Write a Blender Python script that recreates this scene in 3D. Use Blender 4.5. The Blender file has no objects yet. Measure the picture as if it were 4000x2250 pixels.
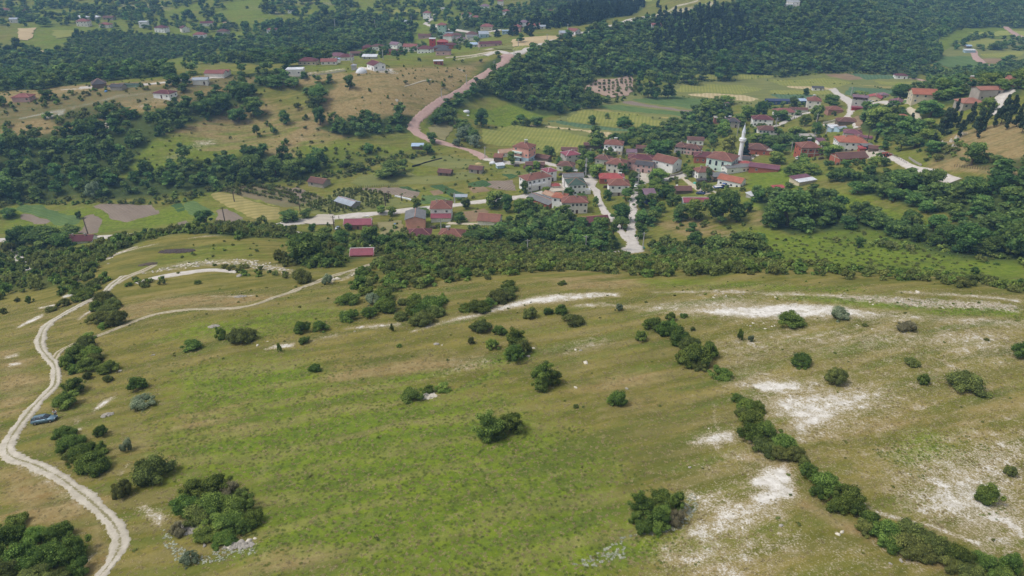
import bpy, bmesh, math, random
import numpy as np
from mathutils import Vector, Matrix
from mathutils.geometry import delaunay_2d_cdt
R = math.radians
S = bpy.context.scene
C = S.collection
rng = np.random.default_rng(7)
random.seed(7)

# ------------------------------------------------------------------ camera, sky, sun, exposure
CAMZ = 120.0
PITCH = 28.0
FPX = 1740.0                      # focal length in pixels of the 2576 px wide view of the photograph
cam_d = bpy.data.cameras.new('camera'); cam = bpy.data.objects.new('camera', cam_d); C.objects.link(cam)
cam.location = (0, 0, CAMZ); cam.rotation_euler = (R(90 - PITCH), 0, 0)
cam_d.sensor_width = 36; cam_d.lens = 36 * FPX / 2576; cam_d.clip_start = 1; cam_d.clip_end = 20000
S.camera = cam
SUN_EL, SUN_AZ = 58.0, -100.0      # azimuth clockwise from +Y: the light comes from the left and slightly behind the hills
w = bpy.data.worlds.new('World'); S.world = w; w.use_nodes = True
nt = w.node_tree; nt.nodes.clear()
sk = nt.nodes.new('ShaderNodeTexSky'); sk.sky_type = 'NISHITA'; sk.sun_disc = False
sk.sun_elevation = R(SUN_EL); sk.sun_rotation = R(SUN_AZ); sk.altitude = 300; sk.air_density = 1.0; sk.dust_density = 3.0; sk.ozone_density = 1.0
hs = nt.nodes.new('ShaderNodeHueSaturation'); hs.inputs['Saturation'].default_value = 0.32
bg = nt.nodes.new('ShaderNodeBackground'); bg.inputs['Strength'].default_value = 0.148
wo = nt.nodes.new('ShaderNodeOutputWorld')
nt.links.new(sk.outputs[0], hs.inputs['Color']); nt.links.new(hs.outputs[0], bg.inputs[0]); nt.links.new(bg.outputs[0], wo.inputs[0])
sl = bpy.data.lights.new('sun', 'SUN'); sl.energy = 1.6; sl.angle = R(15); sl.color = (1.0, 0.955, 0.89)
so = bpy.data.objects.new('sun', sl); C.objects.link(so)
sd = Vector((math.sin(R(SUN_AZ)) * math.cos(R(SUN_EL)), math.cos(R(SUN_AZ)) * math.cos(R(SUN_EL)), math.sin(R(SUN_EL))))
so.rotation_euler = sd.to_track_quat('Z', 'Y').to_euler(); so.location = (0, 0, 400)
S.view_settings.view_transform = 'Standard'; S.view_settings.look = 'None'
S.view_settings.gamma = 1; S.view_settings.use_curve_mapping = False
S.view_settings.exposure = 0.2
S.render.engine = 'CYCLES'
S.cycles.max_bounces = 5; S.cycles.diffuse_bounces = 2; S.cycles.glossy_bounces = 1; S.cycles.transmission_bounces = 3
S.cycles.volume_bounces = 0; S.cycles.transparent_max_bounces = 6

# ------------------------------------------------------------------ terrain height
CP = math.cos(R(PITCH)); SP = math.sin(R(PITCH))
def ray(px, py):
    px = np.asarray(px, float); py = np.asarray(py, float)
    X = (px - 1288) / FPX; U = (724 - py) / FPX
    return np.stack([X, CP + U * SP, -SP + U * CP], -1)
# view position in the photograph and the height of the land there, relative to the drone
CTRL = """0 1449 -62|640 1449 -60.5|1288 1449 -60|1900 1449 -60|2576 1449 -61|0 1150 -67|117 1057 -69|640 1150 -64|1288 1150 -63|1900 1150 -62
2576 1150 -62|0 900 -75|320 900 -71|640 900 -68.5|1288 900 -67|1900 900 -65|2576 900 -63.5|0 780 -86|320 760 -78|640 760 -74|1000 760 -72|1288 760 -70.8
1900 760 -68.2|2576 780 -66|0 700 -97|180 690 -89|330 690 -84|500 650 -86|445 632 -88|500 585 -91|700 620 -89|640 680 -82|800 690 -79|1000 700 -76.5|1288 690 -75
1600 695 -73.5|2000 690 -72|2400 710 -71|2576 735 -70.5|1000 650 -87|1100 620 -98|1300 640 -93|1600 655 -94|1450 660 -89|1900 660 -88|2200 680 -84|2200 640 -92|2576 700 -83|2576 600 -88
2300 500 -93|2050 500 -98|2576 500 -84|2576 400 -78|2450 350 -83|2576 300 -76|2500 230 -77|2315 250 -85|2400 290 -86|2576 200 -82|2000 600 -100|1750 600 -105
1600 600 -109|1590 520 -111|1500 450 -113|1828 440 -110|2030 400 -106|2200 380 -99|2130 300 -104|2180 250 -107|1960 290 -112|1700 400 -113|1300 400 -114
1140 570 -112|900 600 -111|1330 580 -109|1000 500 -114|700 510 -114|300 560 -114|100 560 -115|0 600 -113|600 560 -112|1500 300 -116|1700 250 -116|2000 210 -116|2250 195 -115
2450 150 -114|2576 80 -112|1250 290 -114|1050 310 -108|1150 340 -112|1300 260 -110|1500 240 -114|1600 205 -113|1800 200 -115|1270 140 -92|1400 105 -91|1600 50 -86|1720 20 -84
1600 120 -98|2000 100 -95|2000 190 -115|2000 20 -74|1750 100 -97|2340 150 -114|2300 60 -98|2576 20 -96|2000 -60 -52|2300 -60 -72|2576 -60 -80|1500 40 -101|1550 5 -95|1500 75 -89
945 180 -87|1100 150 -89|700 185 -87|500 205 -87|200 225 -89|0 245 -90|800 250 -96|1000 250 -97|600 300 -103|400 300 -98|800 350 -108|950 370 -111|300 350 -103|0 300 -95
0 400 -106|300 430 -110|600 420 -112|0 500 -114|800 430 -114|1150 200 -96|1000 140 -98|1200 110 -97|1100 60 -94|1300 30 -91|700 150 -104|300 180 -106|300 100 -102|200 50 -96
0 100 -100|0 200 -104|600 80 -101|600 20 -91|900 30 -92|900 100 -102|500 160 -106|0 -60 -72|640 -60 -68|1288 -60 -66|1700 -60 -60|0 20 -92"""
ctrl = []
for tok in CTRL.replace('\n', '|').split('|'):
    a, b, z = map(float, tok.split()); d = ray(a, b); t = z / d[2]; ctrl.append((d[0] * t, d[1] * t, z))
for x, y, z in [(0, 20, -56), (-70, 10, -58), (70, 10, -58), (-250, 60, -75), (250, 60, -64), (-400, 250, -112), (420, 180, -78), (0, -200, -50), (-500, -200, -80), (500, -200, -60),
                (-600, 350, -104), (600, 350, -62), (-1500, 900, -80), (1600, 900, -60), (0, 2400, -20), (-1500, 2300, -25), (1500, 2300, -15), (-700, 600, -100), (800, 600, -78)]:
    ctrl.append((x, y, z))
ctrl = np.array(ctrl)
CK = 14.0
def phi(r2): return np.sqrt(r2 + CK * CK)
def rbf_fit():
    n = len(ctrl); D = ((ctrl[:, None, :2] - ctrl[None, :, :2]) ** 2).sum(-1)
    A = np.zeros((n + 3, n + 3)); A[:n, :n] = phi(D) + np.eye(n) * -0.5
    Pm = np.c_[np.ones(n), ctrl[:, :2] / 1000]; A[:n, n:] = Pm; A[n:, :n] = Pm.T
    return np.linalg.solve(A, np.r_[ctrl[:, 2], 0, 0, 0])
WT = rbf_fit()
def vnoise(x, y, s, seed):                       # smooth value noise
    x = x / s + seed * 17.3; y = y / s + seed * 9.1
    xi = np.floor(x).astype(np.int64); yi = np.floor(y).astype(np.int64); fx = x - xi; fy = y - yi
    fx = fx * fx * (3 - 2 * fx); fy = fy * fy * (3 - 2 * fy)
    def h(a, b):
        n = (a * 374761393 + b * 668265263 + seed * 1442695) & 0x7fffffff
        n = ((n ^ (n >> 13)) * 1274126177) & 0x7fffffff
        return ((n ^ (n >> 16)) & 0xffff) / 65535.0
    return (h(xi, yi) * (1 - fx) + h(xi + 1, yi) * fx) * (1 - fy) + (h(xi, yi + 1) * (1 - fx) + h(xi + 1, yi + 1) * fx) * fy
def Hraw(x, y):
    x = np.asarray(x, float).ravel(); y = np.asarray(y, float).ravel(); out = np.empty(len(x))
    for i in range(0, len(x), 60000):
        a = x[i:i + 60000]; b = y[i:i + 60000]
        r2 = (a[:, None] - ctrl[None, :, 0]) ** 2 + (b[:, None] - ctrl[None, :, 1]) ** 2
        out[i:i + 60000] = phi(r2) @ WT[:-3] + WT[-3] + WT[-2] * a / 1000 + WT[-1] * b / 1000
    r = np.hypot(x, y)
    far = np.clip((r - 2200) / 1500, 0, 1)
    out = out * (1 - far) + (-30) * far
    out += (vnoise(x, y, 60, 3) - .5) * 2.2 * np.clip(r / 300, .2, 1.5) + (vnoise(x, y, 22, 5) - .5) * .8 + (vnoise(x, y, 7, 6) - .5) * .28
    out += np.clip((r - 560) / 400, 0, 1) * ((vnoise(x, y, 130, 11) - .5) * 10)
    return out + CAMZ
GX0, GX1, GY0, GY1, GS = -1300, 1300, 0, 1700, 3.0
gx = np.arange(GX0, GX1 + 1, GS); gy = np.arange(GY0, GY1 + 1, GS)
XX, YY = np.meshgrid(gx, gy); HG = Hraw(XX, YY).reshape(XX.shape)
def H(x, y):
    x = np.asarray(x, float); y = np.asarray(y, float)
    fx = np.clip((x - GX0) / GS, 0, len(gx) - 1.001); fy = np.clip((y - GY0) / GS, 0, len(gy) - 1.001)
    i = fx.astype(int); j = fy.astype(int); fx = fx - i; fy = fy - j
    return (HG[j, i] * (1 - fx) + HG[j, i + 1] * fx) * (1 - fy) + (HG[j + 1, i] * (1 - fx) + HG[j + 1, i + 1] * fx) * fy
TS = np.geomspace(40, 1500, 900)
def P(px, py):
    """where the sight line of a photograph position meets the land: (n,3)"""
    d = ray(np.atleast_1d(px), np.atleast_1d(py)); d = d / np.linalg.norm(d[:, :2], axis=1, keepdims=True)
    X = d[:, 0:1] * TS; Y = d[:, 1:2] * TS; Z = d[:, 2:3] * TS + CAMZ
    below = Z <= H(X, Y)
    k = np.where(below.any(1), below.argmax(1), len(TS) - 1); k = np.maximum(k, 1); t0 = TS[k - 1]; t1 = TS[k]
    for _ in range(12):
        tm = (t0 + t1) / 2; b = d[:, 2] * tm + CAMZ <= H(d[:, 0] * tm, d[:, 1] * tm)
        t1 = np.where(b, tm, t1); t0 = np.where(b, t0, tm)
    x = d[:, 0] * t1; y = d[:, 1] * t1
    return np.stack([x, y, H(x, y)], 1)
def P1(px, py): return Vector(P(px, py)[0])
def dist(p): return math.sqrt(p[0] ** 2 + p[1] ** 2 + (p[2] - CAMZ) ** 2)
def proj(x, y, z):
    v = np.stack([x, y, z - CAMZ], -1); dpt = v[..., 1] * CP - v[..., 2] * SP; up = v[..., 1] * SP + v[..., 2] * CP
    return 1288 + FPX * v[..., 0] / dpt, 724 - FPX * up / dpt, dpt

# ------------------------------------------------------------------ helpers
def tag(o, label=None, cat=None, group=None, kind=None):
    if label: o['label'] = label
    if cat: o['category'] = cat
    if group: o['group'] = group
    if kind: o['kind'] = kind
    return o
def link(name, data, parent=None):
    o = bpy.data.objects.new(name, data); C.objects.link(o)
    if parent: o.parent = parent
    return o
def mesh_np(name, v, f, mats=(), fm=None, smooth=False, attrs=None):
    """v (n,3); f list of (m,k) index arrays of constant k"""
    me = bpy.data.meshes.new(name); v = np.asarray(v, np.float32)
    me.vertices.add(len(v)); me.vertices.foreach_set('co', v.ravel())
    fs = f if isinstance(f, list) else [f]; fs = [np.asarray(a, np.int32) for a in fs if len(a)]
    if not fs:
        for k, a in (attrs or {}).items(): me.attributes.new(k, 'FLOAT_VECTOR', 'POINT').data.foreach_set('vector', np.asarray(a, np.float32).ravel())
        return me
    loops = np.concatenate([a.ravel() for a in fs]); tot = np.concatenate([np.full(len(a), a.shape[1], np.int32) for a in fs])
    st = np.r_[0, np.cumsum(tot)[:-1]].astype(np.int32)
    me.loops.add(len(loops)); me.loops.foreach_set('vertex_index', loops)
    me.polygons.add(len(tot)); me.polygons.foreach_set('loop_start', st)
    for m in mats: me.materials.append(m)
    if fm is not None: me.polygons.foreach_set('material_index', np.asarray(fm, np.int32))
    me.update(calc_edges=True)
    if smooth: me.polygons.foreach_set('use_smooth', np.ones(len(tot), bool))
    for k, a in (attrs or {}).items():
        a = np.asarray(a, np.float32)
        if a.ndim == 1:
            at = me.attributes.new(k, 'FLOAT', 'POINT'); at.data.foreach_set('value', a)
        else:
            at = me.attributes.new(k, 'FLOAT_VECTOR', 'POINT'); at.data.foreach_set('vector', a.ravel())
    return me
def srgb(r, g, b):
    f = lambda c: ((c / 255 + .055) / 1.055) ** 2.4 if c > 10 else c / 255 / 12.92
    return (f(r), f(g), f(b), 1)
class NT:                                        # small node-building helper
    def __init__(s, name):
        s.m = bpy.data.materials.new(name); s.m.use_nodes = True; s.t = s.m.node_tree; s.t.nodes.clear()
        s.out = s.t.nodes.new('ShaderNodeOutputMaterial')
    def n(s, ty, **kw):
        x = s.t.nodes.new(ty)
        for k, v in kw.items(): setattr(x, k, v)
        return x
    def l(s, a, b): s.t.links.new(a, b)
    def put(s, sock, v):
        if hasattr(v, 'is_linked') or hasattr(v, 'links'): s.l(v, sock)
        else: sock.default_value = v
    def pos(s): return s.n('ShaderNodeNewGeometry').outputs['Position']
    def noise(s, scale, detail=4, rough=.55, vec=None, dim='3D'):
        x = s.n('ShaderNodeTexNoise'); x.inputs['Scale'].default_value = scale; x.inputs['Detail'].default_value = detail; x.inputs['Roughness'].default_value = rough
        if vec is not None: s.l(vec, x.inputs['Vector'])
        return x.outputs['Fac']
    def scalev(s, vec, sc, rot=(0, 0, 0)):
        y = s.n('ShaderNodeMapping'); y.inputs['Rotation'].default_value = rot; s.l(vec, y.inputs['Vector']); x = s.n('ShaderNodeMapping'); x.inputs['Scale'].default_value = sc; s.l(y.outputs[0], x.inputs['Vector']); return x.outputs[0]
    def math(s, op, a, b=0.5, c=0.5, clamp=False):
        x = s.n('ShaderNodeMath', operation=op, use_clamp=clamp); s.put(x.inputs[0], a); s.put(x.inputs[1], b); s.put(x.inputs[2], c); return x.outputs[0]
    def mix(s, f, a, b, mode='MIX'):
        x = s.n('ShaderNodeMix', data_type='RGBA', blend_type=mode); s.put(x.inputs[0], f); s.put(x.inputs[6], a); s.put(x.inputs[7], b); return x.outputs[2]
    def ramp(s, f, lo, hi):
        x = s.n('ShaderNodeMapRange', interpolation_type='SMOOTHSTEP'); s.put(x.inputs[0], f); x.inputs[1].default_value = lo; x.inputs[2].default_value = hi; return x.outputs[0]
    def attr(s, name, out='Fac'): return s.n('ShaderNodeAttribute', attribute_name=name).outputs[out]
    def surf(s, col, rough=.9, bump=None, bs=.5, bd=.1, spec=.15, metal=0):
        b = s.n('ShaderNodeBsdfPrincipled'); s.put(b.inputs['Base Color'], col); s.put(b.inputs['Roughness'], rough); b.inputs['Specular IOR Level'].default_value = spec; b.inputs['Metallic'].default_value = metal
        if bump is not None:
            k = s.n('ShaderNodeBump'); k.inputs['Strength'].default_value = bs; k.inputs['Distance'].default_value = bd; s.l(bump, k.inputs['Height']); s.l(k.outputs[0], b.inputs['Normal'])
        s.l(b.outputs[0], s.out.inputs[0]); return s.m
_mc = {}
def plain(name, rgb, rough=.8, var=.18, scale=1.2, metal=0, spec=.3):
    """painted or bare surface with blotches, grime streaks and fine grain"""
    if name in _mc: return _mc[name]
    t = NT(name); p = t.pos(); c = srgb(*rgb)
    n1 = t.noise(scale, 5, .6, p); n2 = t.noise(scale * 9, 3, .6, p)
    k = t.math('ADD', t.math('MULTIPLY', n1, .65), t.math('MULTIPLY', n2, .35))
    col = t.mix(t.ramp(k, .3, .7), tuple(x * (1 - var) for x in c[:3]) + (1,), tuple(min(1, x * (1 + var)) for x in c[:3]) + (1,))
    _mc[name] = t.surf(col, rough, n2, .25, .03, spec, metal); return _mc[name]

# ------------------------------------------------------------------ ground masks (what the land is covered with)
def pw(s):                                       # 'x y,x y' photograph positions -> world xy
    a = np.array([[float(q) for q in t.split()] for t in s.split(',')]); return P(a[:, 0], a[:, 1])[:, :2]
def inpoly(x, y, poly):
    ins = np.zeros(x.shape, bool); n = len(poly); j = n - 1
    for i in range(n):
        xi, yi = poly[i]; xj, yj = poly[j]
        c = ((yi > y) != (yj > y)) & (x < (xj - xi) * (y - yi) / (yj - yi + 1e-12) + xi); ins ^= c; j = i
    return ins
def segdist(x, y, line, closed=False):
    d = np.full(x.shape, 1e9); n = len(line)
    for i in range(n if closed else n - 1):
        a = line[i]; b = line[(i + 1) % n]; ab = b - a; t = np.clip(((x - a[0]) * ab[0] + (y - a[1]) * ab[1]) / (ab @ ab + 1e-9), 0, 1)
        d = np.minimum(d, np.hypot(x - a[0] - t * ab[0], y - a[1] - t * ab[1]))
    return d
def stroke2poly(s):                              # 'x y w,...' (w in photograph pixels) -> outline
    a = np.array([[float(q) for q in t.split()] for t in s.split(',')]); p = a[:, :2]; t = np.gradient(p, axis=0); t /= np.linalg.norm(t, axis=1, keepdims=True) + 1e-9
    n = np.stack([-t[:, 1], t[:, 0]], 1) * a[:, 2:3] / 2; o = np.r_[p + n, (p - n)[::-1]]; return P(o[:, 0], o[:, 1])[:, :2]
# channels: bare chalk, lush green, dry reddish, rough rubble
BARE = [  # (kind, outline, strength, feather m)
 ('s', '1035 833 5,1110 812 9,1190 795 12,1250 776 16,1330 757 20,1400 750 22,1490 742 16,1560 740 10', .92, 1.5), ('s', '1440 770 10,1500 766 12,1560 768 8,1630 775 8', .75, 1.5),
 ('p', '1590 770,1650 757,1750 748,1830 742,1900 750,2000 757,2100 759,2180 770,2300 785,2400 800,2330 808,2200 806,2100 800,2000 806,1900 804,1800 800,1700 795,1620 790', .62, 3),
 ('p', '1740 775,1860 770,2000 762,2090 766,2160 778,2260 795,2180 800,2080 796,1980 802,1880 800,1790 793', 1.0, 2),
 ('s', '1640 735 6,1850 733 10,2000 740 10,2150 746 6', .8, 2), ('s', '2255 733 5,2400 741 8,2576 758 9', .85, 1.5), ('s', '2350 800 10,2450 806 10,2576 812 12', .55, 3),
 ('p', '1880 965,1930 953,2000 962,2030 975,1985 992,1910 1000,1945 1040,1990 1060,2010 1075,2060 1070,2150 1040,2230 1005,2190 985,2080 995,2020 1000,1960 990', .66, 3),
 ('p', '1890 968,1930 958,1990 966,2005 978,1960 985,1920 985', 1, 1), ('p', '2010 1052,2070 1040,2110 1040,2060 1070,2015 1076', .95, 1.5),
 ('p', '1735 1115,1790 1088,1842 1082,1852 1105,1800 1122', .85, 1), ('s', '1800 1015 4,1795 1050 4,1812 1090 5', .7, .5),
 ('p', '1885 1212,1930 1182,1975 1170,1990 1200,2006 1250,1950 1264,1905 1272,1890 1250,1935 1235,1905 1225', 1.05, .8), ('p', '1730 1245,1800 1255,1860 1270,1890 1280,1960 1270,1870 1310,1760 1330,1800 1290', .72, 2),
 ('s', '1740 1345 10,1830 1325 14,1900 1300 14,1960 1280 10', .8, 1.5), ('s', '1830 1410 14,1920 1385 18,2010 1360 18', .72, 2), ('s', '1680 1390 14,1750 1420 20,1850 1445 20', .55, 3),
 ('p', '2270 1240,2340 1195,2420 1170,2500 1130,2576 1120,2576 1449,2520 1390,2430 1330,2340 1290,2290 1270', .62, 4), ('s', '2355 1205 14,2410 1250 18,2480 1285 26,2576 1325 44', .98, 1.5), ('s', '2460 1160 14,2576 1150 20', .6, 3),
 ('s', '2150 1250 5,2200 1285 6,2260 1305 6,2340 1322 8,2400 1345 9,2470 1372 9', .85, .4), ('s', '2200 1370 8,2260 1400 16,2330 1430 20', .7, 1.5),
 ('s', '232 1036 10,262 1012 16,292 996 8', .8, .6), ('p', '340 1275,370 1265,405 1280,425 1300,400 1325,360 1300', .85, 1), ('s', '300 1195 10,322 1168 7', .8, .5), ('s', '190 1050 8,200 1090 8', .5, 1),
 ('s', '35 1165 8,100 1200 14,160 1240 16,205 1275 8', .72, .8), ('s', '230 1360 6,243 1385 8,212 1420 10,175 1449 12', .8, .5), ('s', '10 900 10,50 890 10', .75, .5), ('s', '18 920 10,55 912 8', .75, .5), ('s', '40 826 4,75 808 10,112 790 8', .85, .6),
 ('s', '155 748 6,185 738 10', .9, .5), ('s', '95 775 6,140 768 8', .85, .5), ('s', '195 805 6,230 780 6', .6, .6), ('s', '170 715 8,210 700 6', .55, 1),
 ('s', '660 880 4,690 872 12,740 868 10', .85, .5), ('s', '1050 1005 5,1080 990 12,1095 980 6', 1.0, .5), ('s', '870 826 6,940 820 10,1010 815 10', .6, 1), ('s', '800 850 6,850 842 8', .6, 1), ('s', '530 745 4,600 745 5,640 742 5', .6, 1),
 ('s', '400 965 3,402 1000 3,398 1020 3', .7, .4), ('p', '1380 885,1480 840,1560 850,1440 900', .42, 3), ('p', '1150 900,1220 895,1260 910,1180 935,1060 955', .42, 3),
 ('p', '1700 1180,1800 1090,1900 1080,2000 1100,2100 1200,2050 1340,1900 1449,1650 1449,1700 1300', .33, 8), ('p', '1850 960,2000 900,2576 870,2576 1050,2200 1090,2000 1100,1900 1040', .33, 10), ('p', '1750 830,2000 810,2576 820,2576 900,2000 880,1850 960', .36, 6),
 ('p', '2150 1100,2576 1080,2576 1449,2300 1330', .3, 6), ('p', '2050 1320,2350 1449,1950 1449', .4, 6),
 ('p', '400 670,460 655,560 648,700 662,765 685,720 695,600 672,500 672,430 682', .4, 4), ('s', '270 665 3,262 655 4,290 640 4,340 625 4,400 612 4', .7, 1), ('s', '940 665 6,900 685 10,860 700 8', .55, 2),
 ('s', '470 600 3,600 590 3', .5, 1),
 # far ridge scars
 ('s', '45 300 5,120 283 7,165 275 5', .95, 1), ('s', '110 297 8,165 283 10', 1, 1), ('s', '170 270 5,240 258 7,300 240 8,400 232 8,460 222 6', .8, 3), ('s', '150 225 4,240 221 4,340 213 3,410 207 3', .8, 2), ('p', '270 255,420 262,470 245,400 225', .4, 8),
 ('s', '180 275 8,190 268 8', .9, 2), ('s', '430 272 8,455 266 6', .8, 2), ('s', '345 268 6,370 262 6', .7, 2), ('s', '480 218 6,520 205 8', .8, 2), ('s', '0 280 6,60 272 6', .5, 4), ('s', '730 188 8,800 182 5,870 172 5', .7, 2), ('s', '900 170 6,960 178 10,990 176 8', 1, 1.5),
 ('s', '1140 150 3,1180 144 4,1240 132 4', .6, 2), ('p', '1160 130,1240 125,1250 118,1200 128', .8, 2), ('s', '1150 172 4,1165 178 8', .9, 2), ('s', '818 310 6,845 322 10,880 330 6', .4, 3), ('s', '490 362 14,540 356 14', .6, 4), ('s', '420 400 12,460 385 10', .5, 4), ('s', '780 355 6,740 345 6', .4, 3),
 ('s', '990 285 3,996 300 3,988 318 4', .9, .8), ('s', '1560 560 4,1600 590 4', .3, 2), ('s', '1790 600 4,1850 585 8', .45, 3), ('s', '1100 340 3,1080 325 3', .8, 1),
 ('p', '1080 62,1110 70,1180 82,1250 92,1200 70,1110 58', .8, 4), ('p', '1600 50,1700 20,1800 0,1830 12,1740 26,1650 48,1560 70', .45, 6), ('s', '1480 80 4,1560 60 6,1620 45 6,1700 15 5,1760 0 5', .8, 2), ('p', '1960 115,1980 130,1975 150,1950 145', .55, 3), ('s', '2470 95 6,2530 112 6', .6, 5),
 ('s', '60 75 12,80 85 18', .2, 2), ('s', '300 10 12,420 20 12', .5, 15), ('s', '880 10 10,700 5 10,640 20 10', .4, 12), ('s', '680 30 8,710 35 8', .5, 6), ('s', '760 120 5,830 90 5', .5, 6),
]
LUSH = [
 ('p', '430 1110,700 1080,1000 1060,1250 1085,1500 1150,1560 1300,1450 1449,900 1449,700 1340,650 1210,500 1180', .62, 12), ('p', '430 930,900 900,1300 960,1520 1100,1640 1300,1560 1449,700 1449,640 1300,480 1180,400 1050', .38, 14),
 ('s', '470 1040 10,700 1025 14,850 1000 22,1000 960 30,1150 925 26,1330 895 12', .7, 3), ('s', '1080 1010 10,1180 970 18,1260 930 14', .7, 2), ('p', '1500 1310,1720 1340,1800 1380,1500 1449,1350 1449', .6, 6),
 ('p', '2200 1140,2330 1080,2450 1090,2400 1160,2300 1190', .6, 5), ('p', '430 930,700 900,800 930,700 1000,480 1000', .35, 8), ('p', '560 860,640 840,640 810,500 800,380 860', .5, 6), ('p', '330 690,700 650,640 610,480 600,330 640', .3, 8),
 ('p', '1560 705,1700 700,2000 712,2200 728,2100 742,1850 728,1650 725', .5, 4), ('p', '1930 740,2100 742,2300 760,2576 780,2576 800,2400 790,2200 770,2000 755', .75, 4), ('p', '640 780,850 760,900 800,760 830,650 860,600 820', .45, 8),
 ('p', '1600 650,2000 660,2576 690,2576 560,2300 560,2000 590,1800 500,2000 470,2350 540,2576 560,2576 660,1900 560', .5, 10), ('p', '1900 600,2150 570,2400 590,2576 640,2576 715,2250 690,2000 670', .75, 8),
 ('p', '1980 480,2100 480,2250 530,2370 560,2350 580,2200 560,2050 520', .7, 5), ('p', '0 340,400 300,650 240,820 340,1000 360,1100 370,900 420,600 480,0 500', .45, 12), ('p', '1110 270,1290 260,1400 290,1290 320,1240 315', .85, 4),
 ('p', '640 480,900 420,1250 400,1400 330,1200 520,800 560', .3, 15), ('p', '0 520,400 520,520 480,500 560,0 620', .5, 8), ('p', '1900 410,2050 430,1980 500,1880 470', .9, 4), ('s', '640 330 20,800 300 18,900 340 14', .5, 6), ('p', '1250 240,1500 200,2000 190,1800 60,1300 120', .5, 20),
 ('p', '1850 20,2576 20,2576 100,2300 150,2050 180', .6, 20), ('p', '0 0,1290 0,1290 110,1000 150,500 160,0 210', .45, 30),
]
DRY = [
 ('p', '60 1180,230 1230,300 1290,250 1330,100 1330,0 1290,0 1190', .8, 4), ('p', '0 880,70 900,100 960,40 1040,0 1040', .8, 4), ('p', '430 740,600 740,720 745,560 775,400 780,330 800,310 770', .8, 5), ('p', '800 940,1000 900,1240 880,1200 930,950 960,820 980', .7, 5),
 ('p', '400 1010,640 1000,640 1090,420 1110,330 1080,280 1130,300 1200,430 1180', .5, 8), ('p', '700 1380,850 1400,900 1449,600 1449', .6, 6), ('p', '1450 960,1560 900,1700 950,1650 1040,1500 1060', .5, 6), ('p', '2020 1060,2200 1040,2576 1020,2576 1080,2300 1100,2060 1130', .5, 8),
 ('s', '2010 1260 20,2100 1310 20,2200 1360 20,2300 1400 20,2400 1430 20', .9, 2), ('p', '1700 1340,1900 1390,1800 1449,1500 1449', .4, 8), ('p', '1880 1150,1980 1160,2020 1240,2000 1260,1960 1180', .8, 2), ('p', '240 1340,300 1380,260 1449,140 1449,220 1400', .9, 2),
 ('p', '640 400,830 230,1000 250,1080 280,950 330,800 330,720 400', .85, 10), ('p', '860 190,1150 168,1220 150,1110 262,960 285,780 262', 1, 8), ('p', '0 230,150 215,420 200,640 190,860 180,900 200,760 215,620 212,480 240,300 290,160 340,0 350', .9, 8), ('p', '400 330,640 240,820 270,960 330,800 372,560 370', .5, 10), ('p', '480 270,600 260,620 300,520 330,440 340', .4, 8), ('p', '200 260,400 240,640 200,500 270,300 300,150 320', .6, 10), ('p', '480 380,600 340,700 360,560 390', .5, 6),
 ('p', '2390 340,2470 320,2576 300,2576 460,2540 450,2420 430,2330 430', .9, 4), ('p', '1640 560,1750 540,1850 590,1740 600', .5, 4), ('p', '1900 520,2000 560,1880 580', .5, 4), ('p', '150 750,400 730,200 850,0 900,0 800', .3, 10), ('p', '900 300,1050 270,1000 300,950 320', .7, 4), ('p', '1330 700,1560 690,1650 720,1450 735', .5, 4),
 ('p', '0 230,150 220,420 205,600 195,500 220,300 250,0 270', .55, 6),
]
RUB = [
 ('p', '330 690,430 668,520 652,640 650,740 672,760 690,700 680,560 665,470 675,380 690', .6, 3), ('s', '275 665 8,262 655 8,300 635 6,350 618 6', .8, 1), ('p', '1600 790,1750 790,2200 808,2576 830,2576 900,2200 850,1800 830', .4, 6),
 ('p', '2050 735,2576 765,2576 790,2300 775,2100 755', .9, 3), ('p', '1700 735,2100 740,2000 758,1750 750', .6, 3), ('s', '880 690 12,930 672 12', .9, 2), ('p', '640 850,760 850,1010 800,1020 820,850 850,700 885', .5, 3), ('s', '570 1350 10,650 1370 14', .9, 1), ('s', '450 1315 20,500 1310 26', .7, 1),
 ('s', '1075 995 18,1090 985 12', 1, .5), ('s', '1440 900 20,1500 880 20', .3, 2), ('p', '1650 1000,1850 950,1880 1120,1700 1180', .3, 6), ('s', '810 700 10,840 712 10', .8, 1), ('p', '480 350,560 350,460 400,420 400', .5, 4), ('p', '770 430,810 470,720 440', .2, 4),
]
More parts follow.
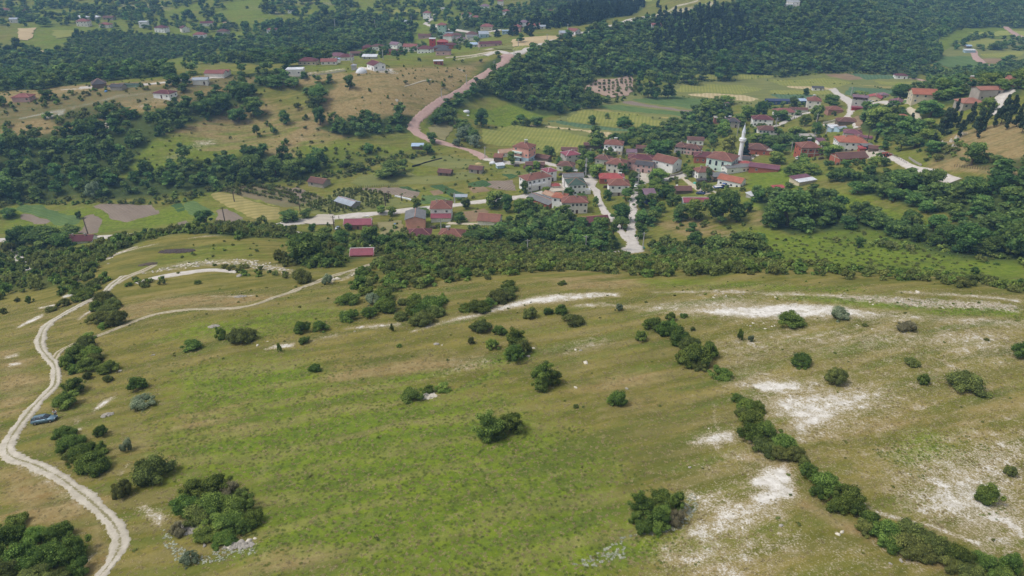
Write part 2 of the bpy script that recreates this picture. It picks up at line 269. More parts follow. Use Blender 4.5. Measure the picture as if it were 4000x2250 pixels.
WOODS = [  # kind, outline, spacing, (w range), height factor, thinning noise 0..1
 ('tree', '0 350,60 345,100 335,150 325,250 300,330 285,430 275,480 250,520 235,600 220,640 222,640 250,600 268,540 300,450 330,400 350,345 400,340 425,300 445,250 485,200 492,0 512,-60 512,-60 350', 6.5, (5, 10.5), .8, .3),
 ('tree', '400 420,470 405,560 398,610 388,640 372,690 390,800 405,812 428,740 448,610 460,540 478,420 490,250 500,200 492,300 450', 6.5, (5, 10), .8, .25), ('scrub', '0 500,200 492,420 490,560 470,800 440,940 420,1000 425,900 440,640 478,520 490,400 507,200 510,30 515,0 530', 4.5, (3, 5), .5, .35),
 ('tree', '790 322,860 300,930 305,1000 285,1045 290,1032 318,1035 335,980 335,930 345,850 340', 6, (6, 9), .8, .1), ('tree', '1060 272,1090 255,1128 235,1160 215,1190 195,1225 165,1255 140,1265 150,1250 170,1220 195,1185 215,1150 240,1110 262,1080 285,1065 295', 5.5, (5, 8), .8, .05),
 ('tree', '1105 355,1120 330,1140 310,1110 290,1085 310,1070 320,1072 300,1100 270,1140 250,1170 225,1220 190,1250 165,1280 150,1300 150,1400 112,1450 98,1560 68,1620 55,1680 50,1740 30,1800 22,1850 12,1880 -40,2700 -40,2700 60,2500 68,2430 70,2400 78,2350 100,2365 120,2362 138,2350 160,2300 172,2240 182,2050 184,1950 194,1820 203,1740 205,1690 212,1600 186,1553 195,1500 196,1465 226,1500 243,1490 258,1430 275,1400 288,1370 292,1300 268,1240 240,1200 250,1160 270,1140 285', 6.6, (6, 11), .8, .06),
 ('pine', '1640 70,1700 45,1850 35,1900 110,1760 150,1640 130', 7, (6, 8), 1.7, .2), ('pine', '1450 20,1600 -10,1620 20,1500 60,1390 70', 7, (6, 8), 1.7, .2), ('pine', '1230 95,1330 60,1470 40,1400 80,1300 100', 9, (6, 8), 1.2, .5),
 ('tree', '1670 320,1700 300,1740 285,1790 262,1840 268,1850 300,1800 310,1800 345,1740 355,1700 360,1640 352,1560 352,1600 335', 6, (6, 9), .75, .1), ('tree', '1440 362,1520 345,1600 350,1660 352,1560 372,1470 385', 6, (5, 8), .75, .2),
 ('tree', '1310 540,1340 520,1380 530,1430 545,1480 570,1530 580,1560 600,1575 622,1540 632,1480 635,1400 620,1330 602,1240 606,1180 615,1170 600,1250 590', 5.5, (5, 8), .75, .12), ('tree', '1600 500,1640 520,1660 540,1650 560,1620 600,1612 632,1600 600,1602 540', 5.5, (4, 7), .75, .2),
 ('scrub', '1615 632,1660 600,1750 610,1900 610,1960 640,1960 662,1850 655,1700 650', 4.5, (4, 6), .6, .1),
 ('tree', '1900 500,1960 480,2060 495,2100 520,2200 540,2330 570,2400 560,2450 540,2576 520,2620 530,2620 655,2480 650,2390 640,2300 605,2200 575,2100 580,1990 590,1930 570', 7, (6, 10), .7, .1), ('tree', '2120 440,2200 430,2300 430,2400 450,2500 450,2620 440,2620 540,2450 545,2330 535,2230 500,2140 480', 7, (6, 10), .7, .15),
 ('scrub', '2000 590,2200 575,2350 610,2450 640,2620 660,2620 680,2300 640,2100 610', 5, (3, 5), .45, .4), ('scrub', '1690 560,1900 560,1930 600,1800 610,1700 590', 7, (2, 4), .5, .6),
 ('tree', '1860 330,1950 330,2050 345,2060 370,1990 380,1900 370', 8, (5, 8), .75, .2), ('tree', '2150 290,2260 270,2330 290,2300 330,2220 350,2160 330', 7, (5, 8), .75, .15), ('tree', '2330 190,2400 190,2576 160,2620 200,2576 240,2450 250,2380 270,2330 260,2300 230', 8, (6, 9), .75, .2),
 ('tree', '2300 175,2400 170,2576 150,2620 170,2576 190,2400 200,2340 195', 8, (6, 9), .7, .15), ('tree', '2380 110,2460 90,2576 100,2620 130,2500 128,2400 130', 9, (6, 10), .7, .4), ('tree', '2440 400,2560 395,2620 380,2620 440,2500 432,2430 420', 7, (4, 8), .6, .3),
 ('scrub', '2290 370,2420 360,2440 400,2330 410', 5, (3, 5), .55, .3), ('tree', '2200 180,2330 165,2310 200,2260 200', 8, (5, 8), .6, .2),
 # left valley and far slopes
 ('tree', '-60 130,60 125,170 135,260 150,330 165,440 190,560 190,700 175,760 160,800 150,840 155,700 184,560 188,430 192,330 198,250 205,100 225,-60 235', 7.5, (7, 12), .75, .02), ('tree', '170 92,260 78,380 85,500 92,560 105,540 130,420 150,330 160,250 148,170 130', 6, (5, 6), .6, .0),
 ('tree', '-60 -40,400 -45,640 -45,900 -45,1290 -45,1290 40,1190 60,1060 60,1000 90,900 120,860 140,760 155,600 160,440 150,560 115,500 88,300 75,120 65,40 80,-60 110', 10.5, (5, 13), .75, .46), ('tree', '560 110,700 60,900 40,1050 70,1040 115,950 118,880 130,800 148,720 160,640 165,540 150', 9.5, (6, 12), .78, .25),
 ('tree', '1060 95,1120 60,1290 20,1450 -45,1700 -45,1800 -20,1700 0,1560 8,1500 50,1400 70,1280 70,1180 95,1110 100', 11, (7, 11), .75, .25), ('tree', '900 135,1000 115,1100 110,1200 105,1240 112,1200 122,1100 130,1000 142,900 152', 12, (6, 9), .75, .3),
 ('scrub', '240 226,420 210,520 195,700 170,760 168,700 190,520 230,420 250,300 262,100 300,0 330,-40 320,-40 270,150 240', 8, (3, 5), .7, .35), ('scrub', '100 300,200 262,300 250,330 280,250 300,150 322', 5, (3, 6), .7, .25), ('scrub', '860 200,1000 175,1150 165,1190 180,1100 230,1000 260,850 300', 17, (2.5, 4.5), .9, .5),
 ('scrub', '640 300,760 250,820 260,900 340,820 370,600 390,450 370', 16, (3, 6), .7, .5), ('scrub', '780 385,860 368,930 380,1060 375,1170 395,1100 400,960 410,880 430,800 430', 6, (3, 5), .55, .4), ('scrub', '960 150,1150 170,1230 170,1250 150,1180 150', 10, (3, 5), .7, .4),
 ('tree', '650 190,760 185,790 195,700 215,640 230,600 225', 8, (5, 8), .75, .3), ('tree', '820 200,860 215,800 250,780 270,760 230', 9, (5, 8), .75, .3), ('scrub', '1190 340,1250 320,1300 310,1400 300,1470 285,1480 300,1400 312,1300 318,1220 345', 7, (3, 5), .6, .35),
 ('scrub', '1290 318,1380 322,1540 345,1500 350,1400 335', 14, (2, 3.5), .8, .4), ('scrub', '1440 270,1600 200,1690 215,1700 235,1600 250,1500 270', 8, (3, 5), .6, .3), ('tree', '1390 290,1470 262,1500 250,1540 255,1450 285', 7, (4, 7), .7, .1),
 ('tree', '1290 400,1400 370,1560 345,1800 350,1830 300,1950 300,2100 330,2240 340,2250 410,2050 430,1960 440,1900 500,1700 560,1640 500,1600 520,1560 540,1500 520,1480 560,1400 540,1300 500,1340 430', 8, (4, 6.5), .8, .64), ('tree', '1900 250,2150 240,2350 240,2330 330,2200 330,2050 330,1930 310', 8, (4, 6), .8, .6),
 ('scrub', '1300 410,1560 350,1950 310,2250 350,2230 420,1950 440,1880 500,1640 520,1480 560,1300 500', 6, (2, 3.6), .7, .45), ('scrub', '700 560,1000 545,1250 520,1330 500,1330 560,1240 600,1000 600,800 600', 5.5, (2, 4), .7, .5),
 ('scrub', '-40 215,300 190,640 185,860 175,1190 165,1200 200,1060 290,1000 330,900 400,640 440,400 480,0 500', 6.5, (.8, 2.4), .7, .5), ('scrub', '1950 590,2200 575,2400 600,2620 650,2620 715,2400 700,2100 670,1950 655', 3.0, (.8, 2.0), .4, .55), ('scrub', '850 380,1130 370,1280 420,1260 520,900 520,640 480', 6, (.8, 2.2), .6, .55),
 ('scrub', '1200 300,1330 262,1480 270,1700 330,1500 400,1230 400', 9, (.8, 2), .6, .6), ('scrub', '0 640,300 600,760 570,1000 600,1000 680,600 670,200 740,0 760', 6, (.8, 1.8), .6, .55), ('scrub', '500 720,1600 690,2620 730,2620 780,1700 760,600 800', 5, (.4, .9), .5, .6),
 # left brow
 ('scrub', '-40 640,60 625,170 615,250 622,330 598,480 575,620 560,740 575,740 602,600 600,500 588,420 592,330 622,270 645,240 690,180 720,60 735,-40 745', 3.6, (2.5, 5), .65, .25), ('scrub', '130 735,220 700,270 700,280 720,220 740,170 755', 3.5, (2.5, 4), .65, .25),
 ('scrub', '770 600,1000 590,1010 640,930 650,880 675,740 680,700 660,740 620', 4.5, (3, 5), .7, .25), ('scrub', '420 590,560 570,700 580,640 596,480 588', 4, (3, 4.5), .6, .3), ('scrub', '960 610,1100 590,1330 590,1330 608,1200 612,1050 632,980 640', 4.5, (3.5, 5.5), .65, .1),
]
def mask(x, y, L):
    out = np.zeros(x.shape)
    for k, s, st, fe in L:
        poly = pw(s) if k == 'p' else stroke2poly(s)
        bx0, by0 = poly.min(0) - fe * 3; bx1, by1 = poly.max(0) + fe * 3
        m = (x > bx0) & (x < bx1) & (y > by0) & (y < by1)
        if not m.any(): continue
        xx = x[m]; yy = y[m]; ins = inpoly(xx, yy, poly); d = segdist(xx, yy, poly, True); sd = np.where(ins, d, -d)
        v = np.clip(.5 + sd / (2 * fe), 0, 1); v = v * v * (3 - 2 * v) * st
        out[m] = 1 - (1 - out[m]) * (1 - v) if st < .5 else np.maximum(out[m], v)
    return out
# polar sheet round the drone: fine where the photograph looks, coarse elsewhere, out to the horizon
az = np.r_[np.linspace(-180, -60, 16)[:-1], np.linspace(-60, 60, 760), np.linspace(60, 180, 16)[1:-1]]
rr = np.r_[[0.5, 6, 14, 24], np.geomspace(34, 1500, 800), np.geomspace(1560, 9000, 26)]
A, RR = np.meshgrid(np.radians(az), rr); gxv = (RR * np.sin(A)).ravel(); gyv = (RR * np.cos(A)).ravel()
gz = Hraw(gxv, gyv)
ncol = len(az); nrow = len(rr); I, J = np.meshgrid(np.arange(nrow - 1), np.arange(ncol), indexing='ij')
J2 = (J + 1) % ncol; gf = np.stack([I * ncol + J, I * ncol + J2, (I + 1) * ncol + J2, (I + 1) * ncol + J], -1).reshape(-1, 4)
near = (RR.ravel() < 1550)
mk = [mask(gxv, gyv, [(k, q, st * (.95 if st > .6 else 1.3), fe * 1.5) for k, q, st, fe in BARE]), mask(gxv, gyv, LUSH), mask(gxv, gyv, DRY), mask(gxv, gyv, RUB) * .82]
mk[1][:] = mk[1] * 1.25; mk[1] = np.maximum(mk[1], .36 * np.clip((RR.ravel() - 185) / 60, 0, 1) * (1 - mk[2]))
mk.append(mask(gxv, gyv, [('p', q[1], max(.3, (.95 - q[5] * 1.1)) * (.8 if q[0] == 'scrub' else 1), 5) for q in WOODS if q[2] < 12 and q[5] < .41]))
def ground_mat():
    t = NT('hillside_ground'); p = t.pos()
    bare = t.attr('bare'); lush = t.attr('lush'); dry = t.attr('dry'); rub = t.attr('rub')
    st = t.scalev(p, (.3, 1.5, 1), (0, 0, R(-19)))                  # vegetation grows in faint bands along the slope
    nA = t.noise(.045, 5, .6, p); nB = t.noise(.22, 5, .62, st); nC = t.noise(1.1, 4, .65, p); nD = t.noise(4.5, 4, .7, p); nS = t.noise(.12, 3, .5, st)
    nE = t.noise(.6, 5, .72, t.scalev(p, (1, 1, 1), (0, 0, 1)))
    olive = t.mix(t.ramp(nB, .34, .68), srgb(102, 102, 42), srgb(140, 128, 68))
    olive = t.mix(t.math('MULTIPLY', t.ramp(nC, .45, .75), .45), olive, srgb(118, 114, 64))
    lushc = t.mix(t.ramp(nE, .3, .7), srgb(86, 108, 30), srgb(124, 138, 44))
    dryc = t.mix(t.ramp(nE, .3, .72), srgb(134, 112, 70), srgb(162, 144, 102))
    k = t.math('ADD', lush, t.math('MULTIPLY', t.math('SUBTRACT', nA, .5), 1.0)); k = t.math('ADD', k, t.math('MULTIPLY', t.math('SUBTRACT', nE, .5), .9))
    col = t.mix(t.ramp(k, .12, .75), olive, lushc)
    k = t.math('ADD', dry, t.math('MULTIPLY', t.math('SUBTRACT', nB, .5), 1.3)); k = t.math('SUBTRACT', k, t.math('MULTIPLY', t.ramp(nS, .5, .8), .3))
    col = t.mix(t.ramp(k, .12, .7), col, dryc)
    nM = t.noise(.13, 7, .72, st); nN = t.noise(.35, 6, .75, p)
    col = t.mix(t.math('MULTIPLY', t.ramp(nM, .5, .36), .55), col, srgb(82, 92, 44)); col = t.mix(t.math('MULTIPLY', t.ramp(nN, .54, .66), .4), col, srgb(150, 138, 96)); col = t.mix(t.math('MULTIPLY', t.ramp(nN, .46, .36), .4), col, srgb(84, 90, 44))
    wv = t.n('ShaderNodeTexWave', bands_direction='Y'); wv.inputs['Scale'].default_value = .045; wv.inputs['Distortion'].default_value = 14; wv.inputs['Detail'].default_value = 4; wv.inputs['Detail Scale'].default_value = .35; wv.inputs['Detail Roughness'].default_value = .65; t.l(t.scalev(p, (.45, 1, 1), (0, 0, R(-17))), wv.inputs['Vector'])
    gate = t.math('MULTIPLY', t.attr('mown'), t.ramp(t.noise(.04, 3, .6, p), .38, .6)); g1 = t.math('MULTIPLY', gate, .34)
    col = t.mix(t.math('MULTIPLY', t.ramp(wv.outputs['Fac'], .55, .95), g1), col, srgb(92, 112, 46)); col = t.mix(t.math('MULTIPLY', t.ramp(wv.outputs['Fac'], .4, .05), g1), col, srgb(154, 138, 96))
    # tufts and blades: fine light and dark flecks
    col = t.mix(t.math('MULTIPLY', t.ramp(nD, .55, .72), .4), col, srgb(162, 152, 108))
    col = t.mix(t.math('MULTIPLY', t.ramp(nD, .45, .28), .4), col, srgb(78, 84, 38))
    col = t.mix(t.math('MULTIPLY', t.ramp(nC, .42, .25), .3), col, srgb(84, 88, 40))
    chalk = t.mix(t.ramp(nC, .3, .75), srgb(200, 194, 184), srgb(232, 228, 220))
    stony = t.mix(t.ramp(nD, .42, .62), srgb(150, 136, 116), srgb(205, 196, 178))
    kr = t.math('ADD', rub, t.math('MULTIPLY', t.math('SUBTRACT', nE, .5), 1.4)); kr = t.math('ADD', kr, t.math('MULTIPLY', t.math('SUBTRACT', nD, .5), .9))
    col = t.mix(t.ramp(kr, .42, .8), col, stony)
    kb = t.math('ADD', bare, t.math('MULTIPLY', t.math('SUBTRACT', nE, .5), 1.5)); kb = t.math('ADD', kb, t.math('MULTIPLY', t.math('SUBTRACT', nD, .5), 1.1))
    kb = t.math('ADD', kb, t.math('MULTIPLY', t.math('SUBTRACT', nB, .5), .8))
    col = t.mix(t.math('MULTIPLY', t.ramp(kb, .3, .62), .55), col, srgb(166, 150, 122))
    k2 = t.math('ADD', bare, t.math('MULTIPLY', t.math('SUBTRACT', nD, .5), 3.2)); k2 = t.math('ADD', k2, t.math('MULTIPLY', t.math('SUBTRACT', nC, .5), .8))
    col = t.mix(t.math('MULTIPLY', t.ramp(k2, .5, .95), .7), col, srgb(190, 180, 158))
    col = t.mix(t.ramp(kb, .55, .98), col, chalk)
    # dark cushions of herbs dotting the bare chalk
    v = t.n('ShaderNodeTexVoronoi'); v.inputs['Scale'].default_value = 1.15; t.l(p, v.inputs['Vector'])
    dots = t.ramp(v.outputs['Distance'], .26, .12); dots = t.math('MULTIPLY', dots, t.ramp(t.noise(.3, 2, .5, p), .45, .6)); dots = t.math('MULTIPLY', dots, t.ramp(bare, .3, .6))
    col = t.mix(t.math('MULTIPLY', dots, .75), col, srgb(112, 104, 76))
    b = t.math('ADD', t.math('MULTIPLY', nD, .6), t.math('MULTIPLY', nC, 1.0))
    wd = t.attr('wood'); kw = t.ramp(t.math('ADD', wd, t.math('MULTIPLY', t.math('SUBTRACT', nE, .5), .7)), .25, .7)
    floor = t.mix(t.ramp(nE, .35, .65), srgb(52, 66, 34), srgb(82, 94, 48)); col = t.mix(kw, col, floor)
    return t.surf(col, .95, b, .5, .25, .05)
GM = ground_mat()
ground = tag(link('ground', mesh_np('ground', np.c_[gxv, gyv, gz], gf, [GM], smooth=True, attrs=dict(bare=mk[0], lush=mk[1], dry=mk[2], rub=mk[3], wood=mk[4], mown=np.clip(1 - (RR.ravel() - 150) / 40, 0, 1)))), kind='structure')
def Hn(x, y): return H(x, y)

# ------------------------------------------------------------------ roads and tracks: ribbons laid on the land
def catmull(p, step):
    p = np.asarray(p, float); q = np.r_[[2 * p[0] - p[1]], p, [2 * p[-1] - p[-2]]]; out = []
    for i in range(1, len(q) - 2):
        L = np.linalg.norm(q[i + 1][:2] - q[i][:2]); n = max(2, int(L / step)); t = np.linspace(0, 1, n, endpoint=False)[:, None]
        out.append(.5 * (2 * q[i] + (q[i + 1] - q[i - 1]) * t + (2 * q[i - 1] - 5 * q[i] + 4 * q[i + 1] - q[i + 2]) * t ** 2 + (3 * q[i] - q[i - 1] - 3 * q[i + 1] + q[i + 2]) * t ** 3))
    return np.r_[np.concatenate(out), [p[-1]]]
def road_mat(name, c1, c2, cg, strip=0.0, rutty=0.0):
    t = NT(name); p = t.pos(); u = t.math('ABSOLUTE', t.attr('across'))
    n1 = t.noise(.5, 5, .65, p); n2 = t.noise(3.5, 4, .7, p)
    col = t.mix(t.ramp(n1, .3, .7), srgb(*c1), srgb(*c2))
    col = t.mix(t.math('MULTIPLY', t.ramp(n2, .55, .7), .35), col, srgb(*(max(0, a - 45) for a in c1)))
    k = t.math('ADD', u, t.math('MULTIPLY', t.math('SUBTRACT', n1, .5), .9)); k = t.math('ADD', k, t.math('MULTIPLY', t.math('SUBTRACT', n2, .5), .9))
    col = t.mix(t.math('MULTIPLY', t.ramp(k, .72, 1.1), .92), col, srgb(*cg))
    if strip:
        k = t.math('ADD', t.math('SUBTRACT', strip, u), t.math('MULTIPLY', t.math('SUBTRACT', n2, .5), 1.1)); k = t.math('ADD', k, t.math('MULTIPLY', t.math('SUBTRACT', t.noise(.12, 4, .6, p), .5), .8))
        col = t.mix(t.math('MULTIPLY', t.ramp(k, -.02, .16), .92), col, srgb(*cg))
    return t.surf(col, .95, n2, .5, .06, .05)
M_track = road_mat('chalk_track', (172, 164, 147), (198, 190, 175), (128, 122, 84), .18)
M_track2 = road_mat('dirt_track', (168, 156, 132), (190, 180, 158), (122, 116, 70), .22)
M_white = road_mat('crushed_stone_road', (186, 178, 168), (206, 199, 190), (150, 140, 112))
M_pink = road_mat('pinkish_gravel_road', (172, 142, 132), (186, 158, 148), (140, 128, 100))
M_path = road_mat('foot_path', (182, 170, 146), (196, 186, 164), (130, 122, 80))
def ribbon(name, s, m, wd=None, lift=None, label=None, jit=.08):
    """s: 'x y width_m,...'"""
    a = np.array([[float(q) for q in t.split()] for t in s.split(',')]); xy = P(a[:, 0], a[:, 1])[:, :2]; r0 = np.hypot(*xy.mean(0)); step = .35 if r0 < 170 else 1.5
    c = catmull(np.c_[xy, a[:, 2]], step); t = np.gradient(c[:, :2], axis=0); t /= np.linalg.norm(t, axis=1, keepdims=True) + 1e-9; n = np.stack([-t[:, 1], t[:, 0]], 1)
    k = 9; us = np.linspace(-1, 1, k); rs = np.random.default_rng(len(s)); V = []; U = []
    wob = np.convolve(rs.normal(0, 1, len(c) + 6), np.ones(7) / 7, 'valid'); wob2 = rs.normal(0, 1, (2, len(c)))
    for i, u in enumerate(us):
        off = u * c[:, 2] / 2 * (1 + .3 * wob)
        if i in (0, k - 1): off = off * (1 + jit * 2 * wob2[int(i > 0)])
        x = c[:, 0] + n[:, 0] * off; y = c[:, 1] + n[:, 1] * off
        lf = (.05 + .0006 * np.hypot(x, y)) if lift is None else lift
        z = H(x, y) + lf * (1 if 0 < i < k - 1 else -.6); V.append(np.c_[x, y, z]); U.append(np.full(len(x), u))
    V = np.stack(V, 1).reshape(-1, 3); U = np.stack(U, 1).ravel(); i, j = np.meshgrid(np.arange(len(c) - 1), np.arange(k - 1), indexing='ij')
    f = np.stack([i * k + j, i * k + j + 1, (i + 1) * k + j + 1, (i + 1) * k + j], -1).reshape(-1, 4)
    o = link(name, mesh_np(name, V, f, [m], smooth=True, attrs=dict(across=U))); tag(o, label, kind='structure'); return o
ribbon('dirt_road', '312 694 2.3,285 714 2.3,258 740 2.3,235 751 2.3,200 769 2.3,155 794 2.3,121 816 2.3,104 844 2.3,103 874 2,122 900 1.9,138 920 2,140 961 2.3,122 986 2.3,95 1013 2.3,68 1044 2.3,46 1074 2.3,28 1101 2.3,17 1131 2.3,38 1153 2.3,88 1170 2.2,150 1201 2.1,210 1246 2,262 1292 2,294 1330 2,303 1366 1.9,286 1406 1.9,252 1449 1.9,215 1495 1.9', M_track, label='white chalk double track winding down the left side of the hill')
ribbon('dirt_track', '134 908 1.7,150 885 1.6,175 871 1.5,206 858 1.5,240 847 1.5,290 828 1.5,350 804 1.5,400 789 1.5,475 779 1.5,550 777 1.5,630 769 1.5,694 747 1.6,732 735 1.6,757 724 1.6,794 711 1.7,819 700 1.9,857 688 2,890 679 2.2,944 662 2.3', M_track2, label='narrow two-rut track crossing the slope towards the houses')
ribbon('dirt_road', '285 716 3,320 697 3.4,362 680 3,388 667 2', M_track2)
ribbon('dirt_road', '342 713 2.5,412 695 3.6,475 685 3.6,540 679 3,600 684 2', M_white)
ribbon('village_road', '700 566 6,745 558 8,800 552 8,870 544 7,960 536 6,1040 527 6,1100 520 5.5,1165 513 5.5,1220 506 5.5,1290 498 5.5,1340 490 5.5,1375 482 6,1408 474 6.5,1440 463 6,1471 454 8,1493 442 9,1515 434 6', M_white, label='pale gravel road through the lower village')
ribbon('village_road', '1490 455 7,1488 468 4,1501 482 3.4,1506 502 3.2,1521 532 3.2,1539 550 3.2,1560 580 3.2,1582 606 3.4', M_white, label='pale lane between the gardens left of the straight lane')
ribbon('village_road', '1618 440 10,1608 467 5,1600 484 4,1593 517 3.6,1592 550 3.8,1587 582 4.2,1590 602 5.5,1594 622 8,1575 634 9,1540 636 4.5,1500 640 4', M_white, label='straight pale lane running up from the fork into the village')
ribbon('village_road', '1600 452 5,1625 456 9,1650 452 6,1684 450 5,1706 444 7,1722 438 5', M_white, label='pale village lane past the white barn')
ribbon('village_road', '1718 446 3.5,1743 466 3.2,1765 479 3.2,1782 489 3', M_path, label='worn yellowish farm track curving below the mosque')
ribbon('village_road', '1782 480 2.6,1800 468 2.4,1825 458 2', M_path)
ribbon('village_road', '1219 399 5,1290 410 5,1345 402 4,1382 412 4.5,1412 419 4,1440 425 4,1470 434 5', M_white)
ribbon('village_road', '1860 408 8,1876 398 8,1892 392 6,1920 380 4', M_white)
ribbon('village_road', '2090 222 8,2104 234 7,2122 246 7,2140 262 5,2138 285 4,2130 296 4,2152 305 4,2156 322 4', M_white)
ribbon('village_road', '2160 268 5,2182 265 6,2220 256 6,2282 254 6,2332 249 5', M_white)
ribbon('village_road', '1935 320 4,1952 317 4,1994 297 4.5,2016 288 4,2050 280 3.5', M_white)
ribbon('village_road', '2050 318 4,2080 313 4,2108 308 4', M_white)
ribbon('village_road', '2536 226 6,2528 236 6,2514 250 6,2507 275 5,2500 290 4', M_white)
ribbon('village_road', '2176 388 8,2200 390 9,2240 397 4,2284 417 4,2320 427 4.5,2357 438 5,2402 456 5', M_white)
ribbon('dirt_road', '1288 137 8,1274 142 9,1269 155 7,1248 168 6,1226 182 6,1189 207 6,1164 225 6,1131 242 6,1099 260 6,1074 280 6,1049 303 7,1040 322 7.5,1052 336 7.5,1076 348 7,1106 357 6,1130 364 6,1160 372 5,1185 379 6,1206 389 7,1222 400 7', M_pink, label='pinkish gravel road descending through the trees to the valley')
ribbon('dirt_road', '1220 140 5,1256 129 8,1288 136 9,1333 121 6,1388 101 6,1450 85 6,1500 76 6,1560 58 5,1620 42 5', M_white, label='pale road following the crest above the wooded hill')
ribbon('dirt_road', '1120 145 3,1180 140 3,1240 130 4', M_path)
ribbon('dirt_road', '1069 60 5,1106 70 6,1169 79 6,1210 82 5,1260 75 5', M_white)
ribbon('dirt_road', '1069 60 5,1090 45 5,1094 36 4', M_white)
ribbon('dirt_road', '1560 12 4,1600 20 4', M_white)
ribbon('dirt_road', '2448 128 8,2452 140 8,2462 152 8,2480 164 8,2490 172 6', M_pink, label='pinkish road crossing the far valley fields')
ribbon('dirt_road', '2530 68 8,2545 80 8,2566 92 8,2600 104 8', M_pink)
ribbon('dirt_road', '2290 197 5,2310 200 5,2325 204 4', M_pink)
ribbon('village_road', '-40 606 7,30 603 7,100 601 7,175 598 7.5,250 597 9,337 590 6,380 586 4', M_white, label='white road behind the long red-roofed cottage')
ribbon('village_road', '742 583 3.5,779 594 3.5,830 606 3.5,881 617 4,916 617 4,960 615 3', M_white)
ribbon('dirt_road', '1126 561 3,1180 563 3,1240 563 3', M_path)
ribbon('dirt_road', '200 221 4,235 219 4,345 214 3.5,410 208 3.5,480 200 4,560 194 4', M_white)
ribbon('footpath', '1017 218 .9,1035 213 .9,1060 205 .9,1085 200 .7', M_path)
ribbon('dirt_road', '30 612 3,60 668 3,70 680 2.5', M_white)
ribbon('village_road', '2282 272 4,2300 285 4,2310 305 4,2320 320 4', M_path)

# ------------------------------------------------------------------ fields
def crop_mat(name, c1, c2, rows=None, rowc=None, rot=0, tall=.15):
    t = NT(name); p = t.pos(); n1 = t.noise(.12, 4, .6, t.scalev(p, (.5, 2, 1), (0, 0, R(rot)))); n2 = t.noise(1.6, 4, .7, p)
    col = t.mix(t.ramp(t.math('ADD', t.math('MULTIPLY', n1, .6), t.math('MULTIPLY', n2, .4)), .35, .65), srgb(*c1), srgb(*c2)); b = n2
    if rows:
        wv = t.n('ShaderNodeTexWave'); wv.inputs['Scale'].default_value = 1 / rows / 3.14; wv.inputs['Distortion'].default_value = 1.2; wv.inputs['Detail'].default_value = 2; wv.inputs['Detail Scale'].default_value = .6
        t.l(t.scalev(p, (1, 1, 1), (0, 0, R(rot))), wv.inputs['Vector']); col = t.mix(t.math('MULTIPLY', t.ramp(wv.outputs['Fac'], .4, .8), .5), col, srgb(*rowc)); b = t.math('ADD', n2, wv.outputs['Fac'])
    return t.surf(col, .95, b, .7, .2, .05)
FM = dict(
 green=crop_mat('green_crop', (90, 112, 64), (110, 130, 76), 2.2, (72, 92, 50), 60), dkgreen=crop_mat('dark_leafy_crop', (52, 82, 44), (74, 102, 54), 1.6, (92, 104, 74), 35), blue=crop_mat('bluish_green_crop', (82, 106, 76), (100, 122, 88), 3, (74, 96, 64), 15),
 soil=crop_mat('ploughed_soil', (132, 118, 104), (150, 136, 120), 1.5, (118, 104, 90), 30), brown=crop_mat('brown_soil', (128, 108, 84), (148, 126, 98)), wheat=crop_mat('ripening_wheat', (146, 136, 84), (168, 154, 100), 4, (128, 124, 66), 70), ygreen=crop_mat('yellow_green_barley', (126, 132, 64), (152, 148, 80), 2.4, (118, 124, 60), 12),
 straw=crop_mat('straw_stubble', (178, 160, 120), (200, 184, 144), 3, (160, 144, 100), 14), meadow=crop_mat('hay_meadow', (108, 114, 62), (130, 130, 76)), hay=crop_mat('cut_hay', (128, 122, 84), (146, 138, 98)), pinksoil=crop_mat('pinkish_terrace_soil', (160, 136, 118), (180, 156, 138)), orchard=crop_mat('orchard_soil', (130, 116, 90), (112, 112, 74)),
 bright=crop_mat('bright_and_sunlit_grass', (132, 140, 66), (158, 160, 84)), yard=crop_mat('farmyard_gravel', (182, 172, 156), (198, 188, 172)), tan=crop_mat('dry_tan_field', (178, 156, 118), (192, 172, 134)))  # bright: grass colour that also holds the painted sunlight of the far-right plots
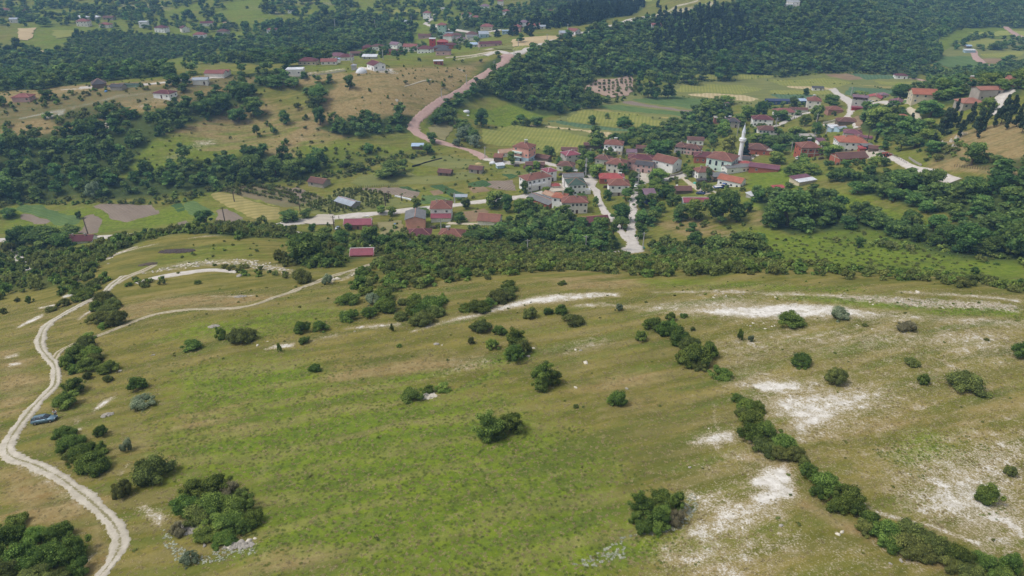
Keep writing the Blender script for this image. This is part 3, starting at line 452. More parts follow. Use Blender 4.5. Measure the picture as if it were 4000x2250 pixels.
FIELDS = [
 ('meadow', '1400 300,1460 272,1500 256,1690 218,1710 200,1960 190,2250 188,2350 203,2350 232,2150 243,1950 262,1830 264,1770 297,1700 325,1560 346,1480 350,1330 322'), ('meadow', '2350 160,2360 138,2440 105,2500 98,2620 95,2620 150,2480 175'),
 ('green', '27 522,62 513,108 514,130 527,200 544,202 557,185 570,140 567,120 552,75 537,37 527'), ('soil', '45 530,85 540,130 555,120 562,82 564,50 547'), ('soil', '218 517,250 512,338 513,385 515,402 537,362 547,320 559,280 552,272 542,252 527'),
 ('soil', '210 544,238 537,260 554,250 579,240 589,195 587,212 562'), ('green', '192 523,225 527,250 534,271 542,262 544,238 537,212 532'), ('dkgreen', '425 512,457 509,470 537,457 542,437 522'), ('green', '457 509,490 504,522 522,545 542,487 542,472 538'),
 ('soil', '437 542,462 552,500 572,445 572'), ('soil', '545 527,572 524,612 547,600 562,540 562'), ('wheat', '520 487,552 482,600 490,644 508,704 522,704 552,652 554,612 537,560 512'), ('ygreen', '552 481,600 484,704 516,704 522,644 507,600 490'),
 ('orchard', '557 479,610 466,651 460,726 471,816 494,756 518,719 521,644 502'), ('soil', '680 481,745 470,800 492,760 506,720 500'), ('meadow', '829 492,869 470,931 481,1044 517,944 528,819 544,736 523'), ('soil', '894 473,1001 471,1056 483,1046 498,969 488,930 480'),
 ('dkgreen', '1001 469,1026 468,1060 481,1036 486'), ('dkgreen', '1081 467,1114 463,1176 490,1164 503,1119 486'), ('green', '1062 490,1110 492,1150 503,1100 512,1056 512'), ('dkgreen', '1176 461,1214 452,1249 465,1206 473,1180 468'), ('soil', '1221 455,1290 452,1300 480,1250 476,1226 470'),
 ('brown', '1180 472,1215 467,1235 480,1190 486'), ('brown', '1080 480,1105 477,1120 486,1090 492'), ('dkgreen', '1262 438,1290 436,1308 443,1280 450'), ('brown', '1163 532,1220 524,1232 540,1228 555,1178 558'),
 ('meadow', '900 445,1000 425,1060 445,1180 430,1210 446,1100 462,1000 465,930 470,880 462'), ('meadow', '1010 400,1100 390,1200 402,1240 420,1120 425,1040 412'), ('meadow', '1270 425,1350 432,1340 445,1290 440,1262 435'),
 ('ygreen', '1212 326,1290 314,1400 326,1492 345,1470 366,1420 390,1330 370,1215 362'), ('straw', '1325 314,1388 316,1545 332,1540 347,1463 331,1375 323'), ('blue', '1375 304,1413 303,1513 317,1663 333,1545 331,1455 322'),
 ('ygreen', '1458 277,1500 276,1600 284,1698 312,1663 330,1513 318,1413 303'), ('wheat', '1505 272,1723 297,1713 303,1600 290,1488 280'), ('green', '1500 265,1560 262,1763 287,1750 295,1600 283,1505 272'), ('soil', '1550 255,1588 253,1750 280,1725 283,1575 262'), ('green', '1585 250,1700 242,1800 252,1763 277,1600 255'),
 ('straw', '1708 237,1780 234,1875 240,1913 250,1888 256,1800 248'), ('ygreen', '1698 232,1713 215,1763 210,1860 214,1932 224,1863 238,1780 233'), ('ygreen', '1932 201,2070 196,2145 207,2097 221,1970 216'), ('brown', '2075 187,2130 185,2182 198,2140 202,2090 194'), ('blue', '2130 184,2245 190,2255 197,2180 201'),
 ('straw', '1970 217,2040 217,2104 222,2095 227,1990 222'), ('ygreen', '1932 226,2090 228,2092 238,1940 236'), ('blue', '1932 236,2050 238,2060 250,1960 248'), ('blue', '2137 219,2252 224,2290 232,2122 238'), ('wheat', '2157 212,2342 219,2342 226,2252 223'), ('ygreen', '2200 204,2332 205,2344 217,2210 211'),
 ('green', '2357 141,2445 140,2477 170,2420 176,2357 162'), ('ygreen', '2464 136,2576 127,2576 142,2470 146'), ('brown', '2470 148,2544 147,2532 160,2484 160'), ('bright', '2432 82,2532 76,2545 88,2480 92'), ('bright', '2545 77,2640 74,2640 100,2580 94'), ('ygreen', '2400 110,2480 96,2560 106,2500 122'),  # both bright plots here: a patch of sunlight put into the grass colour
 ('pinksoil', '1470 225,1498 201,1553 197,1590 187,1592 225,1583 240,1538 246,1508 236'), ('hay', '1076 322,1119 292,1151 305,1142 322,1119 354,1090 341'), ('ygreen', '1690 180,1880 188,1960 190,1940 196,1750 200'), ('tan', '46 72,92 70,84 90,70 102,46 100'), ('ygreen', '130 76,200 78,190 90,140 98'), ('tan', '70 130,120 126,122 134,80 136'),
 ('tan', '1288 100,1400 90,1410 98,1330 116,1290 118'), ('ygreen', '1290 120,1330 113,1333 119,1290 132'), ('bright', '1540 0,1640 0,1640 4,1560 10'), ('yard', '800 540,840 540,842 565,790 566,760 560'), ('yard', '2180 378,2232 386,2236 400,2200 396,2182 392'), ('yard', '1370 462,1412 462,1420 480,1385 484'), ('yard', '1600 432,1640 438,1650 456,1610 462'),
 ('wheat', '1980 2,2010 2,2010 5,1980 6'), ('ygreen', '980 26,1060 24,1060 33,990 36'), ('meadow', '1240 120,1290 112,1290 126,1250 124'), ('green', '2160 268,2330 258,2340 266,2200 280'), ('hay', '950 560,1010 555,1020 590,960 595'), ('brown', '2140 300,2160 290,2170 310,2160 330'),
]
def field(kind, s, i):
    poly = pw(s); c = poly.mean(0); r = np.hypot(*c); sp = max(2.2, r / 160)
    pts = []; n = len(poly)
    for k in range(n):
        a, b = poly[k], poly[(k + 1) % n]; m = max(1, int(np.linalg.norm(b - a) / sp))
        for q in range(m): pts.append(a + (b - a) * q / m + (rng.normal(0, .18 * sp, 2) if q else 0))
    pts = np.array(pts); nb = len(pts); lo = poly.min(0); hi = poly.max(0)
    X, Y = np.meshgrid(np.arange(lo[0], hi[0], sp), np.arange(lo[1], hi[1], sp)); X = X.ravel(); Y = Y.ravel(); m = inpoly(X, Y, pts) & (segdist(X, Y, pts, True) > sp * .6)
    allp = [Vector(p) for p in pts] + [Vector((a, b)) for a, b in zip(X[m], Y[m])]
    v, e, f, *_ = delaunay_2d_cdt(allp, [(k, (k + 1) % nb) for k in range(nb)], [], 1, 1e-4)
    v = np.array([(q.x, q.y) for q in v]); z = H(v[:, 0], v[:, 1]) + .04 + r * .0004 + i * .006; 
    edge = segdist(v[:, 0], v[:, 1], pts, True) < .05; z[edge] -= .25; z[~edge] += .02 + (vnoise(v[~edge, 0], v[~edge, 1], 3, 9)) * (.15 if kind in ('green', 'dkgreen', 'wheat', 'ygreen', 'blue') else .05)
    tri = np.array([list(q) for q in f if len(q) == 3])
    o = link('field', mesh_np('field', np.c_[v, z], tri, [FM[kind]], smooth=True)); tag(o, kind='structure')
for i, (k, s) in enumerate(FIELDS): field(k, s, i)

# ------------------------------------------------------------------ foliage
def leaf_mat(name, dark, mid, light, huev=.03, trans=.35):
    t = NT(name); a = t.attr('tint'); oi = t.n('ShaderNodeObjectInfo'); r = oi.outputs['Random']
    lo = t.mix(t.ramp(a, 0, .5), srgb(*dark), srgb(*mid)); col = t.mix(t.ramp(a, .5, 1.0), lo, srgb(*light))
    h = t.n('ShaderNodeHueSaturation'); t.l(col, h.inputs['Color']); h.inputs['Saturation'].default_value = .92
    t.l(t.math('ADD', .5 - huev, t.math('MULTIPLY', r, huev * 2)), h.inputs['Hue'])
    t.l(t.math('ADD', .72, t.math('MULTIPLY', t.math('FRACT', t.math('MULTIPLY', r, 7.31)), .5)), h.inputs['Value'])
    d = t.n('ShaderNodeBsdfDiffuse'); tr = t.n('ShaderNodeBsdfTranslucent'); m = t.n('ShaderNodeMixShader'); m.inputs[0].default_value = trans
    t.l(h.outputs[0], d.inputs[0]); t.l(h.outputs[0], tr.inputs[0]); t.l(d.outputs[0], m.inputs[1]); t.l(tr.outputs[0], m.inputs[2]); t.l(m.outputs[0], t.out.inputs[0]); return t.m
L_scrub = leaf_mat('scrub_leaves', (84, 94, 50), (116, 126, 62), (148, 158, 76), .018)
L_tree = leaf_mat('broadleaf_leaves', (70, 96, 50), (100, 130, 62), (136, 162, 74), .025)
L_mid = leaf_mat('fresh_green_leaves', (80, 104, 54), (112, 138, 70), (142, 164, 84), .02)
L_bush = leaf_mat('bush_leaves', (72, 92, 38), (104, 128, 52), (146, 168, 70), .02)
L_bright = leaf_mat('bright_green_leaves', (84, 110, 44), (122, 150, 58), (156, 176, 74), .015)
L_grey = leaf_mat('grey_green_leaves', (98, 114, 84), (138, 152, 116), (174, 186, 150), .01)
L_pine = leaf_mat('pine_needles', (40, 54, 40), (62, 78, 54), (84, 100, 64), .01, .15)
L_yellow = leaf_mat('yellowish_leaves', (110, 116, 44), (150, 150, 62), (182, 180, 92), .01)
L_dead = leaf_mat('dry_twiggy_leaves', (118, 114, 82), (146, 140, 106), (170, 164, 130), .01)
BARK = plain('bark', (92, 78, 62), .95, .3, 3)
def ico(sub):
    bm = bmesh.new(); bmesh.ops.create_icosphere(bm, subdivisions=sub, radius=1); v = np.array([q.co[:] for q in bm.verts]); f = np.array([[q.index for q in p.verts] for p in bm.faces]); bm.free(); return v, f
ICO1, ICO2 = ico(1), ico(2)
def crown(name, seed, mat, ncl, nleaf, leaf, shape='round', flat=.0, tintb=0.0):
    """unit crown: footprint 1 x 1, height 1; overlapping clumps of leaf faces over darker inner masses"""
    r = np.random.default_rng(seed); cl = []
    for i in range(ncl):
        a = r.uniform(0, 2 * math.pi)
        if shape == 'round': q = r.uniform(0, 1) ** .5 * .34; z = r.uniform(.14, .80) if i % 3 else r.uniform(.5, .84); q *= math.sqrt(max(.1, 1 - abs(z - .38) * 1.35)); rad = r.uniform(.13, .23)
        elif shape == 'shrub': q = r.uniform(0, 1) ** .55 * .36; z = .16 + (.62 - 1.9 * q * q) * r.uniform(.5, 1.0); rad = r.uniform(.12, .2); z = max(z, .12)
        elif shape == 'tall': q = r.uniform(0, 1) ** .5 * .28; z = r.uniform(.12, .88); q *= math.sqrt(max(.12, 1.05 - z)); rad = r.uniform(.1, .18)
        elif shape == 'cone': z = r.uniform(.12, .95); q = (1.02 - z) * .42 * r.uniform(.4, 1); rad = .05 + .12 * (1 - z) + .02
        elif shape == 'column': z = r.uniform(.08, .93); q = .2 * math.sqrt(max(.02, 1.0 - z)) * r.uniform(.2, 1); rad = r.uniform(.1, .17)
        if shape in ('shrub', 'round') and i % 4 == 3: rad *= .55; q = min(.46, q * 1.25 + .05); z *= r.uniform(.9, 1.18)
        cl.append((q * math.cos(a), q * math.sin(a), z, rad))
    cl = np.array(cl); V = []; F4 = []; F3 = []; T = []; n = 0; zs = {'tall': .5, 'cone': .6, 'column': .55}.get(shape, .85)
    for (x, y, z, rad) in cl:                                     # inner masses
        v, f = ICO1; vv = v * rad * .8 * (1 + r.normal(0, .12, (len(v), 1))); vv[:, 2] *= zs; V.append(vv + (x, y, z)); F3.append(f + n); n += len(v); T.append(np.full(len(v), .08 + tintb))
    per = nleaf // ncl; ct = r.uniform(.15, .85, ncl) + tintb
    for (x, y, z, rad), tt in zip(cl, ct):
        d = r.normal(0, 1, (per, 3)); d[:, 2] = np.where(r.random(per) < .7, np.abs(d[:, 2]), d[:, 2]); d /= np.linalg.norm(d, axis=1, keepdims=True)
        rr_ = rad * r.uniform(.78, 1.14, (per, 1)); c = d * rr_; c[:, 2] *= zs; c += (x, y, z); nrm = d + r.normal(0, .55, (per, 3)); nrm /= np.linalg.norm(nrm, axis=1, keepdims=True)
        a = np.cross(nrm, r.normal(0, 1, (per, 3))); a /= np.linalg.norm(a, axis=1, keepdims=True); b = np.cross(nrm, a); s = leaf * r.uniform(.5, 1.15, (per, 1)); a *= s; b *= s * r.uniform(.45, .9, (per, 1))
        q = np.stack([c - a, c - b * .8, c + a, c + b], 1).reshape(-1, 3); V.append(q); F4.append(np.arange(per * 4).reshape(-1, 4) + n); n += per * 4
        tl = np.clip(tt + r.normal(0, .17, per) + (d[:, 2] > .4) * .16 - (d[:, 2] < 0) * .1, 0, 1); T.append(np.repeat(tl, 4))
    V = np.concatenate(V); lo = V[:, 2].min(); base = 0.0 if shape in ('shrub',) else 0
    if shape == 'shrub': V[:, 2] -= lo * 1.0 + .02
    sc = max(np.abs(V[:, :2]).max(), .3); V[:, :2] *= .5 / sc
    if shape == 'round': V[:, 2] -= min(0, lo) + max(0, lo) * .6
    V[:, 2] /= V[:, 2].max()
    return mesh_np(name, V, [np.concatenate(F3), np.concatenate(F4)], [mat], attrs=dict(tint=np.concatenate(T)))
def trunk_mesh(name, seed, th=.42, lean=.05, rad=.035):
    r = np.random.default_rng(seed); V = []; F = []; n = 0
    def limb(pts, r0, r1):
        nonlocal n
        k = 6; m = len(pts)
        for i, p in enumerate(pts):
            rr2 = r0 + (r1 - r0) * i / (m - 1); a = np.arange(k) / k * 2 * math.pi; V.append(np.c_[p[0] + rr2 * np.cos(a), p[1] + rr2 * np.sin(a), np.full(k, p[2])])
        for i in range(m - 1):
            for j in range(k): F.append([n + i * k + j, n + i * k + (j + 1) % k, n + (i + 1) * k + (j + 1) % k, n + (i + 1) * k + j])
        n += k * m
    top = np.array([r.normal(0, lean), r.normal(0, lean), th]); limb([np.array([0, 0, -.12]), np.array([0, 0, .02]), top * .5, top], rad * 1.5, rad * .75)
    for i in range(5):
        a = i * 1.26 + r.uniform(-.3, .3); e = np.array([math.cos(a) * .26, math.sin(a) * .26, th + r.uniform(.12, .32)]); limb([top * .9, (top + e) / 2 + (0, 0, .02), e], rad * .6, rad * .2)
    return mesh_np(name, np.concatenate(V), np.array(F), [BARK], smooth=True)
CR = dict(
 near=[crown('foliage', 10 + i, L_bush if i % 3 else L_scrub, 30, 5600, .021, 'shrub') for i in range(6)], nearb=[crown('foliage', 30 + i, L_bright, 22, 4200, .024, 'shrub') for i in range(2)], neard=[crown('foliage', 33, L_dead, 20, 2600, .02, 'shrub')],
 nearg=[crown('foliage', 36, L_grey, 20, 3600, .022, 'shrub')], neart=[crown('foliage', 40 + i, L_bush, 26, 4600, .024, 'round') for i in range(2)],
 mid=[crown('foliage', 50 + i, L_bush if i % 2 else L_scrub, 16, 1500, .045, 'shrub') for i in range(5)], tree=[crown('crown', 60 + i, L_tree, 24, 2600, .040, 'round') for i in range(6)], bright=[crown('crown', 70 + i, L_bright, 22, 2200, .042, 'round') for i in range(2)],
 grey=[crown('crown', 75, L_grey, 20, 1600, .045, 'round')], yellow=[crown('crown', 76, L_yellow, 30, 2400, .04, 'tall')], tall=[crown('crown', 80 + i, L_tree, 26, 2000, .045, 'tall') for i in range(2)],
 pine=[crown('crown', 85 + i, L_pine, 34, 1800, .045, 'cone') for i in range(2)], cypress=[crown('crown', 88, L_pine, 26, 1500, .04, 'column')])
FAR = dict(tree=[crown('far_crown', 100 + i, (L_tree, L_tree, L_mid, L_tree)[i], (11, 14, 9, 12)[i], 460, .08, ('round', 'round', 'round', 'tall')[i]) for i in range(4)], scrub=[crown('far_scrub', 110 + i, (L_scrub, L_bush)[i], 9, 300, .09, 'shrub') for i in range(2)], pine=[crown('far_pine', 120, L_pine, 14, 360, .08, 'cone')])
TR = [trunk_mesh('trunk', 200 + i) for i in range(3)]; TRP = trunk_mesh('trunk', 210, .6, .01, .022)
PER_KIND = {}
def plant(kind, p, W, Ht, label, cat, group=None, name=None, rot=None, variant=None):
    """a shrub is one mesh; a tree is an Empty with trunk and crown"""
    ms = CR[kind]; me = ms[(variant if variant is not None else random.randrange(1000)) % len(ms)]; rz = random.uniform(0, 6.28) if rot is None else rot
    isshrub = kind in ('near', 'nearb', 'neard', 'nearg', 'neart', 'mid')
    if isshrub:
        o = link(name or 'shrub', me); o.location = (p[0], p[1], p[2] - .06 * Ht); o.scale = (W, W * random.uniform(.85, 1.1), Ht); o.rotation_euler.z = rz
    else:
        o = bpy.data.objects.new(name or 'broadleaf_tree', None); C.objects.link(o); o.empty_display_size = .1; o.location = (p[0], p[1], p[2] - .1); o.scale = (W, W * random.uniform(.88, 1.1), Ht); o.rotation_euler.z = rz
        c = link('crown', me, o); lift = .06 if kind in ('tree', 'bright', 'grey') else .05; c.location = (0, 0, lift * .6); c.scale = (1, 1, 1 - lift * .6)
        link('trunk', TRP if kind in ('pine', 'cypress', 'tall') else random.choice(TR), o)
    tag(o, label, cat, group); PER_KIND[o.name.split('.')[0]] = PER_KIND.get(o.name.split('.')[0], 0) + 1
    return o
def place_px(kind, cx, cy, wpx, hpx, label, cat, group=None, name=None, sq=1.0):
    """cx, cy: middle of the plant in the photograph, wpx x hpx its outline"""
    dep = math.asin(min(.95, max(.05, -ray(cx, cy)[2] / np.linalg.norm(ray(cx, cy)))))
    p = P1(cx, cy + hpx * .5 - .18 * wpx * math.sin(dep) * 1.0); dd = dist(p); L = np.linalg.norm(ray(cx, cy))
    m = dd / (FPX * L) ; W = wpx * m; Hh = max((hpx * m - .42 * W * math.sin(dep)) / math.cos(dep), .42 * W) * sq
    return plant(kind, p, W * 1.14, Hh * 1.06, label, cat, group, name)
# single shrubs of the near slope -------------------------------------------------
def hs_(x): return [t.split() for t in x.split(',')]
SOLO = [  # kind, cx, cy, w, h, label
 ('mid', 75, 751, 20, 22, 'small dark conical shrub on the slope at the left edge, farthest up'), ('mid', 44, 752, 15, 15, 'low shrub left of the small conical one near the left edge'), ('mid', 11, 780, 18, 20, 'small shrub touching the left edge above the track loop'), ('mid', 2, 742, 20, 24, 'shrub cut by the left edge of the photo at the far scrub'),
 ('near', 211, 742, 62, 26, 'wide low shrub hanging over the upper end of the chalk track'), ('near', 162, 762, 44, 20, 'low shrub beside a white chalk scar above the track bend'), ('near', 127, 779, 34, 14, 'flattest shrub beside the chalk scars at the track bend'),
 ('near', 222, 942, 24, 24, 'small shrub below the big thicket beside the track fork'), ('near', 272, 950, 26, 20, 'small green shrub right of the track, above the round grey-green one'), ('neart', 188, 966, 56, 48, 'ragged green bush right of the track below the thicket'), ('neart', 168, 1005, 60, 46, 'ragged green bush just above the parked car'),
 ('near', 346, 962, 52, 42, 'rounded grey-green bush standing alone right of the track'), ('nearg', 357, 1016, 70, 28, 'low wide pale-flecked bush below the rounded grey-green one'), ('neart', 485, 867, 54, 32, 'low dark bush in the meadow left of the paired green bushes'),
 ('nearb', 557, 836, 32, 38, 'small light green bush leaning against a larger round one'), ('near', 607, 840, 75, 48, 'large round green bush right of the small rubble heap'), ('near', 257, 1081, 40, 36, 'round dark bush right of the oval bush group'), ('nearg', 322, 1116, 34, 38, 'small upright bluish green bush'),
 ('near', 384, 1173, 110, 76, 'largest round dome-shaped bush on the lower left slope'), ('near', 312, 1224, 54, 50, 'round bush just below the largest dome-shaped one'), ('nearg', 475, 1402, 50, 34, 'small bush speckled with white blossom below the rubble'),
 ('near', 879, 749, 66, 34, 'leafy bush at the left end of the middle row of bushes'), ('nearg', 936, 750, 36, 34, 'silvery blue-green bush in the middle row'), ('near', 879, 790, 54, 34, 'dark bush standing apart in front of the middle row'), ('near', 1014, 757, 32, 22, 'small dark bush between two large ones of the middle row'),
 ('near', 762, 819, 44, 38, 'left one of two touching bushes on the open slope'), ('nearb', 808, 816, 46, 34, 'right one of two touching bushes on the open slope, brighter'), ('near', 766, 854, 34, 22, 'small round dark bush below the two touching bushes'), ('nearb', 704, 871, 14, 26, 'tiny upright sapling beside the pale rock slab'),
 ('mid', 986, 822, 12, 24, 'tiny grey sapling between flat rocks'), ('near', 794, 927, 38, 14, 'very low tuft of green brush in the open grass'), ('near', 1211, 817, 60, 38, 'oval bush right below the white chalk scar'), ('near', 1257, 829, 38, 30, 'smaller bush right of the oval one under the chalk scar'), ('near', 1186, 854, 20, 22, 'thin small bush below the oval one'),
 ('nearb', 1238, 861, 40, 34, 'sparse yellowish bush left of the tall dark one'), ('near', 1040, 990, 66, 38, 'low elongated bush beside the white stone heap in the middle of the meadow'), ('near', 1078, 977, 34, 26, 'short bush at the upper end of the white stone heap'), ('nearb', 1112, 971, 46, 28, 'bright low bush right of the white stone heap'), ('near', 1004, 869, 18, 9, 'tiny green tuft in the open slope'),
 ('mid', 1415, 711, 24, 12, 'lone flat shrub in pale grass just below the scrub belt'), ('near', 1334, 784, 42, 34, 'leftmost of three bushes on the white chalk scar'), ('near', 1379, 781, 28, 22, 'smallest, middle one of three bushes on the white chalk scar'), ('near', 1411, 776, 38, 30, 'rightmost of three bushes on the white chalk scar'),
 ('near', 1441, 804, 60, 32, 'spreading bush with pale front just below the three on the scar'), ('near', 1554, 998, 50, 44, 'lone round very dark bush in the brown grass'), ('near', 1613, 842, 40, 34, 'grey-green bush left of the bush row descending from the scar'), ('nearg', 1557, 771, 20, 20, 'small grey bush above the left end of the big chalk patch'),
 ('near', 1743, 826, 16, 12, 'tiny bush beside the row descending from the scar'), ('nearb', 1813, 938, 66, 34, 'low bright bush below the end of the row descending from the scar'), ('near', 1860, 839, 18, 34, 'small slim conical evergreen right of the bush row'), ('nearg', 1888, 849, 16, 22, 'thin pale sapling right of the slim evergreen'), ('near', 1448, 1020, 16, 12, 'tiny green tuft in the brown grass'),
 ('near', 1990, 805, 78, 34, 'broad dome bush on the lower edge of the big chalk patch'), ('nearg', 2107, 785, 48, 38, 'small open-crowned pale tree on the big chalk patch'), ('neard', 2280, 818, 46, 34, 'brownish grey twiggy bush on the right of the chalk patch'), ('near', 2175, 816, 18, 10, 'tiny pale shrub above the wide dark bush'),
 ('near', 2013, 902, 58, 38, 'dense dark round bush above the cushion-dotted chalk'), ('near', 2102, 942, 58, 52, 'half dry bush with a green front on stony ground'), ('near', 2292, 910, 44, 20, 'small irregular dark bush in open stony grass'), ('near', 2320, 950, 34, 32, 'small round bush left of the wide flat one'), ('near', 2430, 963, 100, 40, 'wide flat spreading bush near the right edge'),
 ('neart', 2562, 877, 44, 50, 'bush cut by the right edge of the photo'), ('near', 2482, 853, 16, 8, 'tiny bush in the stony strip near the right edge'), ('near', 2480, 1234, 68, 60, 'round olive bush on speckled white chalk at lower right'), ('near', 2540, 1181, 30, 30, 'small bush above the round olive one at lower right'),
 ('near', 499, 708, 22, 14, 'small bright bush on the grass above the lower track'), ('mid', 697, 633, 20, 16, 'small round bush on the terrace right of the dark heap'), ('nearg', 825, 700, 28, 30, 'silvery olive tree beside the narrow track'), ('near', 760, 690, 54, 48, 'tall dark bush left of the silvery olive tree'), ('near', 910, 680, 42, 34, 'rounded bush at the bend of the narrow track'),
 ('near', 1720, 792, 22, 14, 'tiny bush just right of the top of the bush row'),
]
for k, cx, cy, ww, hh, lb in SOLO: place_px(k, cx, cy, ww, hh, lb, 'bush')
CLUST = [  # label, group, entries kind:cx cy w h
 ('bush in the thicket at the upper track bend', 'bushes of the thicket at the upper track bend', 'near 265 745 55 38,near 285 760 42 32,near 245 767 38 34,near 250 798 60 38,near 298 796 58 46,nearb 262 817 28 22,near 275 780 60 40'),
 ('bush in the thicket beside the track fork', 'bushes of the thicket beside the track fork', 'near 217 858 54 38,near 192 890 72 56,nearb 235 885 60 50,near 275 918 56 38,near 172 907 42 40,nearb 222 843 36 24,near 188 925 40 26,near 225 912 66 44,near 245 900 50 40'),
 ('bush in the oval group right of the car', 'bushes of the oval group beside the car', 'near 165 1086 56 40,near 182 1110 72 48,near 212 1133 76 54,near 238 1158 92 62,nearb 252 1128 50 38,near 190 1138 56 40,near 205 1158 60 46'),
 ('bush in the large thicket over rubble', 'bushes of the large thicket over rubble', 'near 487 1226 72 54,near 543 1220 86 60,neard 582 1225 46 40,near 468 1272 86 60,near 528 1268 112 70,near 600 1265 92 60,near 640 1298 56 48,near 495 1298 90 42,neart 575 1308 84 52,neard 450 1328 40 40,nearb 568 1350 66 36,neart 520 1345 60 26,near 620 1320 60 40,near 610 1240 40 36'),
 ('bush in the lower left corner thicket', 'bushes of the lower left corner thicket', 'near 30 1346 90 70,nearb 98 1340 90 60,near 150 1338 80 60,near 190 1372 84 70,near 60 1396 110 84,near 130 1396 110 80,near 202 1420 60 50,near 15 1436 96 72,near 92 1452 104 66,near 158 1450 80 54,near 40 1310 70 40,near 0 1390 80 70'),
 ('green bush in the middle row on the slope', 'bushes of the middle row', 'near 966 740 66 28,near 975 765 70 42,nearb 960 758 46 30,near 930 783 50 34,near 1045 746 44 30,near 1080 762 76 42,near 1058 775 64 40,nearb 1112 750 44 28,near 1010 792 40 28,near 1064 798 72 42,near 1095 780 48 34,near 1040 770 50 40'),
 ('bush in the clump above the chalk scar', 'bushes above the chalk scar', 'near 1201 769 60 36,near 1255 742 60 40,near 1170 772 38 24,near 1280 716 52 34,near 1275 735 50 36,near 1228 760 44 32'),
 ('bush in the tall dark clump', 'bushes of the tall dark clump', 'neart 1300 850 56 54,near 1295 885 62 54,near 1315 868 46 46'),
 ('bush in the two-part meadow clump', 'bushes of the two-part clump', 'neart 1364 940 56 72,neart 1394 945 40 44,near 1360 965 46 44'),
 ('bush in the lone green meadow clump', 'bushes of the meadow clump', 'neart 1232 1068 72 76,neart 1284 1060 64 60,near 1240 1088 60 36,nearb 1262 1092 30 22'),
 ('bush in the row below the chalk scar', 'bushes of the row descending from the scar', 'near 1685 794 32 28,near 1645 812 56 40,near 1700 838 64 54,near 1670 822 50 44,near 1745 886 92 72,near 1785 878 48 50,near 1735 862 60 44,near 1715 850 50 36,near 1760 912 56 34,nearb 1690 815 36 30'),
 ('bush in the long right-hand hedge', 'bushes of the long right-hand hedge', 'near 1855 1000 40 24,nearb 1880 1014 50 36,near 1905 1022 40 36,near 1890 1045 72 48,near 1868 1035 44 34,near 1885 1085 72 52,near 1932 1082 80 56,near 1970 1108 80 54,near 1995 1135 62 44,near 1925 1118 72 42,near 1960 1135 60 40,near 2030 1180 50 48,near 2022 1160 40 34,nearb 2055 1198 50 40,near 2080 1215 86 62,near 2130 1244 76 70,near 2100 1262 60 44,near 2150 1275 50 44,near 2060 1235 50 40,near 2185 1305 64 48,near 2175 1322 50 40,nearb 2165 1320 26 30,near 2220 1330 92 62,near 2285 1330 78 56,near 2270 1368 100 52,near 2235 1358 70 48,near 2345 1362 78 56,near 2320 1385 66 46,near 2407 1392 78 64,near 2380 1415 60 44,near 2480 1412 78 60,near 2440 1432 84 46,near 2545 1414 66 64,near 2520 1445 80 44,near 2580 1440 60 60,near 2450 1400 50 44'),
 ('bush in the bright-tipped clump', 'bushes of the bright-tipped clump', 'neart 1612 1262 62 52,near 1658 1252 72 50,neart 1700 1258 38 60,nearb 1602 1300 40 44,near 1650 1300 84 60,nearb 1668 1286 50 44,neard 1702 1300 46 44,near 1620 1325 50 36,nearb 1655 1325 44 34'),
]
for lb, gp, s in CLUST:
    E_ = sorted(hs_(s), key=lambda t: float(t[1]))
    for i, t in enumerate(E_): place_px(t[0], *map(float, t[1:]), f'{lb}, {"first second third fourth fifth sixth seventh eighth ninth tenth eleventh twelfth thirteenth fourteenth fifteenth sixteenth seventeenth eighteenth nineteenth twentieth twenty-first twenty-second twenty-third twenty-fourth twenty-fifth twenty-sixth twenty-seventh twenty-eighth twenty-ninth thirtieth thirty-first thirty-second thirty-third thirty-fourth thirty-fifth thirty-sixth thirty-seventh thirty-eighth".split()[i]} from the left', 'bush', gp)
# scrub belts ----------------------------------------------------------------------
def scatter(poly, spacing, seed, jitter=.45):
    r = np.random.default_rng(seed); lo = poly.min(0); hi = poly.max(0); X, Y = np.meshgrid(np.arange(lo[0], hi[0], spacing), np.arange(lo[1], hi[1], spacing)); X = X.ravel() + r.uniform(-jitter, jitter, X.size) * spacing; Y = Y.ravel() + r.uniform(-jitter, jitter, Y.size) * spacing
    m = inpoly(X, Y, poly); return np.c_[X[m], Y[m]]
def vis_key(p, W):                                       # how large it shows
    x, y, d = proj(p[:, 0], p[:, 1], H(p[:, 0], p[:, 1])); s = W / d; s = np.where((x < -60) | (x > 2640) | (y < -20) | (y > 1500), 0, s); return s
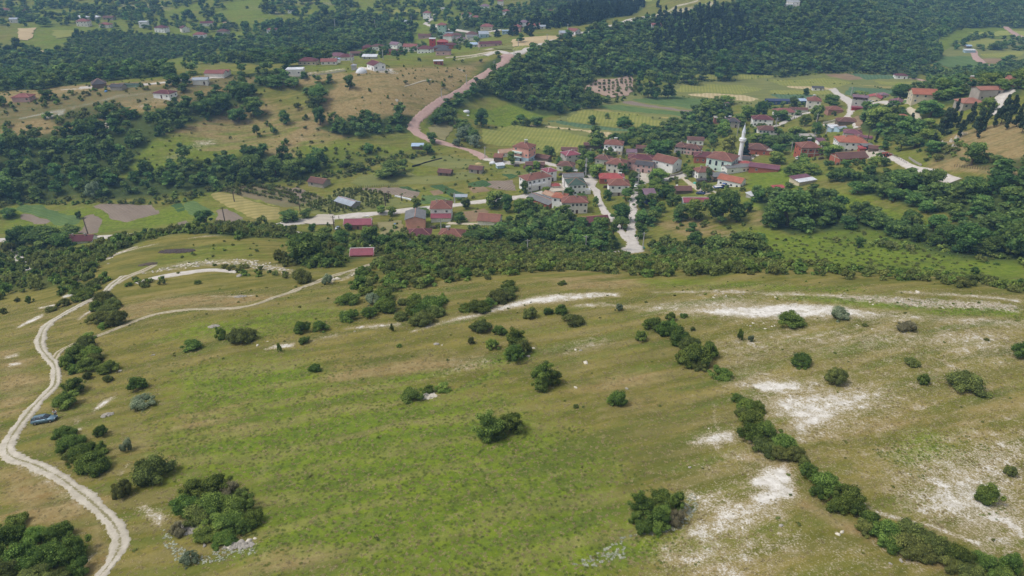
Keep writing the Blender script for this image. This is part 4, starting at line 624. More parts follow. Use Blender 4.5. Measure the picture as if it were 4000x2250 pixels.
# trees named one by one (seen centre x, y, width, height in the photograph)
TREES = [
 ('tree', 'round-crowned garden tree in the village', 'garden trees among the village houses', '1565 424 30 28,1593 446 32 28,1428 430 30 24,1463 420 34 38,1500 430 42 36,1318 472 24 34,1655 442 52 36,1643 465 40 32,1613 477 32 26,1733 429 30 28,1780 440 22 36,1575 490 40 34,1528 490 24 28,1560 535 48 50,1563 562 42 34,1430 485 30 28,1463 497 32 26,1498 507 18 26,1373 477 26 18,1608 505 30 36,1663 520 26 30,1678 482 40 36,1693 502 40 34,1710 535 42 44,1748 530 50 52,1287 397 28 34,1658 375 72 50,1818 321 32 36,1666 374 60 46,1244 502 50 46,1274 512 34 44,1305 520 40 40,1172 512 26 28,1157 547 34 26,1047 512 24 30,1067 534 40 22,1790 350 30 30,1760 395 30 24,1700 362 40 28,1640 350 40 30,1600 360 36 28,1560 350 36 26,1500 360 40 28,1455 395 30 24,1485 392 34 26,1350 415 20 20,1330 425 18 16,1860 300 36 30,1895 350 34 30,1930 360 40 34,1960 375 40 30,1660 480 40 34,1640 500 36 30'),
 ('tree', 'large dark walnut tree in the meadow edge below the houses', 'large trees right of the straight lane', '1813 522 84 84,1853 537 52 48,1982 525 112 94,2092 527 66 46,1880 520 30 30,1940 545 60 60,1905 480 36 30,1935 490 40 36'),
 ('tree', 'tree along the gardens of the lower left houses', 'trees around the lower left houses', '729 542 52 34,772 537 34 26,787 572 22 22,819 595 64 44,864 600 50 44,934 595 46 56,967 607 36 36,857 635 34 34,777 625 90 84,1007 600 44 40,1072 607 30 36,1187 595 58 36,877 570 22 20,1100 610 30 24,1040 620 36 30,1220 590 50 34,1290 600 50 40,800 655 50 34,830 660 40 26'),
 ('bright', 'light green tree beside the gravel road', 'light green trees by the lower road', '959 527 28 24,984 530 24 26,1513 565 56 42,1130 530 20 18'),
 ('tree', 'dark tree in the dense belt along the valley floor', 'trees of the belt at the foot of the left hill', '744 424 60 50,789 415 40 40,694 419 50 50,644 419 54 58,620 445 40 40,800 384 34 24,929 374 28 26,869 412 42 22,985 427 76 40,1017 415 28 30,1075 375 36 28,900 420 36 20,516 548 52 40,110 600 110 66,160 610 60 50,50 600 50 60,20 535 44 26,200 540 18 20,180 580 50 30,75 590 50 50'),
 ('tree', 'broad dark tree on the left hillside', 'broad trees on the left hillside', '806 225 30 28,800 240 60 40,795 260 40 36,880 207 28 34,806 292 32 44,719 295 28 34,648 330 20 30,640 270 60 50,605 230 60 40,560 258 60 44,520 270 60 40,600 290 50 36,700 205 50 30,740 208 44 26,440 200 40 30,470 200 26 30,460 220 30 20,118 238 36 26,10 255 30 26'),
 ('tree', 'leafy tree beside the pinkish road', 'trees beside the pinkish road', '1210 297 40 44,1164 322 40 44,1189 342 36 40,1086 347 34 30,1110 290 40 34,1095 300 36 30,1310 300 30 24,1350 305 36 26,1325 308 20 20,1488 302 22 24,1527 292 16 16,1570 308 46 28,1488 252 46 40'),
 ('tall', 'tall slender poplar-like tree by the pinkish terrace', 'tall trees by the pinkish terrace', '1630 215 42 66,1680 220 40 58,1608 210 24 50,1650 225 30 50,1720 180 40 60,1810 165 44 70,1740 195 30 40'),
 ('grey', 'silvery grey-green tree beside the pinkish road', 'silvery trees by the road bend', '1170 335 44 42,1196 354 36 34,1150 357 24 22'), ('grey', 'single pale silvery tree in the dark wood at lower left', None, '239 478 38 44'),
 ('yellow', 'yellowish tree standing left of the minaret', None, '1830 371 44 58'), ('pine', 'dark conifer right behind the minaret', None, '1872 377 30 44'), ('tall', 'tall narrow ivy-covered tree left of the lane fork', None, '1540 595 30 72'),
 ('tree', 'tree of the grove below the village lanes', 'trees of the grove below the village', '1345 567 40 36,1413 580 48 50,1365 595 28 30,1300 595 58 44,1505 617 44 32,1380 560 40 34,1440 605 44 38,1470 590 44 40,1460 625 44 34,1330 545 40 34,1375 540 40 30,1410 555 40 34,1490 600 40 36,1425 625 40 30'),
 ('tree', 'round tree between the straight lane and the scrub slope', 'trees right of the lane fork', '1610 580 34 40,1613 545 40 34,1643 545 36 32,1740 570 26 24,1748 602 46 42,1803 617 60 48,1870 618 92 72,1905 612 50 50,1710 632 48 30,1690 640 40 24,1840 640 60 36'),
 ('tree', 'garden tree among the upper village houses', 'garden trees of the upper village', '1788 272 54 38,1828 252 40 22,1910 277 36 38,1880 285 40 36,1818 327 30 36,2027 232 16 20,2092 255 46 34,1994 258 28 24,1962 290 50 28,2054 287 38 42,2164 236 32 16,2177 267 28 24,2265 232 58 36,2402 232 30 24,2362 240 36 24,2337 275 68 44,2200 295 60 50,2240 305 50 40,1997 332 34 28,2052 322 28 30,2024 303 30 30,1972 350 46 28,2092 380 50 34,2020 407 40 26,1952 397 44 32,2127 412 28 24,2197 407 28 28,2225 407 28 24,1994 428 54 34,2040 425 50 32,2105 440 60 34,2130 330 30 20,2330 345 60 40,2300 360 50 30,2350 370 50 34,2480 265 44 36'),
 ('bright', 'yellow-green tree on the upper right hillside', 'bright trees on the upper right hillside', '2370 215 40 34,2482 205 64 42,2562 200 44 44,2332 312 44 30,1985 345 26 22,2070 372 36 34,2440 200 40 26,2520 215 40 30,1810 300 26 30,2260 222 40 24,2385 235 40 24'),
 ('tree', 'big dark spreading tree on the dry right-hand slope', 'big dark trees by the dry slope', '2280 330 76 66,2442 388 62 60,2265 360 50 40'),
 ('tree', 'tree in the dense green thicket on the right', 'trees of the right-hand thicket', '2265 452 90 48,2337 455 60 60,2360 480 56 44,2445 470 66 54,2497 467 42 48,2535 487 50 40,2564 445 30 40,2157 472 54 32,2220 478 50 40,2247 490 46 34,2460 515 52 42,2435 600 88 74,2370 590 60 54,2545 600 82 80,2144 530 40 44,2187 545 50 40,2260 575 60 44,2157 610 24 30,2452 680 22 20,2300 500 50 36,2330 520 44 34,2400 530 50 40,2500 560 60 50,2350 560 60 44,2210 555 50 40,2290 550 50 40,2130 560 44 34,2490 620 60 50,2300 590 50 40,2410 480 50 40'),
 ('pine', 'tall dark pine on the right-hand slope', 'dark pines on the right slope', '2394 285 22 62,2370 308 40 64,2457 303 34 58,2517 278 32 68,2545 265 34 46,2556 292 28 54,2570 305 26 60,2290 300 20 30,2345 352 30 34,2380 300 26 50,2440 285 26 50'),
 ('cypress', 'narrow dark cypress on the dry right-hand slope', 'narrow cypresses on the dry slope', '2407 304 13 44,2412 325 14 42,2459 330 12 38,2530 304 14 44,2500 298 14 44,2202 348 10 24,2425 310 12 40,2475 305 12 44,2488 280 12 40'),
 ('pine', 'dark pine on the crest of the wooded hill', 'crest pines of the wooded hill', '1627 40 9 16,1660 28 10 24,1658 46 10 18,1700 40 10 20,1750 25 8 14,1770 18 8 14,1490 15 10 20,1503 10 10 22,1520 16 10 20,1540 8 10 20,1555 14 10 18,1580 3 12 24,1600 8 10 18'),
]
TREEOBJ = []
for kind, lb, gp, s in TREES:
    for t in hs_(s):
        nm = {'pine': 'pine_tree', 'cypress': 'cypress_tree'}.get(kind, 'broadleaf_tree'); kd_ = 'bright' if kind == 'tree' and 'garden' in (gp or '') and random.random() < .28 else kind; q_ = place_px(kd_, float(t[0]), float(t[1]), float(t[2]) * 1.03, float(t[3]) * 1.03, lb, {'pine': 'pine', 'cypress': 'cypress'}.get(kind, 'tree'), gp, nm, 1.05); TREEOBJ.append((q_, float(t[0]), float(t[1]), float(t[2])))
ORD = 'first second third fourth fifth sixth seventh eighth ninth tenth eleventh twelfth thirteenth fourteenth fifteenth sixteenth seventeenth eighteenth nineteenth twentieth twenty-first twenty-second twenty-third twenty-fourth twenty-fifth twenty-sixth twenty-seventh twenty-eighth twenty-ninth thirtieth thirty-first thirty-second thirty-third thirty-fourth thirty-fifth thirty-sixth thirty-seventh thirty-eighth thirty-ninth fortieth'.split()
LMK = [('minaret', 1860, 400), ('mosque hall', 1814, 410), ('tall pink house', 1319, 385), ('green-roofed house', 1447, 470), ('bright red roof', 1538, 445), ('barn-like house', 1676, 415), ('orange-roofed barn', 1839, 455), ('big brick house', 2030, 375), ('long brick barn', 2133, 398), ('orange-red hip roof', 2135, 362),
       ('mauve house', 2158, 262), ('long blue hall', 1957, 255), ('pyramid-roofed house', 2044, 260), ('ivy-covered house', 2127, 303), ('terracotta hip roof', 2436, 258), ('grove house', 1443, 520), ('long white house', 1346, 455), ('crimson-roofed house', 1434, 398), ('pink gabled house', 1047, 555), ('pinkish brick house', 903, 565), ('silver-roofed barn', 876, 514),
       ('lane fork', 1590, 610), ('square', 1490, 445), ('pinkish terrace', 1540, 220), ('ridge bungalow', 417, 240), ('new ridge house', 947, 168), ('long white cottage', 206, 606), ('pinkish road bend', 1045, 320), ('farmyard tractor', 2232, 394), ('steep lane', 2515, 250), ('dry right-hand slope', 2470, 360), ('pale blue cottage', 1750, 512), ('worn tile shed', 1716, 484), ('brown gabled house', 1748, 360), ('orange-brick house', 1904, 380), ('right-hand path', 2340, 435), ('scrub belt', 1700, 665)]
def relabel(objs):
    used = {}
    for o, cx, cy, w_ in objs:
        if not o.get('group'): continue
        n_, lx, ly = min(LMK, key=lambda q: (q[1] - cx) ** 2 + 4 * (q[2] - cy) ** 2); dx, dy = cx - lx, cy - ly; dd_ = math.hypot(dx, 2 * dy)
        rel = ('right of' if dx > 0 else 'left of') if abs(dx) > abs(dy) * 1.3 else ('behind' if dy < 0 else 'in front of')
        kind_ = {'pine': 'dark pine', 'cypress': 'slim cypress'}.get(o['category'], 'leafy tree'); sz = 'small' if w_ < 30 else ('mid-sized' if w_ < 46 else 'large'); far_ = 'just' if dd_ < 60 else ('a little' if dd_ < 130 else 'well')
        used.setdefault(f'{sz} {kind_} {far_} {rel} the {n_}', []).append((cx, o))
    for lb, L in used.items():
        L.sort(key=lambda q: q[0])
        for i, (_, o) in enumerate(L): o['label'] = lb if len(L) == 1 else f'{ORD[i]} from left, {lb}'
relabel(TREEOBJ)
BELT = [  # outline, spacing m, width range, label, group
 ('890 712,915 675,960 655,1020 637,1100 618,1200 610,1330 606,1440 628,1560 642,1700 652,1900 657,1900 690,1830 692,1570 695,1500 680,1350 685,1250 700,1150 712,1060 720,1000 730,930 742,900 730', 3.3, (2.4, 5.6), 'olive-green shrub in the dense scrub belt below the brow of the hill', 'shrubs of the scrub belt on the brow'),
 ('1850 657,2100 672,2300 690,2440 705,2620 722,2620 742,2400 722,2200 706,2000 694,1850 690', 3.6, (2.2, 4.6), 'olive shrub in the hedge-like belt along the right brow', 'shrubs of the right brow belt'),
 ('560 683,560 672,620 672,725 682,720 700,620 698', 3.0, (2.2, 3.6), 'shrub in the row above the dry lower terrace', 'shrubs of the terrace edge row'),
 ('300 725,330 705,430 695,430 712,340 728', 3.2, (2.4, 3.6), 'shrub in the short row left of the dry lower terrace', 'shrubs left of the lower terrace'),
]
def far_ok(W): return True
cand = []
for i, (s, sp, wr, lb, gp) in enumerate(BELT):
    q = scatter(pw(s), sp, 300 + i); W = np.random.default_rng(i).uniform(*wr, len(q)); cand += [(k, p, w_, lb, gp) for k, p, w_ in zip(vis_key(q, W), q, W)]
nsh = PER_KIND.get('shrub', 0); cand.sort(key=lambda c: -c[0]); left = max(0, 296 - nsh)
STUFF_SCRUB = []
for i, (k, p, w_, lb, gp) in enumerate(cand):
    if i < left: plant('mid', (p[0], p[1], float(H(p[0], p[1]))), w_, w_ * random.uniform(.38, .6), lb, 'bush', gp)
    else: STUFF_SCRUB.append((p[0], p[1], w_ * random.uniform(.7, 1.1), w_ * .5))
# ------------------------------------------------------------------ vegetation nobody could count, as instanced ground cover and woods
def instanced(name, pts, protos, label, cat, kindsel=None):
    """pts rows x y z W H rot variant; protos are mesh objects of the same kind that stand in the scene"""
    pts = np.array(pts, float); me = mesh_np(name, pts[:, :3], np.zeros((0, 3), int), attrs=dict(sc=pts[:, [3, 3, 4]], rt=np.c_[np.zeros(len(pts)), np.zeros(len(pts)), pts[:, 5]]))
    at = me.attributes.new('var', 'INT', 'POINT'); at.data.foreach_set('value', pts[:, 6].astype(np.int32))
    o = link(name, me); tag(o, label, cat, kind='stuff')
    g = bpy.data.node_groups.new(name, 'GeometryNodeTree'); g.interface.new_socket('Geometry', in_out='INPUT', socket_type='NodeSocketGeometry'); g.interface.new_socket('Geometry', in_out='OUTPUT', socket_type='NodeSocketGeometry')
    gi = g.nodes.new('NodeGroupInput'); go = g.nodes.new('NodeGroupOutput'); ip = g.nodes.new('GeometryNodeInstanceOnPoints'); jn = g.nodes.new('GeometryNodeJoinGeometry'); mp = g.nodes.new('GeometryNodeMeshToPoints')
    def na(nm, dt):
        x = g.nodes.new('GeometryNodeInputNamedAttribute'); x.data_type = dt; x.inputs[0].default_value = nm; return x.outputs[0]
    for pr in reversed(protos):
        oi = g.nodes.new('GeometryNodeObjectInfo'); oi.inputs[0].default_value = pr; oi.inputs['As Instance'].default_value = True; g.links.new(oi.outputs['Geometry'], jn.inputs[0])
    g.links.new(gi.outputs[0], mp.inputs[0]); g.links.new(mp.outputs[0], ip.inputs['Points']); g.links.new(jn.outputs[0], ip.inputs['Instance']); ip.inputs['Pick Instance'].default_value = True
    g.links.new(na('var', 'INT'), ip.inputs['Instance Index']); g.links.new(na('rt', 'FLOAT_VECTOR'), ip.inputs['Rotation']); g.links.new(na('sc', 'FLOAT_VECTOR'), ip.inputs['Scale'])
    g.links.new(ip.outputs[0], go.inputs[0]); md = o.modifiers.new('instances', 'NODES'); md.node_group = g; return o
allp = {'tree': [], 'scrub': [], 'pine': []}
for i, (k, s, sp, wr, hf, th) in enumerate(WOODS):
    q = scatter(pw(s), sp, 500 + i); r = np.random.default_rng(900 + i)
    if th: q = q[vnoise(q[:, 0], q[:, 1], 22, 31 + i) * .75 + r.random(len(q)) * .25 > th * .95]
    W = r.uniform(*wr, len(q)) * (1 + .15 * r.normal(0, 1, len(q))); 
    for (x, y), w_ in zip(q, W): allp[k].append((x, y, w_, w_ * hf * random.uniform(.8, 1.25)))
allp['scrub'] += STUFF_SCRUB
# keep roads and houses clear
CLEAR = []                                              # (x, y, r) filled here from road lines
def clear_line(s, r): 
    a = np.array([[float(q) for q in t.split()] for t in s.split(',')]); xy = P(a[:, 0], a[:, 1])[:, :2]; c = catmull(xy, 3); CLEAR.extend([(x, y, r) for x, y in c])
for s in ('1288 137,1269 155,1248 168,1226 182,1189 207,1164 225,1131 242,1099 260,1074 280,1049 303,1040 322,1052 336,1076 348,1106 357,1160 372,1185 379,1206 389,1222 400', '1592 517,1592 550,1587 582,1590 602,1594 622,1575 634,1540 636', '1506 502,1521 532,1539 550,1560 580,1582 606', '2448 128,2452 140,2462 152,2480 164,2490 172', '740 558,800 552,870 544,960 536,1090 520,1220 506,1340 490', '2530 68,2566 92', '1288 136,1333 121,1388 101,1450 85,1500 76,1560 58,1620 42,1690 18', '2284 417,2320 427,2357 438,2402 456', '30 604,175 598,250 597,337 590', '1069 60,1106 70,1169 79,1210 82', '1486 464,1501 482', '2090 222,2122 246,2138 285', '2526 228,2514 250,2507 275', '45 300,120 283,165 275', '170 270,240 258,400 232'): clear_line(s, 4.5)

# ------------------------------------------------------------------ buildings
def roof_mat(name, rgb, tile=.9, var=.22, metal=False):
    t = NT(name); tc = t.n('ShaderNodeTexCoord').outputs['Object']; p = t.pos(); n1 = t.noise(.35, 5, .7, p); n2 = t.noise(2.2, 4, .7, p); c = srgb(*rgb)
    lo = tuple(x * (1 - var * 1.3) for x in c[:3]) + (1,); hi = tuple(min(1, x * (1 + var)) for x in c[:3]) + (1,)
    col = t.mix(t.ramp(t.math('ADD', t.math('MULTIPLY', n1, .5), t.math('MULTIPLY', n2, .5)), .3, .7), lo, hi)
    if not metal: col = t.mix(t.math('MULTIPLY', t.ramp(n2, .58, .75), .35), col, srgb(96, 88, 74))
    wv = t.n('ShaderNodeTexWave', bands_direction='X' if metal else 'Z'); wv.inputs['Scale'].default_value = 1.3 if metal else 1.6; wv.inputs['Distortion'].default_value = .15; t.l(tc, wv.inputs['Vector'])
    col = t.mix(t.math('MULTIPLY', t.ramp(wv.outputs['Fac'], .25, .0), .4), col, tuple(x * .45 for x in c[:3]) + (1,))
    return t.surf(col, .55 if metal else .9, t.math('ADD', wv.outputs['Fac'], n2), .4, .05, .35 if metal else .1)
RM = {k: roof_mat('roof_' + k, c, metal=m) for k, c, m in [('brown', (110, 82, 76), 0), ('tile', (130, 90, 80), 0), ('orange', (166, 106, 86), 0), ('brightred', (168, 80, 78), 1), ('crimson', (142, 74, 86), 1), ('maroon', (106, 68, 72), 0), ('mauve', (126, 100, 112), 1), ('purple', (118, 76, 88), 1),
    ('grey', (122, 122, 122), 0), ('darkgrey', (88, 86, 88), 0), ('green', (78, 94, 84), 0), ('white', (214, 216, 220), 1), ('galv', (160, 168, 178), 1), ('tan', (176, 146, 124), 0), ('navy', (64, 74, 104), 1), ('rust', (134, 88, 72), 1), ('terracotta', (160, 112, 96), 0), ('bluewhite', (170, 190, 214), 1), ('pinkred', (140, 92, 88), 0), ('concrete', (166, 160, 150), 0)]}
def wall_mat(name, rgb, brick=False):
    t = NT(name); p = t.pos(); n1 = t.noise(.5, 5, .65, p); n2 = t.noise(5, 4, .7, p); st = t.noise(1.4, 3, .6, t.scalev(p, (1, 1, .15))); c = srgb(*rgb); v = .1
    col = t.mix(t.ramp(n1, .3, .7), tuple(x * (1 - v) for x in c[:3]) + (1,), tuple(min(1, x * (1 + v)) for x in c[:3]) + (1,))
    col = t.mix(t.math('MULTIPLY', t.ramp(st, .5, .75), .14), col, tuple(x * .6 for x in c[:3]) + (1,))
    if brick:
        b = t.n('ShaderNodeTexBrick'); b.inputs['Scale'].default_value = 2.2; b.inputs['Color1'].default_value = c; b.inputs['Color2'].default_value = tuple(x * .72 for x in c[:3]) + (1,); b.inputs['Mortar'].default_value = srgb(168, 150, 134); b.inputs['Mortar Size'].default_value = .02
        t.l(t.scalev(p, (1, 1, 1), (R(90), 0, 0)), b.inputs['Vector']); col = t.mix(.6, col, b.outputs[0])
    return t.surf(col, .92, n2, .3, .03, .1)
WM = {k: wall_mat('wall_' + k, c, b) for k, c, b in [('white', (240, 238, 234), 0), ('offwhite', (224, 218, 208), 0), ('cream', (206, 192, 164), 0), ('grey', (182, 178, 172), 0), ('stone', (166, 158, 146), 0), ('pink', (224, 166, 150), 0), ('palepink', (206, 170, 164), 0), ('brick', (172, 92, 70), 1), ('mint', (206, 224, 214), 0), ('blue', (70, 94, 136), 0), ('paleblue', (170, 192, 204), 0),
    ('wood', (120, 104, 88), 0), ('pinkbrick', (176, 128, 112), 1), ('red', (178, 62, 54), 0), ('palegreen', (168, 196, 170), 0), ('navy', (52, 58, 88), 0), ('orangew', (206, 136, 84), 0)]}
M_pane = plain('window_glass', (44, 50, 58), .25, .2, 2, 0, .6); M_frame = plain('white_window_frame', (214, 212, 206), .6, .05); M_door = plain('dark_wood_door', (84, 58, 46), .7, .2); M_ridge = plain('ridge_cap', (176, 132, 112), .8, .1); M_ridgew = plain('white_verge', (212, 208, 202), .7, .06)
M_chim = plain('chimney_plaster', (188, 168, 152), .9, .2); M_base = plain('concrete_plinth', (150, 146, 140), .95, .15); M_beam = plain('concrete_beam', (178, 172, 162), .95, .1)
def boxv(x0, x1, y0, y1, z0, z1): return np.array([[x0, y0, z0], [x1, y0, z0], [x1, y1, z0], [x0, y1, z0], [x0, y0, z1], [x1, y0, z1], [x1, y1, z1], [x0, y1, z1]], float)
BF = [[0, 3, 2, 1], [4, 5, 6, 7], [0, 1, 5, 4], [1, 2, 6, 5], [2, 3, 7, 6], [3, 0, 4, 7]]
class MB:
    def __init__(s): s.v = []; s.f = []; s.m = []; s.mats = []
    def mi(s, m):
        if m not in s.mats: s.mats.append(m)
        return s.mats.index(m)
    def add(s, v, f, m):
        n = len(s.v); s.v += [tuple(q) for q in v]; s.f += [[n + i for i in q] for q in f]; s.m += [s.mi(m)] * len(f); return s
    def box(s, x0, x1, y0, y1, z0, z1, m): return s.add(boxv(x0, x1, y0, y1, z0, z1), BF, m)
    def cyl(s, x, y, z0, z1, r0, r1, m, k=10):
        a = np.arange(k) / k * 2 * math.pi; v = [(x + r0 * math.cos(q), y + r0 * math.sin(q), z0) for q in a] + [(x + r1 * math.cos(q), y + r1 * math.sin(q), z1) for q in a]
        return s.add(v, [[i, (i + 1) % k, k + (i + 1) % k, k + i] for i in range(k)] + [list(range(k))[::-1], list(range(k, 2 * k))], m)
    def bar(s, a, b, r, m, k=5):
        a = Vector(a); b = Vector(b); d = (b - a).normalized(); u = d.orthogonal().normalized(); w_ = d.cross(u); v = []
        for c in (a, b):
            for i in range(k): t = i / k * 6.2832; v.append(c + u * math.cos(t) * r + w_ * math.sin(t) * r)
        return s.add(v, [[i, (i + 1) % k, k + (i + 1) % k, k + i] for i in range(k)] + [list(range(k))[::-1], list(range(k, 2 * k))], m)
    def mesh(s, name, smooth=False):
        me = bpy.data.meshes.new(name); me.from_pydata(s.v, [], s.f); [me.materials.append(m) for m in s.mats]; me.polygons.foreach_set('material_index', s.m)
        if smooth: me.polygons.foreach_set('use_smooth', [True] * len(s.f))
        me.update(); return me
    def obj(s, name, parent=None, smooth=False): return link(name, s.mesh(name, smooth), parent)
# one window (frame with a pane as its sub-part), facing local -y
wf = MB(); wf.box(-.5, .5, -.06, .02, 0, .07, M_frame).box(-.5, .5, -.06, .02, 1.13, 1.2, M_frame).box(-.5, -.43, -.06, .02, .07, 1.13, M_frame).box(.43, .5, -.06, .02, .07, 1.13, M_frame).box(-.03, .03, -.055, .02, .07, 1.13, M_frame); WFR = wf.mesh('window')
WPA = MB().box(-.43, .43, -.02, .015, .07, 1.13, M_pane).mesh('pane')
WDK = MB().box(-.5, .5, -.012, .02, 0, 1.2, M_pane).mesh('opening'); DOOR = MB().box(-.5, .5, -.05, .02, 0, 2.05, M_door).box(.3, .36, -.09, -.05, .95, 1.05, M_frame).mesh('door')
TANK = MB().cyl(0, 0, 0, 0.01, .01, .01, M_frame)
M_tank = plain('white_tank', (222, 222, 220), .5, .04); M_solar = plain('solar_panel', (40, 50, 74), .3, .1)
def make_tank(p, rz, label):
    o = bpy.data.objects.new('solar_water_heater', None); C.objects.link(o); o.location = p; o.rotation_euler.z = rz; tag(o, label, 'water heater', 'solar water heaters on the village roofs')
    MB().box(-.9, .9, -.9, .2, 0, .05, M_solar).obj('panel', o).rotation_euler.x = .5
    b = MB(); b.bar((-.9, .35, .95), (.9, .35, .95), .34, M_tank, 9); b.obj('tank', o); MB().bar((-.7, .35, -.4), (-.7, .35, .7), .05, M_beam).bar((.7, .35, -.4), (.7, .35, .7), .05, M_beam).obj('stand', o)
HP = []; NWIN = 0
def roof_mesh(w, d, h, kind, pitch, ov, rm, wm, over=None):
    """returns roof MB and adds gable triangles to a wall MB"""
    b = MB(); th = .14; W = w / 2 + ov; D = d / 2 + ov
    if kind == 'flat': b.box(-W + ov * .4, W - ov * .4, -D + ov * .4, D - ov * .4, h, h + .3, rm); return b, []
    if kind == 'shed':
        r = pitch * d; v = [(-W, -D, h), (W, -D, h), (W, D, h + r), (-W, D, h + r)]; v += [(x, y, z + th) for x, y, z in v]; b.add(v, BF, rm); return b, [((-w / 2, -d / 2, h - .1), (-w / 2, d / 2, h - .1), (-w / 2, d / 2, h + r * .94)), ((w / 2, d / 2, h - .1), (w / 2, -d / 2, h - .1), (w / 2, d / 2, h + r * .94))]
    r = pitch * d / 2; e = r * ov / (d / 2); z0 = h - e
    if kind == 'gable':
        for sg in (-1, 1):
            v = [(-W, sg * D, z0), (W, sg * D, z0), (W, 0, h + r), (-W, 0, h + r)]; v += [(x, y, z + th) for x, y, z in v]; b.add(v, BF, rm)
        return b, [((-w / 2, -d / 2, h), (-w / 2, d / 2, h), (-w / 2, 0, h + r - .03)), ((w / 2, d / 2, h), (w / 2, -d / 2, h), (w / 2, 0, h + r - .03))]
    k = max(0, W - D * .98); v = [(-W, -D, z0), (W, -D, z0), (W, D, z0), (-W, D, z0), (-k, 0, h + r + th), (k, 0, h + r + th)]
    v2 = [(-W, -D, z0 + th), (W, -D, z0 + th), (W, D, z0 + th), (-W, D, z0 + th)]; v = v[:4] + v2 + v[4:]
    b.add(v, [[0, 3, 2, 1], [0, 1, 5, 4], [1, 2, 6, 5], [2, 3, 7, 6], [3, 0, 4, 7], [4, 5, 9, 8], [6, 7, 8, 9], [5, 6, 9], [7, 4, 8]], rm); return b, []
def house(label, cx, cy, w, d, h, rot, rk, rc, wc, pitch=None, win=None, chim=1, name='house', cat='house', ov=.45, low=None, lowh=2.6, group=None, door=True, dark=False, raise_=0.0, ridge=None, parts=True):
    global NWIN
    p = P1(cx, cy); dd = dist(p); zs = [float(H(p.x + a, p.y + b)) for a in (-w * .35, w * .35) for b in (-d * .35, d * .35)]; z = (sum(zs) / 4 + min(zs)) / 2 + raise_
    root = bpy.data.objects.new(name, None); C.objects.link(root); root.location = (p.x, p.y, z); root.rotation_euler.z = R(rot); root.empty_display_size = .5; sc_ = .84 if (cy > 540 and cx < 1260) else .94; root.scale = (sc_, sc_, sc_); tag(root, label, cat, group)
    CLEAR.append((p.x, p.y, max(w, d) * .6)); HP.append((root, p, w, d, h)); r = random.Random(int(cx * 7 + cy * 13)); pitch = pitch or {'gable': .42, 'hip': .46, 'shed': .22, 'flat': 0}[rk]
    rm = RM[rc]; wm = WM[wc]; rb, gab = roof_mesh(w, d, h, rk, pitch, ov, rm, wm)
    wl = MB(); wl.box(-w / 2, w / 2, -d / 2, d / 2, -3.0, h, wm)
    for t in gab: wl.add(t, [[0, 1, 2]], wm); wl.add([(q[0] * .985, q[1], q[2]) for q in t], [[2, 1, 0]], wm)
    wl.obj('wall', root)
    if low: MB().box(-w / 2 - .03, w / 2 + .03, -d / 2 - .03, d / 2 + .03, -3.0, lowh, WM[low]).obj('lower_wall', root)
    ro = rb.obj('roof', root); rise = pitch * d / 2
    if rk in ('gable', 'hip') and dd < 520 and parts:
        k = (w / 2 + ov) if rk == 'gable' else max(0, w / 2 - d / 2 * .98); c = MB(); mm = ridge or (M_ridgew if rc in ('crimson',) else M_ridge)
        if k > .3: c.box(-k, k, -.14, .14, h + rise + .1, h + rise + .24, mm)
        if rk == 'hip':
            e = rise * ov / (d / 2)
            for sx in (-1, 1):
                for sy in (-1, 1): c.bar((sx * k, 0, h + rise + .14), (sx * (w / 2 + ov), sy * (d / 2 + ov), h - e + .16), .11, mm, 4)
        c.obj('ridge_cap', ro)
    if rk == 'gable' and rc == 'crimson' and parts:
        for sx in (-1, 1): MB().bar((sx * (w / 2 + ov), -(d / 2 + ov), h - .35), (sx * (w / 2 + ov), 0, h + rise + .12), .12, M_ridgew, 4).bar((sx * (w / 2 + ov), d / 2 + ov, h - .35), (sx * (w / 2 + ov), 0, h + rise + .12), .12, M_ridgew, 4).obj('verge_board', root)
    for i in range(chim):
        x = (-.22 + .44 * i if chim > 1 else r.uniform(-.25, .25)) * w; zc = h + rise * .55; MB().box(x - .3, x + .3, -d * .12, -d * .12 + .6, zc - .4, h + rise + .7, M_chim).box(x - .4, x + .4, -d * .12 - .1, -d * .12 + .7, h + rise + .7, h + rise + .85, M_base).obj('chimney', root)
    # openings on the faces that can be seen
    cdir = Vector((-p.x, -p.y, 0)).normalized(); st = max(1, round((h + .4) / 3.0)); fh = h / st
    for fi, (nx, ny, L, dep) in enumerate(((0, -1, w, d), (1, 0, d, w), (-1, 0, d, w), (0, 1, w, d))):
        nv = Vector((nx * math.cos(R(rot)) - ny * math.sin(R(rot)), nx * math.sin(R(rot)) + ny * math.cos(R(rot)), 0))
        if nv.dot(cdir) < .12 or win == 0: continue
        a = math.atan2(ny, nx) + math.pi / 2; n = max(1, int(L / (win or 2.9)))
        for s_ in range(st):
            for i in range(n):
                if r.random() < (.12 if dd < 600 else .3): continue
                u = (i + .5 + r.uniform(-.08, .08)) / n * L - L / 2; isd = door and s_ == 0 and fi == 0 and i == n // 2
                off = dep / 2 + (.04 if low and s_ == 0 else .005); x = math.cos(a) * u + nx * off; y = math.sin(a) * u + ny * off; zz = s_ * fh + (0.05 if isd else fh * .36)
                if isd: o = link('door', DOOR, root)
                elif dark or r.random() < .15: o = link('opening', WDK, root); o.scale = (1.0, 1, .75)
                else:
                    o = link('window', WFR, root); q = link('pane', WPA, o); o.scale = (1.15 if dd < 450 else 1.3, 1, 1)
                o.location = (x, y, zz); o.rotation_euler.z = a; NWIN += 1
    return root
def HM(root, rot): return root.matrix_basis
def sub_slab(root, name, x0, x1, y0, y1, z0, z1, m, slope=0):
    v = boxv(x0, x1, y0, y1, z0, z1); v[[0, 1, 4, 5], 2] -= slope; return MB().add(v, BF, m).obj(name, root)
G = house
